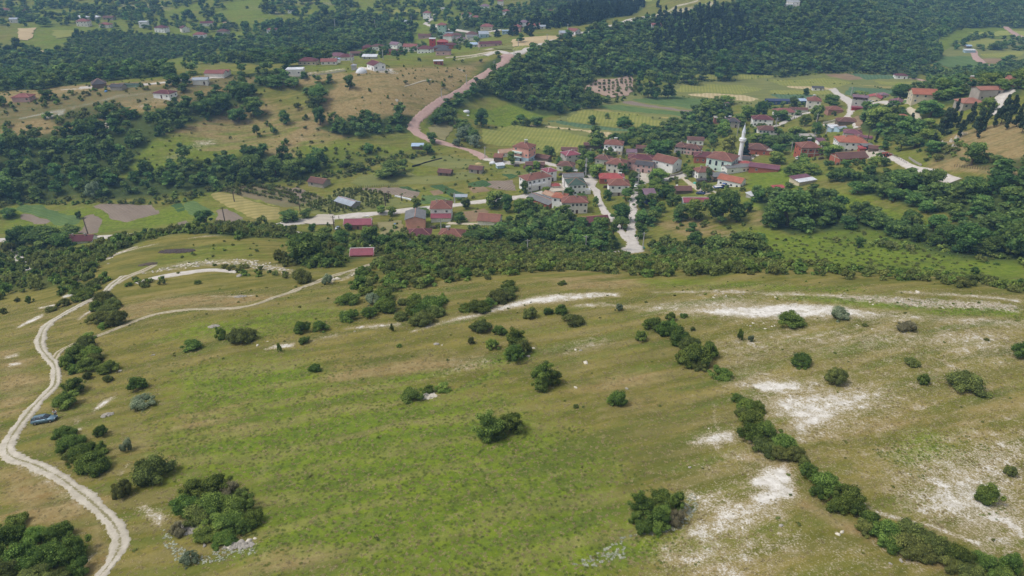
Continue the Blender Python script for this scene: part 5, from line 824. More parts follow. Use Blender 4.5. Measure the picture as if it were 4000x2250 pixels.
# lower left group
h_ = G('pinkish brick bungalow with crimson metal gable roof beside the gravel road', 903, 571, 13, 7, 3.1, 3, 'gable', 'crimson', 'pinkbrick', .5, win=4.2, chim=0)
make_tank(h_.location + Vector((4.2, .5, 4.6)) * h_.scale[0], .1, 'white water heater on the crimson roof beside the gravel road')
G('pink plastered house with a shallow weathered grey gable roof', 1047, 568, 11, 9.5, 6.3, 95, 'gable', 'grey', 'pink', .3, win=0, chim=0, door=False)
G('grey-walled house with dark crimson hipped roof standing right in front of the pink gabled house', 1056, 602, 10.5, 7.5, 4.3, 2, 'hip', 'maroon', 'grey', .5, chim=0, win=3.4)
h_ = G('white two-storey house with brown hip roof and crimson lean-to roof in front', 1112, 546, 10.5, 10, 7.0, 1, 'hip', 'tile', 'white', .5, chim=2, win=5); sub_slab(h_, 'lean_to_roof', -5.2, 5.2, -8.0, -5.0, 4.1, 4.25, RM['crimson'], 1.4); MB().box(-4.9, 4.9, -7.4, -5.0, -2, 2.6, WM['white']).obj('lean_to_wall', h_)
G('open-fronted barn with worn reddish tile roof at the end of the farm path', 1233, 560, 10.5, 8.5, 3.0, -12, 'gable', 'rust', 'offwhite', .5, chim=0, win=3.5, name='barn', cat='barn', dark=True)
h_ = G('low white house with rusty brown hip roof just above the scrub belt', 1137, 598, 11, 8.5, 3.0, -8, 'hip', 'tile', 'white', .5, chim=1)
make_tank(h_.location + Vector((-1.5, 0, 4.9)) * h_.scale[0], .2, 'water heater on the low house just above the scrub belt')
h_ = G('crimson metal roofed cottage half hidden by scrub nearest to the hill', 913, 643, 7.4, 5.6, 2.2, 4, 'gable', 'crimson', 'orangew', .42, chim=0, win=0)
G('stone shed with brown tiled gable roof above the small orchard', 804, 465, 9.5, 6.5, 2.5, -22, 'gable', 'brown', 'stone', .42, chim=0, win=4, name='shed', cat='shed', dark=True)
h_ = G('long grey stone barn with patched silver metal roof inside the orchard', 876, 519, 11.5, 6, 2.6, -36, 'gable', 'galv', 'stone', .4, chim=0, win=0, name='barn', cat='barn', door=False); sub_slab(h_, 'red_roof_sheet', 4.4, 6.2, -3.45, -1.6, 2.5, 2.62, RM['brightred'], .75).location.z = .46
G('small half-ruined shed with brown roof in the grass, left of its twin', 1121, 440, 7, 5, 2.2, -15, 'gable', 'brown', 'wood', .45, chim=0, win=3, name='shed', cat='shed', dark=True)
G('small weathered shed with grey-brown roof in the grass, right of its twin', 1199, 432, 7, 5.5, 2.4, -15, 'gable', 'brown', 'stone', .4, chim=0, win=3, name='shed', cat='shed', dark=True)
h_ = G('long white cottage with dark red roof and two chimneys beside the white road', 206, 610, 12, 5.5, 2.6, 4, 'gable', 'maroon', 'white', .6, chim=2, win=3, dark=True)
G('tiny shed with a pale blue metal roof among trees by the road bend', 1051, 373, 6.5, 3.5, 2, 0, 'shed', 'bluewhite', 'wood', .2, chim=0, win=0, name='shed', cat='shed')
o = bpy.data.objects.new('carport', None); C.objects.link(o); p = P1(1159, 503); o.location = p; tag(o, 'open lean-to with grey-white sheet roof on posts beside the gravel road', 'shelter'); sub_slab(o, 'roof', -3.2, 3.2, -1.6, 1.6, 2.3, 2.42, RM['galv'], .3)
for x in (-3, 3):
    for y in (-1.4, 1.4): MB().bar((x, y, -1), (x, y, 2.2), .09, M_door).obj('post', o)
# core of the village
h_ = G('three-storey pink house with pale blue ground floor and brown hip roof', 1319, 402, 10, 8.5, 8.6, -30, 'hip', 'tile', 'pink', .42, chim=1, win=2.6, low='paleblue', lowh=3.0)
make_tank(h_.location + Vector((1, 1, 10.4)) * h_.scale[0], .2, 'water heater on top of the three-storey pink house'); MB().box(-4.9, 1, -5.5, -4.25, 5.2, 6.1, WM['mint']).box(-4.9, 1, -5.5, -4.25, 2.95, 3.15, WM['mint']).obj('balcony', h_)
G('low white house with faded tan roof left of the three-storey pink house', 1272, 391, 8, 6, 2.8, 14, 'gable', 'tan', 'white', .4, chim=0, win=3)
G('rusty stepped shack beside a white tarpaulin', 1254, 407, 4.5, 4, 3.2, -10, 'shed', 'rust', 'wood', .25, chim=0, win=0, name='shed', cat='shed')
G('little white sheet-metal shack at the meadow corner', 1258, 421, 4, 3, 1.6, 20, 'shed', 'white', 'paleblue', .2, chim=0, win=0, name='shed', cat='shed')
h_ = G('collapsed timber shed with sagging brown roofs below the pink house', 1346, 419, 10, 5, 1.9, -2, 'gable', 'brown', 'wood', .35, chim=0, win=0, name='shed', cat='shed'); sub_slab(h_, 'fallen_roof_panel', -6.5, -1, -4.4, -1.8, 1.2, 1.35, RM['brown'], .8); sub_slab(h_, 'fallen_roof_panel', .5, 4.5, -4.2, -2, 1.5, 1.65, RM['brown'], .7)
G('small barn with sagging brown roof right behind the pink house', 1367, 403, 8, 5, 2.4, -32, 'gable', 'brown', 'wood', .4, chim=0, win=0, name='barn', cat='barn')
G('red brick shed with shallow brown roof behind the crimson-roofed grey house', 1432, 388, 9, 6, 3.6, -6, 'gable', 'brown', 'brick', .25, chim=0, win=0, name='shed', cat='shed')
G('grey two-storey house with crimson metal hip roof', 1434, 406, 8.5, 7.5, 5.2, 22, 'hip', 'crimson', 'grey', .38, chim=1, win=3.4, dark=True)
G('low cottage with dark brown hip roof in front of the crimson-roofed grey house', 1424, 426, 8.5, 7, 3.2, -20, 'hip', 'brown', 'offwhite', .4, chim=0)
h_ = G('long white two-storey house with brown-red hip roof, gable end towards the lower road', 1346, 471, 14, 8, 6.2, 30, 'hip', 'tile', 'white', .4, chim=2, win=2.5); MB().box(-6.5, 3.5, -5.1, -4.02, 2.9, 3.9, WM['white']).obj('balcony', h_)
G('short wing with crimson roof at the back end of the long white house', 1381, 452, 5.5, 6, 5.6, 30, 'hip', 'crimson', 'white', .4, chim=0)
h_ = G('white house with a dark green hip roof and a row of windows', 1447, 484, 8.6, 8.6, 5.8, 8, 'hip', 'green', 'white', .45, chim=0, win=2.1)
MB().box(4.3, 7, -3.5, -.5, .2, 2.4, WM['white']).obj('porch', h_)
h_ = G('white house with a mossy grey roof behind the green-roofed one', 1440, 466, 10, 5.5, 5.6, 6, 'gable', 'grey', 'white', .35, chim=0, win=4)
make_tank(h_.location + Vector((1.5, 1, 6.5)) * h_.scale[0], 0, 'water heater above the mossy grey roof')
h_ = G('single-storey brick house with a bright red metal hip roof by the square', 1538, 456, 12.5, 7.5, 3.0, -4, 'hip', 'brightred', 'brick', .4, chim=0, win=4.5)
make_tank(h_.location + Vector((4, -1, 3.8)) * h_.scale[0], 0, 'water heater on the bright red roof by the square')
G('white house with brown-red hip roof just in front of the bright red roof', 1554, 487, 9.8, 7.5, 6.0, -2, 'hip', 'tile', 'white', .48, chim=1, win=2.6, low='stone', lowh=2.2)
G('tan two-storey house with reddish hip roof above the square', 1551, 429, 9.5, 9, 5.2, -22, 'hip', 'tile', 'offwhite', .42, chim=1, win=2.8)
G('small house with dark red hip roof up the slope left of the tan one', 1518, 411, 8, 6.5, 3.6, -25, 'hip', 'brown', 'grey', .45)
h_ = G('long shed with corrugated grey roof running down towards the grove', 1366, 512, 14, 6.5, 2.4, -48, 'gable', 'grey', 'brick', .3, chim=0, win=0, name='shed', cat='shed')
G('white outbuilding with brown cap and yellowish tarp roof beside the grey shed', 1386, 503, 7, 4.5, 3.2, -45, 'gable', 'tan', 'white', .35, chim=0, win=3)
G('narrow house block with small orange hip roof joined to the brown-roofed white house', 1408, 522, 6, 6, 6.2, -20, 'hip', 'orange', 'white', .42, chim=1, win=3)
G('large white house with brown-red hip roof above the green grove', 1443, 530, 11.5, 7.5, 5.8, 2, 'hip', 'tile', 'offwhite', .42, chim=1, win=1.9)
G('timber and plaster barn with dark red gable roof under the trees by the left lane', 1495, 564, 11, 6, 2.6, 12, 'gable', 'maroon', 'wood', .45, chim=0, win=0, name='barn', cat='barn')
G('tiny red pyramid-roofed kiosk on the pale yard', 1397, 472, 3.6, 3, 1.8, 10, 'hip', 'brightred', 'offwhite', .5, chim=0, win=0, name='shed', cat='shed')
h_ = G('white two-storey house with brown hip roof and balcony at the field edge', 1543, 385, 10.5, 8, 6.6, -14, 'hip', 'tile', 'white', .42, chim=1, win=2.6, low='cream', lowh=2.8); MB().box(-5.6, 2, -5.2, -4.02, 2.8, 3.6, WM['white']).obj('balcony', h_)
make_tank(h_.location + Vector((1, .8, 8.0)) * h_.scale[0], 0, 'water heater on the white house at the field edge')
G('long low barn with faded brown roof behind the trees at the field edge', 1490, 372, 10, 5, 2.6, -4, 'gable', 'brown', 'wood', .35, chim=0, win=0, name='barn', cat='barn')
G('small outbuilding with pinkish roof left of the big dark tree', 1588, 390, 5.5, 4, 2.2, -4, 'shed', 'mauve', 'offwhite', .2, chim=0, win=0, name='shed', cat='shed')
G('grey wooden shed half hidden by the big dark tree', 1615, 382, 7, 5, 3, -10, 'gable', 'brown', 'wood', .4, chim=0, win=0, name='shed', cat='shed')
G('wide house with dark maroon hip roof above the pink house', 1612, 408, 14, 8, 3.2, -12, 'hip', 'maroon', 'grey', .4, chim=2)
G('pink village house with dark grey roof beside the square', 1621, 430, 9, 6.5, 4.4, -24, 'gable', 'darkgrey', 'palepink', .4, chim=0, win=2.3)
G('pink house wing with brown roof joined to the dark-roofed pink house', 1595, 423, 6, 6.5, 4.4, -24, 'hip', 'brown', 'palepink', .4, chim=0)
h_ = G('large white barn-like house with brown-red roof and plain gable end', 1676, 427, 12.5, 9.5, 6.0, -42, 'gable', 'tile', 'white', .42, chim=0, win=6, dark=True, door=False)
G('white-walled house with brown gable roof in the upper trees', 1748, 362, 9.5, 5.5, 3.4, -10, 'gable', 'brown', 'white', .42, chim=0)
G('brown-roofed house, left half of the pair behind the maroon-roofed brick house', 1713, 382, 6.5, 8, 4.2, -28, 'hip', 'brown', 'grey', .42, chim=1)
G('white and pink house with long brown hip roof, right half of the pair', 1741, 386, 9.5, 6.5, 4.2, -28, 'hip', 'brown', 'palepink', .42, chim=1, win=2.3)
G('brick house with wide maroon hip roof left of the mosque', 1775, 406, 13, 8, 4.0, -12, 'hip', 'maroon', 'brick', .42, chim=2)
# mosque and minaret
h_ = G('mint-white mosque hall with arched windows and brown-red hip roof', 1814, 424, 13.5, 12, 7.0, -34, 'hip', 'tile', 'mint', .4, chim=0, win=0, name='mosque', cat='mosque', door=False)
def arch(w_, hh): 
    v = [(-w_ / 2, 0), (w_ / 2, 0)] + [(w_ / 2 * math.cos(t), hh - w_ / 2 + w_ / 2 * math.sin(t)) for t in np.linspace(0, math.pi, 7)]; n = len(v); return [(x, -.05, z) for x, z in v] + [(x, .03, z) for x, z in v], [list(range(n)), list(range(2 * n - 1, n - 1, -1))] + [[i, n + i, n + (i + 1) % n, (i + 1) % n] for i in range(n)]
for fx, rot_, pts in (('f', 0, [(-4.6, 3.4, 2.6), (-1.2, 3.4, 2.6), (2.2, 3.4, 2.6), (-4.6, .8, 1.2), (-1.2, .8, 1.2), (5, 3.8, 1.3), (5, .9, 1.0)]), ('r', 90, [(-3, 4.2, 1.6), (0, 4.2, 1.6), (3, 4.2, 1.6)])):
    for u, zz, hh in pts:
        v, f = arch(1.15, hh); o = MB().add(v, f, M_pane).obj('arched_window', h_); o.location = (u, -6.01, zz) if fx == 'f' else (6.76, u, zz); o.rotation_euler.z = R(rot_)
        v, f = arch(1.5, hh + .3); q = MB().add([(x, y * .4 + .02, z - .15) for x, y, z in v], f, M_frame).obj('frame', o)
G('long white annex with a low grey roof built against the mosque', 1850, 431, 13.5, 5.5, 3.4, 14, 'gable', 'grey', 'white', .22, chim=0, win=2.0, dark=True, name='annex', cat='annex')
G('low grey-roofed hall beside the foot of the minaret', 1858, 405, 11, 6, 2.8, -18, 'gable', 'darkgrey', 'grey', .25, chim=0, win=0, name='annex', cat='annex')
G('small building with bright red hip roof right beside the minaret', 1873, 421, 6.5, 5, 2.8, -12, 'hip', 'brightred', 'offwhite', .4, chim=0, win=0, name='kiosk', cat='kiosk')
M_min = plain('white_minaret_plaster', (240, 240, 242), .6, .03, .5); M_spire = plain('pale_lead_spire', (216, 220, 230), .45, .06)
p = P1(1858, 417); o = bpy.data.objects.new('minaret', None); C.objects.link(o); o.location = p; tag(o, 'tall slender white minaret with pointed spire and one balcony', 'minaret'); 
MB().box(-1.5, 1.5, -1.5, 1.5, -2, 3.0, M_min).cyl(0, 0, 3.0, 4.0, 1.45, 1.15, M_min, 12).obj('base', o); MB().cyl(0, 0, 4.0, 12.6, 1.12, 1.02, M_min, 16).obj('shaft', o)
MB().cyl(0, 0, 12.4, 13.2, 1.05, 1.6, M_min, 16).cyl(0, 0, 13.2, 13.4, 1.75, 1.75, M_min, 16).obj('balcony', o); b = MB()
for i in range(16): a = i / 16 * 6.283; b.bar((1.66 * math.cos(a), 1.66 * math.sin(a), 13.4), (1.66 * math.cos(a), 1.66 * math.sin(a), 14.3), .07, M_min, 4)
b.cyl(0, 0, 14.25, 14.4, 1.74, 1.74, M_min, 16); b.cyl(0, 0, 13.4, 14.2, 1.62, 1.62, M_min, 16).obj('railing', o); MB().cyl(0, 0, 13.4, 17.4, .88, .84, M_min, 16).cyl(0, 0, 17.4, 17.6, 1.0, 1.0, M_min, 16).obj('upper_shaft', o); MB().cyl(0, 0, 17.6, 21.6, .95, .05, M_spire, 16).obj('spire', o); MB().bar((0, 0, 21.5), (0, 0, 22.3), .05, M_spire).cyl(0, 0, 21.8, 22.0, .14, .14, M_spire, 8).obj('finial', o)
G('long brick barn with patchy maroon and rusty metal roof right of the mosque', 1921, 430, 14.5, 6.5, 3.2, -24, 'gable', 'purple', 'brick', .35, chim=0, win=5, name='barn', cat='barn')
G('small white cottage with brown-red hip roof and twin chimneys below the mosque', 1767, 445, 8.5, 6.5, 4.2, 12, 'hip', 'tile', 'white', .48, chim=2, win=3)
G('white barn with orange tile roof and a row of small windows', 1839, 466, 11.5, 7, 3.8, -38, 'gable', 'orange', 'white', .4, chim=0, win=2.7, name='barn', cat='barn', dark=True, door=False)
G('grey board lean-to between the cottage and the orange-roofed barn', 1808, 450, 8, 4, 2.2, 16, 'shed', 'grey', 'wood', .2, chim=0, win=0, name='shed', cat='shed')
G('grey boarded yard wall building below the small white cottage', 1770, 458, 7, 2.5, 1.6, 8, 'flat', 'darkgrey', 'wood', chim=0, win=0, name='shed', cat='shed')
G('old open shed with worn brown tile roof under the walnut trees', 1716, 484, 7.5, 5, 2.2, 2, 'gable', 'brown', 'wood', .5, chim=0, win=0, name='shed', cat='shed')
G('dark blue shack with mauve and crimson slanted roof beside the straight lane', 1633, 508, 5, 6.5, 3.6, 6, 'shed', 'mauve', 'navy', .3, chim=0, win=0, name='shed', cat='shed')
G('pale blue cottage with long crimson roof behind round trees', 1750, 516, 12, 5.5, 3, 0, 'gable', 'crimson', 'paleblue', .4, chim=0, win=3)
G('long low shelter with white metal roof in the green thicket', 1898, 492, 8, 3, 1.4, 32, 'shed', 'white', 'grey', .2, chim=0, win=0, name='shed', cat='shed')
G('brick annex with flat concrete roof joined to a dark-roofed stone house', 1809, 308, 7.5, 5, 3.6, -8, 'flat', 'concrete', 'brick', chim=0, win=3.4)
h_ = G('stone house with dark hip roof next to the flat brick annex', 1841, 317, 8.5, 7.5, 4.2, -10, 'hip', 'darkgrey', 'stone', .42, chim=0, win=3); make_tank(h_.location + Vector((-2, 0, 5.6)) * h_.scale[0], 0, 'water heater on the dark-roofed stone house')
G('wide white house with maroon hip roof in the upper village trees', 1915, 313, 12.5, 8.5, 4.8, -10, 'hip', 'maroon', 'white', .42, chim=0, win=3)
h_ = G('half plastered house with brown hip roof and a maroon side roof', 1927, 343, 11, 7.5, 5.4, -9, 'hip', 'brown', 'offwhite', .42, chim=0, win=2.2); sub_slab(h_, 'side_roof', 5.6, 9.2, -4.2, .5, 3.0, 3.15, RM['purple'], .9)
G('orange-brick house with brown hip roof just right of the conifer by the minaret', 1904, 384, 11.5, 9.5, 3.8, -22, 'hip', 'brown', 'brick', .42, chim=0, win=3)
G('small brick annex right of the orange-brick house', 1937, 388, 4, 3.5, 2.6, -22, 'flat', 'concrete', 'brick', chim=0, win=0, name='shed', cat='shed')
# east part of the village
h_ = G('long blue-walled market hall with mauve and navy roof at the field edge', 1957, 261, 18, 6, 3.2, -3, 'gable', 'navy', 'blue', .3, chim=0, win=4, name='hall', cat='hall')
G('small bright blue tarpaulin shed right of the blue hall', 2017, 262, 5, 4, 3, 8, 'shed', 'bluewhite', 'blue', .2, chim=0, win=0, name='shed', cat='shed')
h_ = G('white two-storey house with reddish pyramid roof behind the upper village', 2044, 271, 8.8, 8.2, 6.2, -18, 'hip', 'tile', 'offwhite', .5, chim=0, win=3); make_tank(h_.location + Vector((0, .6, 8.0)) * h_.scale[0], 0, 'water heater on the reddish pyramid roof')
G('long low white building with narrow brown roof below the pyramid-roofed house', 2007, 281, 11.5, 4.5, 2.4, -8, 'gable', 'brown', 'white', .4, chim=0, win=0, name='shed', cat='shed')
G('white house with long reddish hip roof beside the farm lane', 1971, 287, 13.5, 7.5, 2.8, -8, 'hip', 'pinkred', 'white', .42, chim=0)
G('stone house with red-brown hip roof and white annex wall', 2096, 284, 9.2, 7.5, 3.6, -6, 'hip', 'tile', 'pinkbrick', .4, chim=0, win=4, dark=True)
h_ = G('three-storey grey and mauve house with roof terrace and crimson awning', 2158, 272, 8.5, 7.5, 8.6, -24, 'gable', 'mauve', 'grey', .18, chim=2, win=3, ov=.7); sub_slab(h_, 'awning', -4.3, 3, -6, -3.77, 2.7, 2.85, RM['crimson'], .5); MB().box(-3.8, 2.6, -4.6, -3.78, 0, 2.2, WM['red']).obj('shopfront', h_); MB().box(4.27, 5.4, -3.5, 3.5, 2.9, 3.8, WM['offwhite']).box(4.27, 5.4, -3.5, 3.5, 5.7, 6.6, WM['offwhite']).obj('balcony', h_); MB().box(-4.3, 4.3, -3.8, -3.76, 7.1, 8.3, M_door).obj('loggia', h_)
G('white gabled house with red metal roof behind the three-storey house', 2198, 253, 8.5, 8.5, 3.4, 58, 'gable', 'brightred', 'cream', .35, chim=2, win=4)
G('small grey house with dull red hip roof right behind the red gabled one', 2220, 246, 5.5, 5, 3.0, 0, 'hip', 'mauve', 'grey', .42, chim=0)
G('low white gabled house with mauve roof at the lane bend', 2256, 262, 7.5, 8.5, 2.8, 60, 'gable', 'purple', 'white', .35, chim=0, win=4)
G('cream hillside house with large orange-red tile roof', 2318, 250, 12.5, 8.5, 5.2, -12, 'gable', 'orange', 'cream', .5, chim=0, win=3.4)
G('brown-roofed house overgrown with dark ivy by the steep lane', 2127, 313, 10.5, 7.5, 3.6, -10, 'hip', 'brown', 'wood', .4, chim=0, win=0)
h_ = G('greenhouse-like building with white and silver metal roofs', 2096, 328, 5.5, 5.5, 2.6, 4, 'shed', 'white', 'paleblue', .1, chim=0, win=0, name='greenhouse', cat='greenhouse')
G('small ribbed silver-roofed annex right of the white metal roof', 2113, 328, 5, 5, 2.3, 14, 'gable', 'galv', 'paleblue', .3, chim=0, win=0, name='greenhouse', cat='greenhouse')
G('house with large mauve hip roof hidden between garden trees', 2142, 344, 9, 7.5, 3.6, -22, 'hip', 'purple', 'grey', .35, chim=0)
G('low mauve-roofed wing sloping down to the right of the mauve hip roof', 2169, 351, 8.5, 4, 2.4, -26, 'gable', 'purple', 'grey', .3, chim=0, win=0)
h_ = G('large white house with broad orange-red hip roof, biggest in the upper village', 2135, 373, 14, 10.5, 5.6, -8, 'hip', 'orange', 'white', .42, chim=2, win=2.6, low='stone', lowh=1.6, dark=True)
h_ = G('red brick barn with concrete frame and long brown tile gable roof', 2133, 405, 15.5, 8.5, 3.8, 10, 'gable', 'brown', 'brick', .4, chim=0, win=0, name='barn', cat='barn')
for x in (-7.4, -2.5, 2.5, 7.4): MB().box(x - .2, x + .2, -4.33, -4.26, -.5, 3.7, M_beam).obj('concrete_post', h_)
MB().box(-7.83, -7.76, -4.2, 4.2, 3.5, 3.8, M_beam).box(-7.83, -7.76, -.2, .2, 0, 5.3, M_beam).obj('concrete_beam', h_)
h_ = G('big red brick house with concrete frame, brown hip roof and mauve right wing', 2028, 392, 10.5, 9, 6.6, 0, 'hip', 'tile', 'brick', .42, chim=0, win=3.4, dark=True)
MB().box(-5.3, 9, -4.62, -4.52, 3.2, 3.55, M_beam).box(-5.3, 9, -4.62, -4.52, 5.6, 5.9, M_beam).obj('concrete_beam', h_)
for x in (-5.1, -1.5, 2.2, 5.4, 8.8): MB().box(x - .22, x + .22, -4.63, -4.51, -1, 6, M_beam).obj('concrete_post', h_)
v = MB(); v.box(5.3, 9, -4.4, 4.4, -2, 5.6, WM['brick']); v.box(5.3, 9, -4.42, 4.4, 5.6, 8, WM['white']); v.obj('wing_wall', h_); sub_slab(h_, 'wing_roof', 5.0, 9.5, -5, 4.8, 9.2, 9.35, RM['purple'], 1.4)
make_tank(h_.location + Vector((1, 2, 8.8)) * h_.scale[0], 0, 'water heater behind the roof of the big red brick house')
G('unfinished flat-roofed grey block between the garden trees', 2030, 352, 7.5, 6, 3.2, 5, 'flat', 'concrete', 'grey', chim=1, win=3, dark=True)
G('small brown-roofed hut in the farmyard', 2197, 379, 5, 4, 2.2, -20, 'gable', 'brown', 'wood', .45, chim=0, win=0, name='shed', cat='shed')
G('dark open shelter with grey canopy in the farmyard', 2179, 374, 5.5, 3.5, 2.4, 10, 'shed', 'grey', 'navy', .1, chim=0, win=0, name='shed', cat='shed')
G('tiny red-roofed porch hut at the end of the large white house', 2166, 381, 3, 2.5, 2.2, 0, 'shed', 'brightred', 'brick', .25, chim=0, win=0, name='shed', cat='shed')
G('small house with orange roof behind the big dark spreading tree', 2266, 304, 6.5, 5, 3.2, 5, 'hip', 'orange', 'cream', .42, chim=0, win=0)
G('little mauve-roofed shed in the hillside garden', 2199, 278, 6, 4, 2.0, -15, 'gable', 'purple', 'wood', .35, chim=0, win=0, name='shed', cat='shed')
G('lone white box barn with grey roof standing in the wheat fields', 2056, 227, 8.5, 4.5, 2.4, -14, 'shed', 'darkgrey', 'white', .15, chim=0, win=3, name='barn', cat='barn')
G('tall stone house with terracotta mono-pitch roof on the right hillside', 2478, 243, 13, 7, 5.4, 5, 'gable', 'terracotta', 'stone', .3, chim=0, win=4, dark=True)
G('house with terracotta hip roof below the tall stone house', 2436, 265, 11, 8.5, 3.2, 0, 'hip', 'terracotta', 'stone', .4, chim=0, win=3)
G('house with long orange roof on the hillside crest at far right', 2514, 211, 15, 7.5, 3.4, -16, 'gable', 'terracotta', 'grey', .42, chim=0, win=0)
h_ = G('small orange-roofed house peeping out of bright trees on the right', 2440, 215, 6.5, 5.5, 3.6, 0, 'hip', 'orange', 'cream', .5, chim=0, win=0); make_tank(h_.location + Vector((0, 0, 4.9)) * h_.scale[0], 0, 'water heater on the orange roof peeping out of bright trees')
G('tan-roofed hut near the right edge above the steep lane', 2531, 224, 4.5, 3.5, 2.2, 0, 'hip', 'terracotta', 'stone', .42, chim=0, win=0, name='shed', cat='shed')
G('roof corner of a terracotta house cut by bright trees near the right edge', 2551, 209, 8, 5, 3.2, -10, 'gable', 'terracotta', 'grey', .42, chim=0, win=0)
G('white field house with maroon roof at the foot of the wooded slope', 2264, 197, 10, 6.5, 3.2, -10, 'hip', 'maroon', 'white', .35, chim=0, win=4)
G('pale blue-white field shelter beside the pinkish road', 2437, 132, 10, 4.5, 2.8, -2, 'shed', 'white', 'paleblue', .12, chim=0, win=0, name='shed', cat='shed')
G('tiny white gabled garden house beside the dark tree in the fields', 1825, 275, 4, 4, 3.4, 40, 'gable', 'mauve', 'white', .8, chim=0, win=0)
h_ = G('low shed with half maroon, half white metal roof in the green thicket', 2017, 460, 9.5, 6.5, 2.4, 22, 'shed', 'purple', 'cream', .12, chim=0, win=0, name='shed', cat='shed')
sub_slab(h_, 'white_roof_half', -5.3, 5.3, -3.8, -.2, 2.83, 2.95, RM['white'], .3)
G('sliver of red roof left of the maroon and white metal shed', 1957, 482, 5, 3.5, 2, 10, 'shed', 'brightred', 'wood', .2, chim=0, win=0, name='shed', cat='shed')
# left ridge
G('unfinished white block house without roof on the left ridge', 744, 185, 11.5, 8.5, 3.6, 5, 'flat', 'white', 'offwhite', chim=0, win=4, dark=True, ov=.1, door=False)
h_ = G('new white house with maroon gable roof and a stone terrace on the left ridge', 947, 173, 10, 9, 3.8, -52, 'gable', 'maroon', 'white', .42, chim=0, win=3.4)
G('tiny half-built orange brick hut with white walls on the ridge', 1103, 161, 7, 4.5, 2.8, 8, 'flat', 'white', 'brick', chim=0, win=2.4, dark=True)
G('small grey tower-like hut beside the white tarpaulin dome', 891, 175, 3.2, 3, 3.4, 0, 'hip', 'galv', 'grey', .4, chim=0, win=0, name='hut', cat='hut')
G('white bungalow with maroon hip roof standing alone on the dry ridge', 417, 242, 11.5, 7.5, 3.2, -14, 'hip', 'maroon', 'white', .36, chim=0, win=3.4, dark=True)
G('grey-white low house beside dark trees on the ridge', 507, 209, 9, 6, 3.2, 10, 'gable', 'galv', 'offwhite', .35, chim=0, win=4)
G('long pinkish red roof behind the ridge trees', 545, 190, 13, 7, 2.6, -4, 'gable', 'pinkred', 'offwhite', .4, chim=0, win=0)
G('smaller red-roofed shed right of the long pinkish roof', 565, 187, 7, 5, 2.4, 0, 'gable', 'pinkred', 'offwhite', .4, chim=0, win=0)
G('isolated red-roofed house near the left edge', 62, 252, 10, 7.5, 2.8, 6, 'hip', 'pinkred', 'palepink', .4, chim=0, win=3)
G('grey-blue pointed barn on the ridge', 251, 219, 8, 8, 3.0, 30, 'hip', 'darkgrey', 'wood', .65, chim=0, win=0, name='barn', cat='barn')
G('low dark barn right of the pointed grey barn', 299, 224, 8, 5, 2.2, -10, 'gable', 'darkgrey', 'stone', .5, chim=0, win=0, name='barn', cat='barn')
G('low green greenhouse tunnel on the ridge', 327, 217, 12, 4, 1.6, 0, 'gable', 'green', 'palegreen', .3, chim=0, win=0, name='greenhouse', cat='greenhouse')
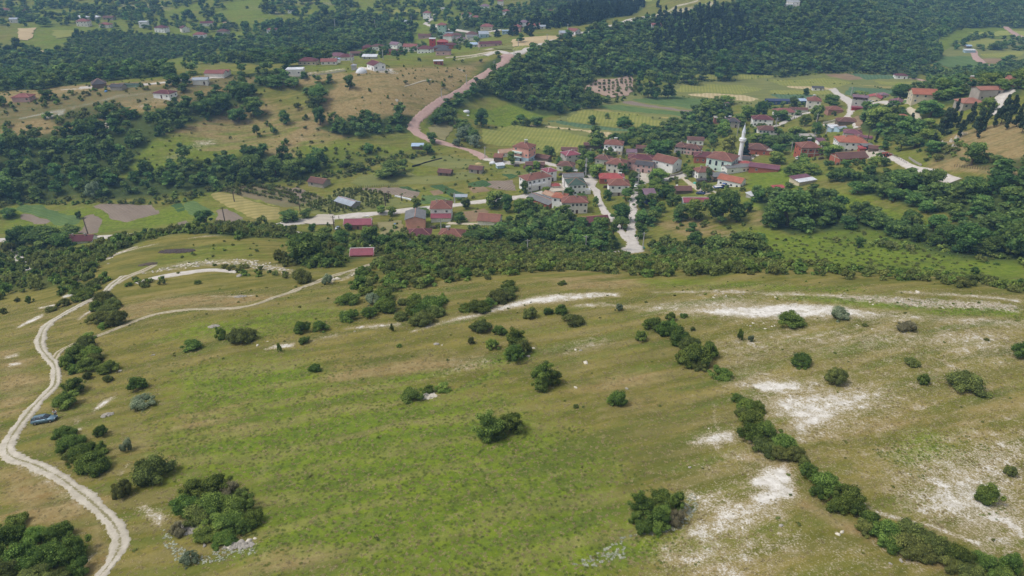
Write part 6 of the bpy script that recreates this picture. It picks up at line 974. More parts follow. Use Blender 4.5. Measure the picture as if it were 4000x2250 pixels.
# far houses: label, x, y, w, d, h, rot, roof kind, roof, wall
FARH = """white-roofed farm building, highest of the far left hamlet|208|48|13|8|3.2|4|hip|white|offwhite
house with red hip roof just below the white farm roof in the far left hamlet|213|63|12|9|5.5|0|hip|pinkred|offwhite
smaller white-roofed shed right of the big white farm roof|241|46|9|6|2.8|-4|hip|white|grey
orange-red hipped house lowest of the far left hamlet|268|67|11|8|3.6|-6|hip|pinkred|offwhite
brown-roofed far barn right of the hamlet's white roofs|276|47|12|7|2.6|-4|gable|brown|stone
white box-shaped far house with no visible roof|364|66|9|7|6|10|flat|white|white
white far house with maroon hip roof right of the white box|409|78|12|9|5|-12|hip|maroon|white
far house with dark red gable roof in line right of the maroon hip roof|466|78|8|8|4.5|-50|gable|maroon|offwhite
far house with low bright red hip roof above dark orchards|504|91|12|8|3.2|0|hip|pinkred|white
long far house with red roof on the slope above the red hip roof|523|62|14|7|3.2|4|gable|maroon|offwhite
brown-roofed far house, rightmost of the far left row|563|85|11|8|4|-6|hip|brown|grey
small tan far house above the brown one|572|61|8|5|2.8|0|flat|tan|cream
far hillside house with maroon roof and white end near the upper left corner|60|31|12|8|3|-8|gable|maroon|white
small far house with dull red roof at the upper left corner|13|28|9|7|3|0|hip|pinkred|offwhite
pale far house cut by trees at the left edge|38|55|8|6|4|10|gable|galv|offwhite
lone far house with red roof in the middle of the green slope|686|79|10|7|3.4|-4|hip|pinkred|white
tiny far house with red hip roof near the top left of centre|736|30|9|7|4|0|hip|pinkred|white
two-storey white far house with red pyramid roof at the road fork|1075|44|8|7.5|6.5|-10|hip|pinkred|white
four-storey pale green apartment house with red roof|1113|88|8|8|11|-4|hip|pinkred|palegreen
white far house with red hip roof above the green valley, left of its neighbour|1174|43|11|8|4.5|-4|hip|pinkred|white
smaller far house with orange roof right beside the white one|1198|49|8.5|7|3.6|-4|hip|pinkred|palepink
white far house with grey roof in the upper trees|1220|24|10|8|5.5|-6|hip|mauve|white
pinkish far house near the very top of the photo|1259|12|7|7|6|-6|hip|pinkred|offwhite
two-storey far house with red pyramid roof at the right of the far slope|1273|40|7.5|7|6.5|-4|hip|pinkred|white
wide far house with red hip roof right of the pale green block|1225|73|12|9|4|-6|hip|pinkred|cream
blue and white flat workshop at the far village edge|1276|82|10|6|3|0|flat|bluewhite|paleblue
grey-blue slanted roof workshop in the far village|1217|91|9|8|3.4|10|shed|galv|paleblue
brown-roofed house left of the slanted workshop|1187|92|11|8|4|-10|hip|brown|offwhite
grey roofed house below the brown roof in the far village|1190|98|10|7|3.4|-6|gable|grey|offwhite
white far house with red hip roof in the middle of the far village|1128|100|9|7.5|5|-8|hip|pinkred|white
low dull red roofs left of the green apartment block|1069|93|12|7|2.8|-4|gable|brown|palepink
brick-red square tower house of the far village|1089|120|5.5|5.5|9|0|flat|white|red
deep red house right of the brick-red tower|1114|117|10|7|5.5|0|hip|brightred|red
low red-brown house at the right of the deep red one|1135|120|9|6|4|0|hip|maroon|brick
very long maroon roofed stable below the crest road|1232|114|20|7|3.0|16|gable|maroon|palepink
small house with blue tarp roof before the long stable|1193|116|7|6|3|0|gable|bluewhite|grey
white far house with grey gable, alone before the trees|996|119|9|8|4|-30|gable|mauve|white
white far house with brown roof left of the grey gable|951|124|10|7|4|0|hip|brown|white
maroon roofed far house, leftmost behind the white bungalow|926|125|9|8|3.6|0|hip|maroon|brick
large far house with bright orange-red hip roof|1034|126|12|9|4.5|-8|gable|pinkred|offwhite
wide brown-red roofed house right of the orange-red hip roof|1071|131|13|9|4.4|-10|hip|maroon|white
pink-walled house with blackish roof nearest to the dirt track|1116|136|12|7|4|0|hip|darkgrey|palepink
dark blackish roofed house above the pink-walled one|1110|125|13|8|3.4|0|hip|darkgrey|brick
long dark red roofed house in the middle of the row|990|135|15|8|3|-18|gable|maroon|brick
low silver-white roofed shed in front of the row|931|146|11|5|2.2|-2|shed|white|grey
brown roofed far barn left of the dark red row|900|138|12|6|2.6|6|gable|brown|wood
maroon roofed house with white front, left of the silver shed|873|150|10|7|3.4|4|hip|maroon|white
pinkish mauve roofed house above the maroon one|850|146|13|8|3.2|-6|hip|purple|offwhite
brown-red roofed low house at the left of the row|829|159|11|7|2.6|4|gable|pinkred|offwhite
maroon hip roofed white house, leftmost of the row behind the ridge|777|160|13|8|3.2|-4|hip|maroon|cream
tiny white cabin between maroon roofs|849|155|4|4|2.6|0|flat|bluewhite|white
white house left of the crest road end|1318|64|9|8|4.5|0|hip|mauve|white
red barn-like house right of the white one by the crest road|1342|70|12|8|3.6|-6|gable|pinkred|offwhite
red and white house lower left of the red barn by the crest road|1300|78|8|8|5.5|-10|hip|pinkred|palepink
little white shed beside the crest village|1364|70|6|5|2.4|0|gable|galv|white
grey-blue roofed house beside the crest road|1419|87|9|7|3|8|gable|galv|grey
white gabled house with red roof beside the crest road|1443|82|10|9|3|-40|gable|pinkred|white
white house with red roof alone inside the wooded hill|1650|73|9|6|5.0|0|shed|pinkred|white
tiny red shed far up on the slope above the crest village|1383|29|8|5|2|0|gable|pinkred|grey
pair-like white hillside house near the top right|1994|10|12|8|4|-10|flat|white|offwhite
low pale house left of the hillside house near the top right|1984|13|8|6|2|0|flat|white|offwhite
wooden hut beside the far right field trees|2434|119|5|4|2.5|0|gable|bluewhite|wood
small pale house in the trees of the far slope|944|65|9|6|2|0|flat|concrete|offwhite
pale house at the middle of the far village slope|1022|60|9|7|3.4|0|hip|galv|offwhite
small white building amid trees above the village fork|1119|24|9|6|2.5|0|flat|white|offwhite
grey house just right of the pale green block|1130|90|8|7|4|0|flat|galv|offwhite
brown roof between the far village trees, upper right|1148|92|10|7|3|-5|hip|brown|grey
mauve roof at the upper right of the far village|1160|103|9|7|3.4|-5|hip|mauve|offwhite"""
for ln in FARH.split('\n'):
    q = ln.split('|'); G(q[0], float(q[1]), float(q[2]) + 1.5, *map(float, q[3:7]), q[7], q[8], q[9], chim=0, win=3.2, dark=True, door=False, parts=False, ov=.5)

# ------------------------------------------------------------------ poles
M_pole = plain('concrete_pole', (172, 170, 166), .9, .1); M_wood = plain('weathered_pole_wood', (98, 86, 74), .95, .2); M_dark = plain('dark_metal', (44, 44, 46), .5, .2)
POLES = """1473 398 449 t tall concrete pole with transformer arms beside the mossy grey roof
1605 424 466 t concrete pole beside the square and the white barn-like house
1337 460 498 c grey pole in front of the long white two-storey house
1473 592 632 c pale pole standing in the grove just above the scrub belt
1617 584 627 c pale street pole right of the lane fork
1327 602 630 c short pole half hidden in the grove left of its neighbour
1582 503 531 c pole between the two lanes
1485 373 393 c pole behind the crimson-roofed grey house
1887 391 416 c pole beside the road behind the minaret
1637 366 391 c pole in front of the big dark village tree
841 543 577 w wooden pole at the left end of the pinkish brick house
970 486 520 w wooden pole at the edge of the orchard, left of its neighbour
978 480 503 w wooden pole behind the orchard edge
756 511 536 w wooden pole at the lower corner of the orchard
1110 550 584 c thin pole between the two-storey house and the low brown-roofed one
1144 485 513 c pole beside the open lean-to
1220 369 399 c pole at the junction of the pinkish road
222 546 592 w dark wooden pole in the ploughed strip by the white road
567 520 564 w dark wooden pole at the lower ploughed field
590 483 509 w short wooden pole at the wheat field
1174 188 214 c pole left of the pinkish road, halfway up
1111 222 248 c pole where the pinkish road leaves the trees
1243 154 174 c pole beside the top of the pinkish road
964 126 152 c tall pole right behind the new white ridge house
883 134 159 c left of two close poles in the far village
887 136 160 c right of two close poles in the far village
1108 102 119 c pole between the brick-red tower and its neighbours
1138 93 121 c pole above the low red-brown far house
1155 107 124 c pole left of the long maroon stable
1205 105 127 c pole in front of the long maroon stable
843 49 69 c pole on the green far slope
1001 44 60 c pole above the middle of the far village
1035 41 57 c pole left of the road fork in the far village
943 50 64 c pole in the dense trees of the far slope
1293 126 142 c pole at the crest junction
1304 99 119 c pole in the tan crest field
1376 86 105 c pole beside the crest road, centre
1428 61 84 c pole behind the grey-blue crest house
1492 57 79 c pole on the crest road above the wooded hill
1542 50 65 c pole further along the crest road
1952 296 319 c pole beside the lower farm lane
1997 276 300 c pole by the end of the long reddish roof
2053 286 313 c pole in front of the garden trees of the upper village
2077 318 342 c pole beside the white metal roofs
2047 333 355 c pole right of the unfinished flat block
1990 356 382 c pole left of the big red brick house
2181 325 359 w leaning wooden pole right of the mauve wing roof
2140 219 243 c lamp pole by the field road
1794 334 364 c pole in the trees left of the yellowish tree
1854 313 343 c pole below the stone house with dark roof
1951 301 321 c pole near the wide white maroon-roofed house
1885 391 420 w pole at the bend left of the brick barn
2509 218 240 w pole beside the steep lane on the right
2574 183 208 w pole at the right edge among bright trees
1010 487 505 w pole by the white-edged garden beds"""
for ln in POLES.split('\n'):
    q = ln.split(' ', 4); x, y0, y1 = map(float, q[:3]); p = P1(x, y1 - 1); d = dist(p); hh = (y1 - y0) * d / (FPX * np.linalg.norm(ray(x, y1))) / max(.5, math.sqrt(1 - (float(CAMZ - p.z) / d) ** 2)) * .97
    hh = min(hh, 12); m = M_wood if q[3] == 'w' else M_pole; o = bpy.data.objects.new('utility_pole', None); C.objects.link(o); o.location = p; o.rotation_euler.z = random.uniform(-.6, .6); tag(o, q[4], 'utility pole')
    rd = .16 + .0002 * d; MB().cyl(0, 0, -.6, hh, rd * 1.15, rd * .75, m, 7).obj('pole', o); b = MB()
    b.box(-.9, .9, -.06, .06, hh - .6, hh - .45, m)
    if q[3] == 't': b.box(-1.1, 1.1, -.07, .07, hh - 1.5, hh - 1.35, m); MB().box(-.5, .5, -.5, .1, hh - 4.2, hh - 3.0, M_pole).obj('transformer', o)
    b.obj('crossarm', o); b = MB()
    for xx in (-.8, 0, .8): b.cyl(xx, 0, hh - .45, hh - .2, .06, .05, M_dark, 6)
    b.obj('insulators', o)
# ------------------------------------------------------------------ vehicles
M_tyre = plain('tyre_rubber', (32, 32, 33), .9, .1); M_rim = plain('alloy_rim', (150, 152, 156), .4, .1, 3, .6); M_glass = plain('car_glass', (34, 44, 52), .12, .1, 2, 0, .8); M_lamp = plain('lamp_lens', (206, 210, 214), .2, .05); M_tail = plain('tail_lens', (150, 28, 26), .3, .05)
def loft(secs, m, mats=None):
    b = MB(); k = len(secs[0]); v = [q for s in secs for q in s]; f = []
    for i in range(len(secs) - 1):
        for j in range(k - 1): f.append([i * k + j, i * k + j + 1, (i + 1) * k + j + 1, (i + 1) * k + j])
    f.append(list(range(k))[::-1]); f.append([(len(secs) - 1) * k + j for j in range(k)]); return b.add(v, f, m)
def car(label, px, py, rot, paint, L=4.45, Wd=1.75, estate=True, detail=True, name='car', cat='car'):
    p = P1(px, py); o = bpy.data.objects.new(name, None); C.objects.link(o); o.location = p + Vector((0, 0, .02)); o.rotation_euler.z = R(rot); tag(o, label, cat)
    e = 12.0; nx_ = (H(p.x + 1, p.y) - H(p.x - 1, p.y)) / 2; ny_ = (H(p.x, p.y + 1) - H(p.x, p.y - 1)) / 2; up = Vector((-float(nx_), -float(ny_), 1)).normalized(); q = Vector((0, 0, 1)).rotation_difference(up); o.rotation_mode = 'QUATERNION'; o.rotation_quaternion = q @ Matrix.Rotation(R(rot), 4, 'Z').to_quaternion()
    h = Wd / 2; prof = [(-L / 2, .36, .62, .86), (-L / 2 + .06, .28, .80, .94), (-L * .44, .24, .93, .99), (-L * .2, .22, .95, 1), (L * .05, .22, .95, 1), (L * .16, .22, .93, 1), (L * .30, .23, .88, .99), (L * .42, .25, .80, .96), (L / 2 - .05, .3, .68, .88), (L / 2, .38, .58, .8)]
    secs = []
    for x, z0, z1, wk in prof: a = h * wk; secs.append([(x, -a * .9, z0), (x, -a, z0 + .12), (x, -a, z1 - .12), (x, -a * .9, z1), (x, a * .9, z1), (x, a, z1 - .12), (x, a, z0 + .12), (x, a * .9, z0), (x, -a * .9, z0)])
    bd = loft(secs, paint).obj('body', o, True)
    rr_ = -L * .46 if estate else -L * .36; rt = rr_ + (.28 if estate else .75); cb = [(rr_, .90, .94, .80), (rt, .90, 1.40, .74), (-L * .05, .9, 1.47, .74), (L * .05, .9, 1.45, .74), (L * .23, .9, .93, .84)]; secs = []
    for x, z0, z1, wk in cb: a = h * wk; secs.append([(x, -h * .93, z0), (x, -a, max(z0, z1 - .06)), (x, -a * .9, z1), (x, a * .9, z1), (x, a, max(z0, z1 - .06)), (x, h * .93, z0), (x, -h * .93, z0)])
    loft(secs, M_glass).obj('window_glass', o, True)
    rf = MB(); a = h * .69; v = [(rt - .08, -a, 1.405), (-L * .05, -a, 1.485), (L * .06, -a, 1.465), (L * .06, a, 1.465), (-L * .05, a, 1.485), (rt - .08, a, 1.405)]; rf.add(v + [(x, y, z - .05) for x, y, z in v], [[0, 1, 4, 5], [1, 2, 3, 4], [6, 7, 1, 0], [7, 8, 2, 1], [9, 10, 4, 3], [10, 11, 5, 4], [8, 9, 3, 2], [11, 6, 0, 5]], paint); rf.obj('roof', o)
    b = MB()
    for s in (-1, 1):
        b.bar((L * .225, s * h * .90, .92), (L * .055, s * h * .72, 1.46), .035, paint, 4).bar((rt, s * h * .74, 1.41), (rr_, s * h * .9, .92), .045, paint, 4)
        for xx in (-L * .05, -L * .26): b.bar((xx, s * h * .945, .9), (xx, s * h * .755, 1.44), .035, paint, 4)
    b.obj('pillars', o)
    if detail:
        for s in (-1, 1):
            MB().bar((rt + .1, s * h * .62, 1.52), (L * .02, s * h * .62, 1.53), .025, M_dark, 4).obj('roof_rail', o); MB().box(L / 2 - .1, L / 2 + .0, s * h * .62 - .17, s * h * .62 + .17, .56, .7, M_lamp).obj('headlight', o); MB().box(-L / 2 - .02, -L / 2 + .08, s * h * .72 - .12, s * h * .72 + .12, .62, .88, M_tail).obj('tail_light', o)
            MB().box(L * .17, L * .17 + .14, s * (h + .09) - .1, s * (h + .09) + .1, .92, 1.05, paint).obj('wing_mirror', o); MB().box(-L * .38, L * .38, s * h - .02, s * h + .02, .42, .5, M_dark).obj('side_moulding', o)
        MB().box(L / 2 - .04, L / 2 + .03, -.45, .45, .42, .52, M_dark).obj('grille', o); MB().box(-L / 2 - .05, -L / 2 + .06, -h * .8, h * .8, .36, .5, M_dark).obj('rear_bumper', o)
    for sx in (-.31, .315):
        for s in (-1, 1): 
            w_ = MB(); w_.bar((sx * L, s * (h - .2), .31), (sx * L, s * (h + .01), .31), .31, M_tyre, 14); wo_ = w_.obj('wheel', o); MB().bar((sx * L, s * (h - .02), .31), (sx * L, s * (h + .025), .31), .19, M_rim, 10).obj('rim', wo_)
    return o
M_teal = plain('dark_teal_paint', (104, 132, 148), .35, .06, 2, .35, .6); M_wpaint = plain('white_paint', (222, 222, 220), .35, .03, 2, 0, .5); M_bpaint = plain('dark_blue_paint', (40, 56, 104), .35, .06, 2, .2, .6); M_spaint = plain('silver_paint', (156, 164, 176), .35, .05, 2, .4, .6)
main_car = car('dark blue-green estate car parked on the grass beside the chalk track', 114, 1061, 8, M_teal); main_car.scale = (.8, .8, .8)
car('small white car standing in the straight lane near the square', 1600, 470, 80, M_wpaint, 3.9, 1.6, False, False)
car('white car in the gap beside the grey-roofed long shed', 1393, 507, 20, M_wpaint, 3.9, 1.6, False, False)
car('silver car under the trees left of the pinkish brick house', 850, 577, 88, M_spaint, 4.0, 1.6, False, False)
car('white car parked in front of the white gabled house with red metal roof', 2190, 257, 0, M_wpaint, 4.3, 1.7, False, False)
car('white van behind the three-storey grey and mauve house', 2175, 246, 80, M_wpaint, 4.6, 1.8, True, False, 'van', 'van')
car('white van parked at the left end of the big red brick house', 2012, 399, 10, M_wpaint, 4.4, 1.7, True, False, 'van', 'van')
car('dark blue car standing on the farm track below the mosque', 1763, 488, -35, M_bpaint, 4.0, 1.65, False, False)
def tractor(label, px, py, rot, body, trailer=None):
    p = P1(px, py); o = bpy.data.objects.new('tractor', None); C.objects.link(o); o.location = p; o.rotation_euler.z = R(rot); tag(o, label, 'tractor')
    MB().box(.1, 1.9, -.35, .35, .8, 1.45, body).obj('bonnet', o); MB().box(-1.0, .1, -.6, .6, .7, 1.2, body).obj('chassis', o); MB().box(-.9, -.4, -.3, .3, 1.2, 1.7, M_dark).obj('seat', o); MB().bar((1.2, .3, 1.4), (1.2, .3, 2.1), .05, M_dark).obj('exhaust', o)
    MB().box(-1.1, .1, -.7, .7, 2.3, 2.4, body).bar((-1, -.6, 1.2), (-1, -.6, 2.3), .04, M_dark).bar((-1, .6, 1.2), (-1, .6, 2.3), .04, M_dark).bar((0, -.6, 1.2), (0, -.6, 2.3), .04, M_dark).bar((0, .6, 1.2), (0, .6, 2.3), .04, M_dark).obj('canopy', o)
    for x, r_ in ((-.7, .75), (1.5, .42)):
        for s in (-1, 1): MB().bar((x, s * .62, r_), (x, s * .95, r_), r_, M_tyre, 14).bar((x, s * .6, r_), (x, s * .98, r_), r_ * .5, M_tail if body is not M_bluep else M_wpaint, 10).obj('wheel', o)
def trailer(label, px, py, rot, body, load):
    p = P1(px, py); o = bpy.data.objects.new('trailer', None); C.objects.link(o); o.location = p; o.rotation_euler.z = R(rot); tag(o, label, 'trailer')
    MB().box(-1.9, 1.9, -.95, .95, .75, .87, body).obj('bed', o); MB().box(-1.9, 1.9, -.97, -.91, .87, 1.35, body).box(-1.9, 1.9, .91, .97, .87, 1.35, body).box(-1.97, -1.9, -.97, .97, .87, 1.35, body).box(1.9, 1.97, -.97, .97, .87, 1.35, body).obj('side_boards', o); MB().box(-1.7, 1.7, -.85, .85, .9, 1.25, load).obj('load', o); MB().bar((1.95, 0, .75), (3.1, 0, .6), .06, M_dark).obj('drawbar', o)
    for s in (-1, 1): MB().bar((-.4, s * .8, .4), (-.4, s * 1.02, .4), .4, M_tyre, 12).obj('wheel', o)
M_bluep = plain('blue_machine_paint', (54, 92, 160), .5, .1, 2); M_redp = plain('faded_red_machine_paint', (150, 76, 58), .6, .15, 2)
tractor('old red tractor standing at the edge of the farmyard', 2232, 395, 15, M_redp); tractor('blue tractor in front of the white barn with the orange roof', 1822, 473, 20, M_bluep); trailer('blue trailer with pale load beside the blue tractor', 1806, 475, 12, M_bluep, M_tank); trailer('grey farm trailer with rusty load beside the red tractor', 2222, 391, 12, M_wood, M_redp)
# ------------------------------------------------------------------ people
M_skin = plain('skin', (176, 128, 102), .7, .05); M_shirt = plain('white_shirt', (226, 226, 228), .9, .04); M_trou = plain('grey_trousers', (84, 86, 96), .9, .08); M_hair = plain('dark_hair', (36, 30, 28), .9, .1); M_blackc = plain('dark_clothes', (40, 40, 46), .9, .1)
def person(label, px, py, rot, top, bottom, at=None, lean=0.0):
    """one continuous skinned body; shirt, trousers and hair are its clothing"""
    p = at if at else P1(px, py); o = bpy.data.objects.new('person', None); C.objects.link(o); o.location = p; o.rotation_euler.z = R(rot); tag(o, label, 'person')
    def build(name, V, E, rad, m, sub=2):
        me = bpy.data.meshes.new(name); bm = bmesh.new(); ly = bm.verts.layers.skin.verify(); vs = [bm.verts.new(q) for q in V]; [bm.edges.new((vs[a], vs[b])) for a, b in E]
        for v_, r_ in zip(vs, rad): v_[ly].radius = r_ if isinstance(r_, tuple) else (r_, r_)
        vs[0][ly].use_root = True; bm.to_mesh(me); bm.free(); me.materials.append(m); ob = link(name, me, o); ob.modifiers.new('skin', 'SKIN'); q = ob.modifiers.new('sub', 'SUBSURF'); q.levels = q.render_levels = sub; return ob
    L = lean; V = [(0, 0, .92), (0, L * .3, 1.15), (0, L * .6, 1.38), (0, L * .8, 1.5), (0, L, 1.6), (0, L, 1.7), (-.1, 0, .86), (-.11, .02, .48), (-.11, -.03, .08), (-.11, .14, .04), (.1, 0, .86), (.11, .03, .48), (.12, -.01, .08), (.12, .16, .04),
         (-.2, L * .6, 1.4), (-.27, L * .5 + .04, 1.14), (-.24, L * .5 + .22, .98), (-.235, L * .5 + .31, .96), (.2, L * .6, 1.4), (.27, L * .5 + .04, 1.14), (.25, L * .5 + .22, .99), (.245, L * .5 + .31, .97)]
    E = [(0, 1), (1, 2), (2, 3), (3, 4), (4, 5), (0, 6), (6, 7), (7, 8), (8, 9), (0, 10), (10, 11), (11, 12), (12, 13), (2, 14), (14, 15), (15, 16), (16, 17), (2, 18), (18, 19), (19, 20), (20, 21)]
    rad = [(.13, .1), (.12, .09), (.14, .09), .05, (.075, .09), (.07, .085), .08, .058, .04, .035, .08, .058, .04, .035, .055, .042, .03, .03, .055, .042, .03, .03]; build('body', V, E, rad, M_skin)
    for s in (-1, 1):
        hx, hy, hz = (V[17] if s < 0 else V[21]); 
        for k in range(5): a = (k - 2) * .022; MB().bar((hx + a * .8, hy + .02, hz), (hx + a * 1.3, hy + (.09 if k else .05), hz - .03 - (.02 if k == 0 else 0)), .009, M_skin, 5).obj('finger', o)
    build('shirt', [V[0], V[1], V[2], V[14], V[15], V[18], V[19]], [(0, 1), (1, 2), (2, 3), (3, 4), (2, 5), (5, 6)], [(.155, .12), (.145, .11), (.165, .11), .075, .055, .075, .055], top)
    build('trousers', [(0, 0, .94), V[6], V[7], (-.11, -.03, .12), V[10], V[11], (.12, -.01, .12)], [(0, 1), (1, 2), (2, 3), (0, 4), (4, 5), (5, 6)], [(.145, .115), .095, .075, .06, .095, .075, .06], bottom)
    b = MB(); v, f = ICO2; b.add([(x * .095, L + y * .105 - .012, 1.7 + z * .1) for x, y, z in v if True], f.tolist(), M_hair); b.obj('hair', o)
    MB().box(-.045, -.02, L + .085, L + .1, 1.655, 1.67, M_dark).box(.02, .045, L + .085, L + .1, 1.655, 1.67, M_dark).obj('eyes', o); MB().box(-.025, .025, L + .08, L + .095, 1.585, 1.595, M_tail).obj('mouth', o); MB().bar((0, L + .085, 1.65), (0, L + .115, 1.615), .013, M_skin).obj('nose', o)
    return o
cp = main_car.location; person('person in a white shirt leaning over the bonnet of the parked car', 0, 0, 205, M_shirt, M_trou, at=P1(143, 1050), lean=.2)
person('person in dark clothes walking on the gravel road past the pinkish brick house', 853, 551, 100, M_blackc, M_blackc)
# ------------------------------------------------------------------ sheep
M_wool = plain('sheep_wool', (206, 196, 176), .95, .1, 6); M_face = plain('sheep_face', (120, 104, 88), .9, .1)
def blob(b, c, r_, m, v=ICO1): b.add([(c[0] + x * r_[0], c[1] + y * r_[1], c[2] + z * r_[2]) for x, y, z in v[0]], v[1].tolist(), m)
sb = MB(); v = ICO2; blob(sb, (0, 0, .62), (.55, .3, .3), M_wool, v); blob(sb, (.5, 0, .78), (.2, .13, .2), M_wool); blob(sb, (.68, 0, .84), (.15, .08, .09), M_face)
for x in (-.32, .32):
    for y in (-.14, .14): sb.bar((x, y, 0), (x, y, .45), .05, M_face)
SH = sb.mesh('sheep', True); r = np.random.default_rng(3); ns = 0
for px0, py0, px1, py1, n in ((236, 345, 254, 336, 13), (262, 330, 282, 318, 14), (265, 318, 276, 300, 10), (255, 285, 275, 270, 8), (228, 300, 262, 285, 14), (240, 275, 272, 266, 9)):
    for i in range(n):
        t = r.random(); p = P1(px0 + (px1 - px0) * t + r.normal(0, 3), py0 + (py1 - py0) * t + r.normal(0, 2)); o = link('sheep', SH); o.location = p; o.rotation_euler.z = r.uniform(0, 6.28); s = r.uniform(1.0, 1.3); o.scale = (s, s, s); tag(o, 'cream sheep of the flock grazing on the dry left hillside', 'sheep', 'flock of sheep on the dry left hillside')
# ------------------------------------------------------------------ stones, heaps, tarps, graves, walls, fences
M_lime = plain('pale_limestone', (204, 196, 180), .95, .14, 2); M_lime2 = plain('grey_limestone', (158, 152, 142), .95, .18, 2); M_muck = plain('dark_muck', (84, 74, 70), .95, .3, 2); M_tarpb = plain('blue_tarpaulin', (84, 132, 184), .6, .1); M_tarpw = plain('white_tarpaulin', (214, 216, 220), .6, .05); M_tarpg = plain('teal_netting', (84, 160, 140), .8, .1)
def rock_mesh(name, seed, m, flat=.6):
    r = np.random.default_rng(seed); v, f = ICO2; vv = v * (1 + (vnoise(v[:, 0] * 3 + seed, v[:, 1] * 3 + v[:, 2] * 2, 1, seed) - .5)[:, None] * .7) * (1, r.uniform(.6, .9), flat); return mesh_np(name, vv, f, [m])
RK = [rock_mesh('boulder', i, M_lime if i % 3 else M_lime2, .35 + .1 * i) for i in range(4)]
BOUL = [(1098, 866, 14, 'flat pale boulder in the middle of the open slope'), (1112, 868, 6, 'small boulder right of the flat pale one'), (1640, 884, 0, ''), (1330, 896, 10, 'grey flat stone above the two-part clump'), (1522, 899, 0, ''), (1474, 913, 16, 'flat bluish-grey slab in the grass right of the meadow'), (1342, 876, 9, 'pale stones just below the tall dark clump'), (2004, 1341, 0, ''), (2208, 1483, 0, ''), (2108, 1344, 14, 'pair-like cream boulder below the hedge, left one'), (2118, 1338, 12, 'pair-like cream boulder below the hedge, right one'), (2266, 1410, 12, 'cream boulder at the foot of the lower hedge'), (2240, 1418, 9, 'smaller cream boulder left of the one at the foot of the lower hedge'),
        (302, 933, 11, 'single white boulder beside the thicket at the track fork'), (648, 869, 9, 'small white boulder left of the rock slab'), (1577, 978, 10, 'pale stone right behind the lone dark bush'), (1461, 881, 8, 'pale stone in the brown grass right of the tall dark clump'), (1448, 880, 9, 'second pale stone in the brown grass beside the first'), (1448, 975, 10, 'pale stone in the slope left of the lone dark bush'), (1735, 1176, 9, 'small yellowish stone on the brown slope'), (604, 694, 18, 'white rectangular block behind the short bush row'), (836, 704, 20, 'heap-like white boulder beside the silvery tree'), (850, 702, 15, 'white boulder right of the first beside the silvery tree'), (512, 1378, 0, ''), (605, 1368, 26, 'large grey boulder at the right foot of the rubble thicket'), (580, 1376, 20, 'grey boulder left of the largest at the foot of the rubble thicket'), (625, 1362, 18, 'grey boulder right of the largest at the foot of the rubble thicket'), (515, 1373, 12, 'pale stone below the rubble thicket'), (1003, 1326, 0, ''), (866, 784, 9, 'small pale stone between track and bushes'), (2308, 735, 12, 'cream boulder in the grassy rubble at right'), (2385, 1050, 0, ''), (1965, 1322, 12, 'angular pale boulder below the biggest chalk hollow'), (1868, 1328, 9, 'yellowish boulder left of the angular pale one')]
for i, (x, y, s, lb) in enumerate(BOUL):
    if s: p = P1(x, y); o = link('boulder', RK[i % 4]); k = s * dist(p) / FPX / 2 / np.linalg.norm(ray(x, y)); o.location = p + Vector((0, 0, k * .1)); o.scale = (k, k, k); o.rotation_euler.z = i; tag(o, lb, 'boulder')
def heap(name, cx, cy, wpx, dpx, hm, m, label, cat, lumps=0, seed=1):
    p = P1(cx, cy); k = dist(p) / FPX; dep = -ray(cx, cy)[2]; W = wpx * k / 2; D = dpx * k / 2 / max(.25, dep); r = np.random.default_rng(seed); v, f = ICO2
    if lumps:
        b = MB()
        for i in range(lumps): a = r.uniform(0, 6.28); q = r.random() ** .6; x = p.x + math.cos(a) * q * W; y = p.y + math.sin(a) * q * D; s = r.uniform(.15, .38) * hm * 1.5; b.add([(x + vx * s * r.uniform(.7, 1.3), y + vy * s * r.uniform(.7, 1.3), float(H(x, y)) + (1 - q) * hm * .5 + vz * s * .7) for vx, vy, vz in ICO1[0]], ICO1[1].tolist(), m)
        o = b.obj(name)
    else: o = link(name, mesh_np(name, v * (1 + r.normal(0, .07, (len(v), 1))) * (W, D, hm), f, [m], smooth=False)); o.location = p
    tag(o, label, cat, kind='stuff' if lumps else None); return o
heap('muck_heap', 445, 632, 82, 12, .9, M_muck, 'wide flat heap of dark muck and stones on the grassy terrace', 'heap', 420, 4)
heap('stone_heap', 1075, 996, 44, 20, .5, M_lime, 'heap of white stones beside the low bushes in the middle meadow', 'stones', 140, 5); heap('stone_heap', 475, 1328, 70, 34, .4, M_lime2, 'rubble under the large thicket on the lower left slope', 'stones', 200, 6)
heap('stone_heap', 538, 821, 26, 9, .5, M_lime2, 'small grey rubble heap left of the paired green bushes', 'stones', 90, 7); heap('stone_heap', 605, 746, 28, 7, .5, M_lime2, 'small grey rubble heap above the narrow track', 'stones', 80, 8)
heap('stone_heap', 600, 1372, 70, 16, .5, M_lime2, 'scattered stones along the foot of the rubble thicket', 'stones', 90, 9); heap('branch_pile', 372, 665, 40, 14, .7, M_wood, 'pile of dry brown branches at the edge of the terrace', 'branches', 120, 10); heap('branch_pile', 270, 1044, 24, 12, .5, M_lime2, 'patch of dead grey twigs beside the car', 'branches', 60, 12)
heap('stone_heap', 965, 178, 70, 8, .8, M_lime, 'terrace of loose white stones before the new ridge house', 'stones', 160, 13)
heap('tarpaulin_dome', 910, 182, 26, 5, 3.2, M_tarpw, 'white domed tarpaulin tent on the left ridge', 'tarpaulin', seed=3); heap('tarpaulin', 995, 566, 15, 3, .8, M_tarpb, 'blue tarpaulin heap on the lawn left of the pink gabled house', 'tarpaulin', seed=4); heap('tarpaulin', 912, 575, 18, 3, .7, M_tarpb, 'blue tarpaulin in front of the pinkish brick house', 'tarpaulin', seed=5)
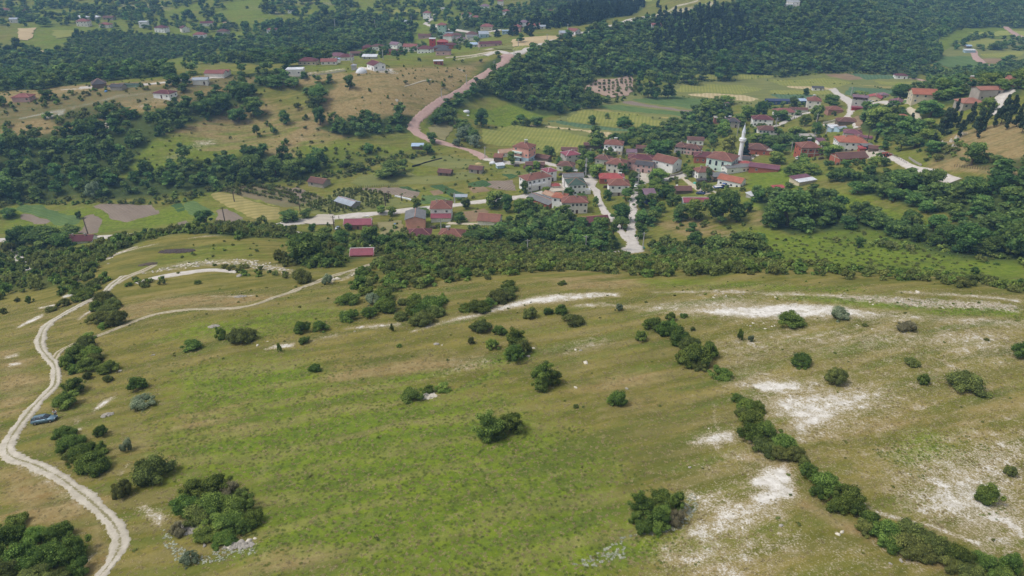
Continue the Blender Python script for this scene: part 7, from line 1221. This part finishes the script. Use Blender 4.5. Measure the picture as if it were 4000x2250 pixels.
heap('tarpaulin', 1239, 411, 17, 4, 1.3, M_tarpw, 'white tarpaulin mound beside the rusty stepped shack', 'tarpaulin', seed=6); heap('straw_heap', 1204, 414, 20, 4, 1.2, plain('straw', (186, 168, 116), .95, .15, 3), 'conical heap of straw behind the twin sheds', 'heap', seed=7); heap('tarpaulin', 1749, 462, 12, 3, 1.0, M_tarpg, 'teal netting over a heap below the small white cottage', 'netting', seed=8)
heap('tarpaulin', 1703, 470, 8, 3, 1.2, M_tarpw, 'white rounded water tank lying in the garden by the lane', 'tank', seed=9); heap('boat_shaped_stack', 1173, 281, 18, 4, 1.4, M_tarpw, 'white-covered hay wagon standing alone in the bright meadow', 'wagon', seed=10); heap('bedding', 1177, 290, 8, 2, .4, M_tarpw, 'small white sheet on the bright meadow', 'sheet', seed=11); heap('stone_heap', 998, 252, 6, 3, .8, M_lime, 'white rock on the bare brown hillside', 'stones', 14, 14)
heap('tarpaulin', 267, 230, 6, 2, .9, M_tarpb, 'blue tarpaulin on the ridge below the pointed grey barn', 'tarpaulin', seed=13); heap('tarpaulin', 1760 - 288, 240, 7, 2, .8, M_tarpb, 'blue tarpaulin at the corner of the pinkish terrace', 'tarpaulin', seed=14); heap('tarpaulin', 1619, 625, 6, 6, .9, M_tarpg, 'teal netting at the foot of the pale street pole', 'netting', seed=15); heap('tarpaulin', 1640, 619, 9, 4, .5, M_tarpg, 'pale teal sheet in the weeds right of the street pole', 'netting', seed=16); heap('rubble_roof', 1092 + 50, 232, 5, 2, .4, M_lime, 'small pale boulder on the slope left of the pinkish road', 'stones', 10, 17)
heap('trough', 386, 893, 10, 3, .3, M_lime2, 'small grey stone patch in the grass right of the fork thicket', 'stones', 12, 18)
for x, y, lb in ((2428, 337, 'pale stone grave enclosure highest on the dry slope'), (2413, 347, 'pale stone grave enclosure, second from the top on the dry slope'), (2400, 355, 'pale stone grave enclosure just below the second'), (2378, 360, 'pale stone grave enclosure, lowest on the dry slope'), (2405, 369, 'stone grave enclosure beside the big dark tree')):
    p = P1(x, y); o = bpy.data.objects.new('grave', None); C.objects.link(o); o.location = p; o.rotation_euler.z = .1; tag(o, lb, 'grave'); MB().box(-1.6, 1.6, -.9, -.75, -.4, .45, M_lime).box(-1.6, 1.6, .75, .9, -.4, .45, M_lime).box(-1.6, -1.45, -.75, .75, -.4, .45, M_lime).box(1.45, 1.6, -.75, .75, -.4, .45, M_lime).obj('kerb', o); MB().box(-1.7, -1.55, -.35, .35, .3, 1.3, M_lime).obj('headstone', o)
def wall(name, s, hgt, m, label, thick=.25, seg=1.5, cat='wall'):
    a = np.array([[float(q) for q in t.split()] for t in s.split(',')]); xy = P(a[:, 0], a[:, 1])[:, :2]; c = catmull(xy, seg) if seg else xy; t = np.gradient(c, axis=0); t /= np.linalg.norm(t, axis=1, keepdims=True) + 1e-9; n = np.stack([-t[:, 1], t[:, 0]], 1) * thick / 2; V = []; z = H(c[:, 0], c[:, 1]); top = hgt * (1 + np.random.default_rng(2).normal(0, .06, len(c)))
    for i in range(len(c)): V += [(c[i, 0] + n[i, 0], c[i, 1] + n[i, 1], z[i] - .5), (c[i, 0] + n[i, 0], c[i, 1] + n[i, 1], z[i] + top[i]), (c[i, 0] - n[i, 0], c[i, 1] - n[i, 1], z[i] + top[i]), (c[i, 0] - n[i, 0], c[i, 1] - n[i, 1], z[i] - .5)]
    f = [[4 * i + j, 4 * i + (j + 1) % 4, 4 * i + 4 + (j + 1) % 4, 4 * i + 4 + j] for i in range(len(c) - 1) for j in range(4)] + [[0, 1, 2, 3], [4 * len(c) - 1, 4 * len(c) - 2, 4 * len(c) - 3, 4 * len(c) - 4]]; b = MB(); b.add(V, f, m); o = b.obj(name); tag(o, label, cat); return o
wall('garden_wall', '2070 312,2092 307,2110 303', 1.3, M_lime, 'pale concrete wall left of the ivy-covered house'); wall('garden_wall', '1950 308,1990 294,2018 284', .9, M_lime, 'low pale wall along the farm lane of the upper village'); wall('garden_wall', '2195 372,2220 383,2245 392', 1.0, M_lime2, 'grey yard wall right of the brown-roofed hut'); wall('garden_wall', '1782 477,1792 482,1803 486', .8, M_lime, 'short curved pale wall in front of the white barn with the orange roof')
wall('garden_wall', '712 186,744 193,790 189,830 184,870 178', .7, M_lime, 'low white foundation wall around the unfinished block house'); wall('garden_wall', '1685 445,1705 441,1717 437', 1.3, M_lime2, 'grey fence wall before the white barn-like house'); wall('garden_wall', '2110 388,2140 398', .3, M_lime2, 'low kerb below the large white house'); wall('stone_edging', '994 494,1010 497,1030 502,1045 507', .5, M_tarpw, 'row of white sacks edging the garden bed', .8); wall('hedge_fence', '1037 420,1060 414,1085 407,1112 400', .9, M_dark, 'dark curved fence line across the meadow', .35)
wall('garden_wall', '1868 402,1885 399,1900 395', 1.2, M_lime2, 'grey wall along the road behind the minaret'); wall('garden_wall', '2286 398,2300 408,2318 417', .8, M_lime2, 'pale crumbling wall at the end of the farmyard')
def fence(s, label, n, hgt=1.3):
    a = np.array([[float(q) for q in t.split()] for t in s.split(',')]); xy = P(a[:, 0], a[:, 1])[:, :2]; c = catmull(xy, 1); ix = np.linspace(0, len(c) - 1, n).astype(int); o = bpy.data.objects.new('wire_fence', None); C.objects.link(o); p0 = c[0]; z0 = float(H(*p0)); o.location = (*p0, z0); tag(o, label, 'fence'); pts = [Vector((c[i, 0] - p0[0], c[i, 1] - p0[1], float(H(c[i, 0], c[i, 1])) - z0)) for i in ix]; pm = MB().bar((0, 0, -.4), (0, 0, hgt), .07, M_wood, 5).mesh('post')
    for q in pts: k = link('post', pm, o); k.location = q
    b = MB()
    for u, v_ in zip(pts[:-1], pts[1:]):
        for zz in (.4, .8, hgt - .1): b.bar(u + Vector((0, 0, zz)), v_ + Vector((0, 0, zz)), .015, M_dark, 3)
    b.obj('wires', o)
fence('2400 420,2440 424,2500 428,2576 430', 'wire fence with thin posts at the lower edge of the dry slope', 30); fence('885 473,920 472,960 470,1000 469', 'thin garden fence behind the ploughed strip', 22); fence('1213 572,1260 574,1320 573', 'garden fence in front of the open-fronted barn', 18); fence('2240 390,2262 402,2280 412', 'wooden fence between farmyard and right-hand path', 14)
# ------------------------------------------------------------------ orchards: rows of small bushes
def rows(poly, px0, px1, label, cat, size, key, lim, sp=(3.2, 4.4)):
    """rows parallel to the line px0-px1; the largest as things, the rest as one planted mass"""
    A_, B_ = P1(*px0), P1(*px1); u = Vector((B_.x - A_.x, B_.y - A_.y)).normalized(); n = Vector((-u.y, u.x)); q = pw(poly); c = q.mean(0); r = np.random.default_rng(5); pts = []
    for i in range(-60, 60):
        for j in range(-60, 60):
            x = c[0] + u.x * i * sp[0] + n.x * j * sp[1] + r.normal(0, .3); y = c[1] + u.y * i * sp[0] + n.y * j * sp[1] + r.normal(0, .3); pts.append((x, y))
    pts = np.array(pts); m = inpoly(pts[:, 0], pts[:, 1], q) & (r.random(len(pts)) > .08); pts = pts[m]
    for x, y in pts: s = size * r.uniform(1.0, 1.6); ORCH.append((x, y, s, s * .8, label, cat, key))
ORCH = []
rows('829 493,869 472,931 482,1000 505,944 525,819 540,740 522', (740, 522), (829, 493), 'small orchard bush in the orchard around the silver-roofed barn', 'bush', 1.9, 'bushes of the orchard around the silver-roofed barn', 0, (2.7, 3.3))
rows('560 480,610 468,651 463,720 474,805 494,756 515,719 518,644 500', (644, 500), (719, 518), 'small orchard bush in the rows on bare soil', 'bush', 1.7, 'bushes of the orchard rows on bare soil', 0, (1.7, 4.2))
rows('1472 225,1500 203,1553 199,1588 190,1590 225,1583 238,1538 244,1508 234', (1508, 234), (1590, 225), 'small round bush on the pinkish terrace', 'bush', 2.0, 'bushes planted on the pinkish terrace', 0, (4.4, 5.2))
for x, y, w_, h2, lb, ct, gp in ORCH[:290]:
    o = link('orchard_bush', FAR['scrub'][0]); o.location = (x, y, float(H(x, y)) + .1); o.scale = (w_, w_, h2 * 1.1); o.rotation_euler.z = random.uniform(0, 6); tag(o, lb, ct, gp)
for x, y, w_, h2, *_ in ORCH[290:]: allp['scrub'].append((x, y, w_, h2))
def line_bushes(s, sp, w_):
    a = np.array([[float(q) for q in t.split()] for t in s.split(',')]); xy = P(a[:, 0], a[:, 1])[:, :2]; c = catmull(xy, sp)
    for x, y in c: k = w_ * random.uniform(.6, 1.3); allp['scrub'].append((x + random.uniform(-1, 1), y + random.uniform(-1, 1), k, k * .75))
for s, sp, w_ in (('1490 280,1600 292,1713 304', 3.5, 1.6), ('1375 322,1463 331,1540 345', 6, 1.8), ('1932 203,2020 208,2100 212,2145 212', 2.5, 1.6), ('2200 219,2345 227', 2.5, 1.6), ('1713 243,1800 252,1890 262', 3, 1.6), ('1700 212,1760 206,1900 196,2050 186,2250 186', 3, 3.0), ('1215 322,1290 318,1330 318', 4, 3), ('1430 390,1500 345,1600 350', 4, 3), ('30 516,120 512,200 512,330 512,450 508,540 482,640 462,760 450,900 430,960 405,1060 392', 2.5, 3.2), ('1950 238,2040 240,2110 244', 2.5, 1.8), ('2200 268,2280 262,2340 258', 4, 2)): line_bushes(s, sp, w_)
# ------------------------------------------------------------------ plant the woods, keeping roads and houses clear
clear_line('180 612,206 618,240 618', 4.0); clear_line('195 628,230 626', 3.0); clear_line('895 655,915 655,935 652', 2.5)
CL = np.array(CLEAR)
def clearof(x, y, w_): return not ((CL[:, 0] - x) ** 2 + (CL[:, 1] - y) ** 2 < (CL[:, 2] + w_ * .3) ** 2).any()
fieldpolys = [pw(s) for k, s in FIELDS if k not in ('meadow', 'orchard', 'pinksoil', 'hay', 'straw')]
def build_stuff(key, name, label, protos):
    L = [q for q in allp[key] if clearof(q[0], q[1], q[2])]
    a = np.array(L); bad = np.zeros(len(a), bool)
    for fp in fieldpolys: bad |= inpoly(a[:, 0], a[:, 1], fp) & (a[:, 2] > 2.4)
    a = a[~bad]; z = H(a[:, 0], a[:, 1]) - .15; r = np.random.default_rng(1)
    dn = np.hypot(a[:, 0], a[:, 1])
    instanced(name, np.c_[a[:, 0], a[:, 1], z, a[:, 2], a[:, 3], r.uniform(0, 6.28, len(a)), r.integers(0, len(protos), len(a))], protos, label, 'trees' if key != 'scrub' else 'scrub'); return len(a)
def proto(me): return next(o for o in bpy.data.objects if o.data is me)
# proto objects for the instanced masses: far-away trees that stand in the scene themselves
def far_proto(me, px, py, W, Hh, label, cat, nm):
    p = P1(px, py); o = link(nm, me); o.location = p; o.scale = (W, W, Hh); tag(o, label, cat); return o
FT = [far_proto(FAR['tree'][i], x, y, 9, 8, lb, 'tree', 'broadleaf_tree') for i, (x, y, lb) in enumerate(((60, 66, 'lone round tree at the edge of the tan field at far left'), (196, 92, 'single round tree at the corner of the far dark plantation'), (800, 20, 'single tree on the pale far slope near the top'), (1310, 108, 'single round tree in the tan crest field')))]
FS = [far_proto(FAR['scrub'][i], x, y, 4, 2.6, lb, 'bush', 'shrub') for i, (x, y, lb) in enumerate(((1020, 210, 'single round bush on the bare brown hillside'), (884, 214, 'single bush right of the tall tree on the brown hillside')))]
FP = [far_proto(FAR['pine'][0], 1655, 20, 6, 12, 'single dark pine against the pale crest track', 'pine', 'pine_tree')]
nt_ = build_stuff('tree', 'woodland', 'dense dark green broadleaf woods covering the hills and valley sides', FT); ns_ = build_stuff('scrub', 'scrubland', 'olive and dark green scrub spread over slopes, banks and field edges', FS); np_ = build_stuff('pine', 'pine_wood', 'dark pine wood along the crest of the wooded hill', FP)
print('STUFF', nt_, ns_, np_, 'kinds', PER_KIND, 'windows', NWIN, 'orch', len(ORCH))
# low herbs, grass tufts and stones of the near slope
def tuft(name, seed, m, n=30):
    r = np.random.default_rng(seed); V = []; F = []
    for i in range(n):                                # splayed blades and leaves, mostly facing the sky
        a = r.uniform(0, 6.28); q = r.random() ** .6 * .5; c = np.array([math.cos(a) * q, math.sin(a) * q, r.uniform(0, .35)]); b = r.uniform(0, 6.28); t = np.array([math.cos(b), math.sin(b), r.normal(0, .2)]) * r.uniform(.07, .14); u = np.array([-math.sin(b), math.cos(b), r.uniform(.1, .6)]) * r.uniform(.15, .35); k = len(V); V += [c - t, c + t, c + u]; F.append([k, k + 1, k + 2])
    return mesh_np(name, np.array(V), np.array(F), [m], attrs=dict(tint=np.repeat(r.uniform(0, 1, n), 3)))
L_g1 = leaf_mat('grass_green', (112, 128, 56), (132, 146, 66), (164, 170, 94), .01, .5); L_g2 = leaf_mat('grass_dry', (156, 142, 94), (176, 160, 112), (206, 192, 146), .005, .5); L_w = leaf_mat('white_blossom', (110, 126, 70), (190, 194, 170), (224, 224, 212), .0)
def cover(name, meshes, poly, n, size, seed, label, cat, msk=None, thr=0, hs=.5, below=False):
    r = np.random.default_rng(seed); q = pw(poly); lo = q.min(0); hi = q.max(0); X = r.uniform(lo[0], hi[0], n * 3); Y = r.uniform(lo[1], hi[1], n * 3); m = inpoly(X, Y, q); X = X[m]; Y = Y[m]
    if msk is not None:
        v = mask(X, Y, msk) + (vnoise(X, Y, 6, seed) - .5) * .5 + (vnoise(X, Y, 1.6, seed + 1) - .5) * .4; m = (v < thr) if below else (v > thr); X = X[m]; Y = Y[m]
    X = X[:n]; Y = Y[:n]; s = r.uniform(.6, 1.3, len(X)) * size
    P_ = []
    for i, me in enumerate(meshes):
        o = link(name.rstrip('s') if False else name + '_plant', me); k = len(X) // 2 + i; o.location = (X[k], Y[k], float(H(X[k], Y[k]))); o.scale = (size, size, size * hs); tag(o, label + ', nearest single one', cat, kind='stuff'); P_.append(o)
    instanced(name, np.c_[X, Y, H(X, Y), s, s * hs * r.uniform(.7, 1.3, len(X)), r.uniform(0, 6.28, len(X)), r.integers(0, len(meshes), len(X))], P_, label, cat); return len(X)
FG = '-40 760,300 760,700 720,1300 705,2000 710,2620 750,2700 1480,-120 1480'
cover('green_weeds', [tuft('green_weeds_plant', i, L_g1) for i in range(2)], FG, 22000, .3, 21, 'low green weeds and grass tufts across the near slope', 'grass', LUSH, .35)
cover('dry_grass', [tuft('dry_grass_plant', 5 + i, L_g2) for i in range(2)], FG, 30000, .3, 22, 'pale dry grass tufts across the near slope', 'grass', BARE, .45, .45, True)
cover('white_flowers', [tuft('white_flowers_plant', 9, L_w, 40)], '1560 1350,1640 1345,1720 1330,1760 1270,1740 1240,1700 1300,1600 1340,1500 1390,1440 1420,1500 1425,1580 1400', 700, .28, 23, 'small white wildflowers around the bright-tipped clump', 'flowers')
cover('white_flowers', [tuft('white_flowers_plant', 10, L_w, 40)], '410 1330,450 1370,500 1400,560 1380,640 1370,650 1390,520 1420,440 1410,410 1370', 260, .26, 24, 'white wildflowers below the rubble thicket', 'flowers')
cover('loose_stones', RK[:3], FG, 2600, .22, 25, 'loose pale limestones on the bare strips', 'stones', RUB, .5, .8)
cover('loose_stones', RK[:3], '260 640,480 640,760 660,940 660,880 700,560 700,280 730', 1300, .32, 26, 'loose white limestones along the old terrace', 'stones', RUB, .5, .8)
cover('ground_herbs', [crown('ground_herbs_plant', 300, L_scrub, 7, 200, .1, 'shrub')], FG, 140, .6, 27, 'scattered low herb cushions on the near slope', 'herbs', None, 0, .35)

# ------------------------------------------------------------------ air: the far slopes fade to blue
hz = bpy.data.materials.new('air'); hz.use_nodes = True; hz.node_tree.nodes.clear(); pv = hz.node_tree.nodes.new('ShaderNodeVolumePrincipled'); ho = hz.node_tree.nodes.new('ShaderNodeOutputMaterial')
pv.inputs['Color'].default_value = (.34, .62, 1.0, 1); pv.inputs['Density'].default_value = .00026; pv.inputs['Anisotropy'].default_value = .0; hz.node_tree.links.new(pv.outputs[0], ho.inputs['Volume'])
gzmin = float(gz.min()); zt = max(float(gz.max()), CAMZ) + 15
tag(link('haze', MB().add(boxv(-9100, 9100, -9100, 9100, gzmin - 1, zt), BF, hz).mesh('haze')), kind='stuff')

# ------------------------------------------------------------------ yard clutter
def woodpile(px, py, rot, label, L=3.2):
    p = P1(px, py); o = bpy.data.objects.new('woodpile', None); C.objects.link(o); o.location = p; o.rotation_euler.z = R(rot); tag(o, label, 'woodpile'); me = MB().bar((0, -.5, 0), (0, .5, 0), .17, M_wood, 6).mesh('log')
    for r_ in range(4):
        for i in range(int(L / .35) - r_): k = link('log', me, o); k.location = (-L / 2 + .18 + r_ * .17 + i * .35, 0, .16 + r_ * .3)
for a in ((1300, 418, 10, 'woodpile beside the tall pink house'), (1412, 440, 25, 'woodpile left of the square'), (1690, 452, -10, 'woodpile below the barn-like house'), (1800, 456, 15, 'woodpile beside the grey board lean-to'), (1090, 575, 0, 'woodpile between the two lowest hip-roofed houses'), (2110, 414, 10, 'woodpile at the brick barn gable'), (1255, 572, -10, 'woodpile beside the open-fronted barn'), (2066, 400, 0, 'woodpile right of the big red brick house'), (1525, 472, 0, 'woodpile by the bright red roof')): woodpile(*a)
fence('1075 535,1110 540', 'short garden fence beside the white two-storey house', 10, 1.1); fence('1640 462,1668 470,1690 478', 'garden fence along the lane below the barn-like house', 14, 1.1); fence('1330 500,1370 492,1400 486', 'fence along the gravel road in front of the long white house', 16, 1.1); fence('1985 300,2030 296,2070 300', 'garden fence below the upper farm lane', 18, 1.1); fence('1420 437,1450 442', 'fence in front of the low brown-roofed cottage', 10, 1.1)
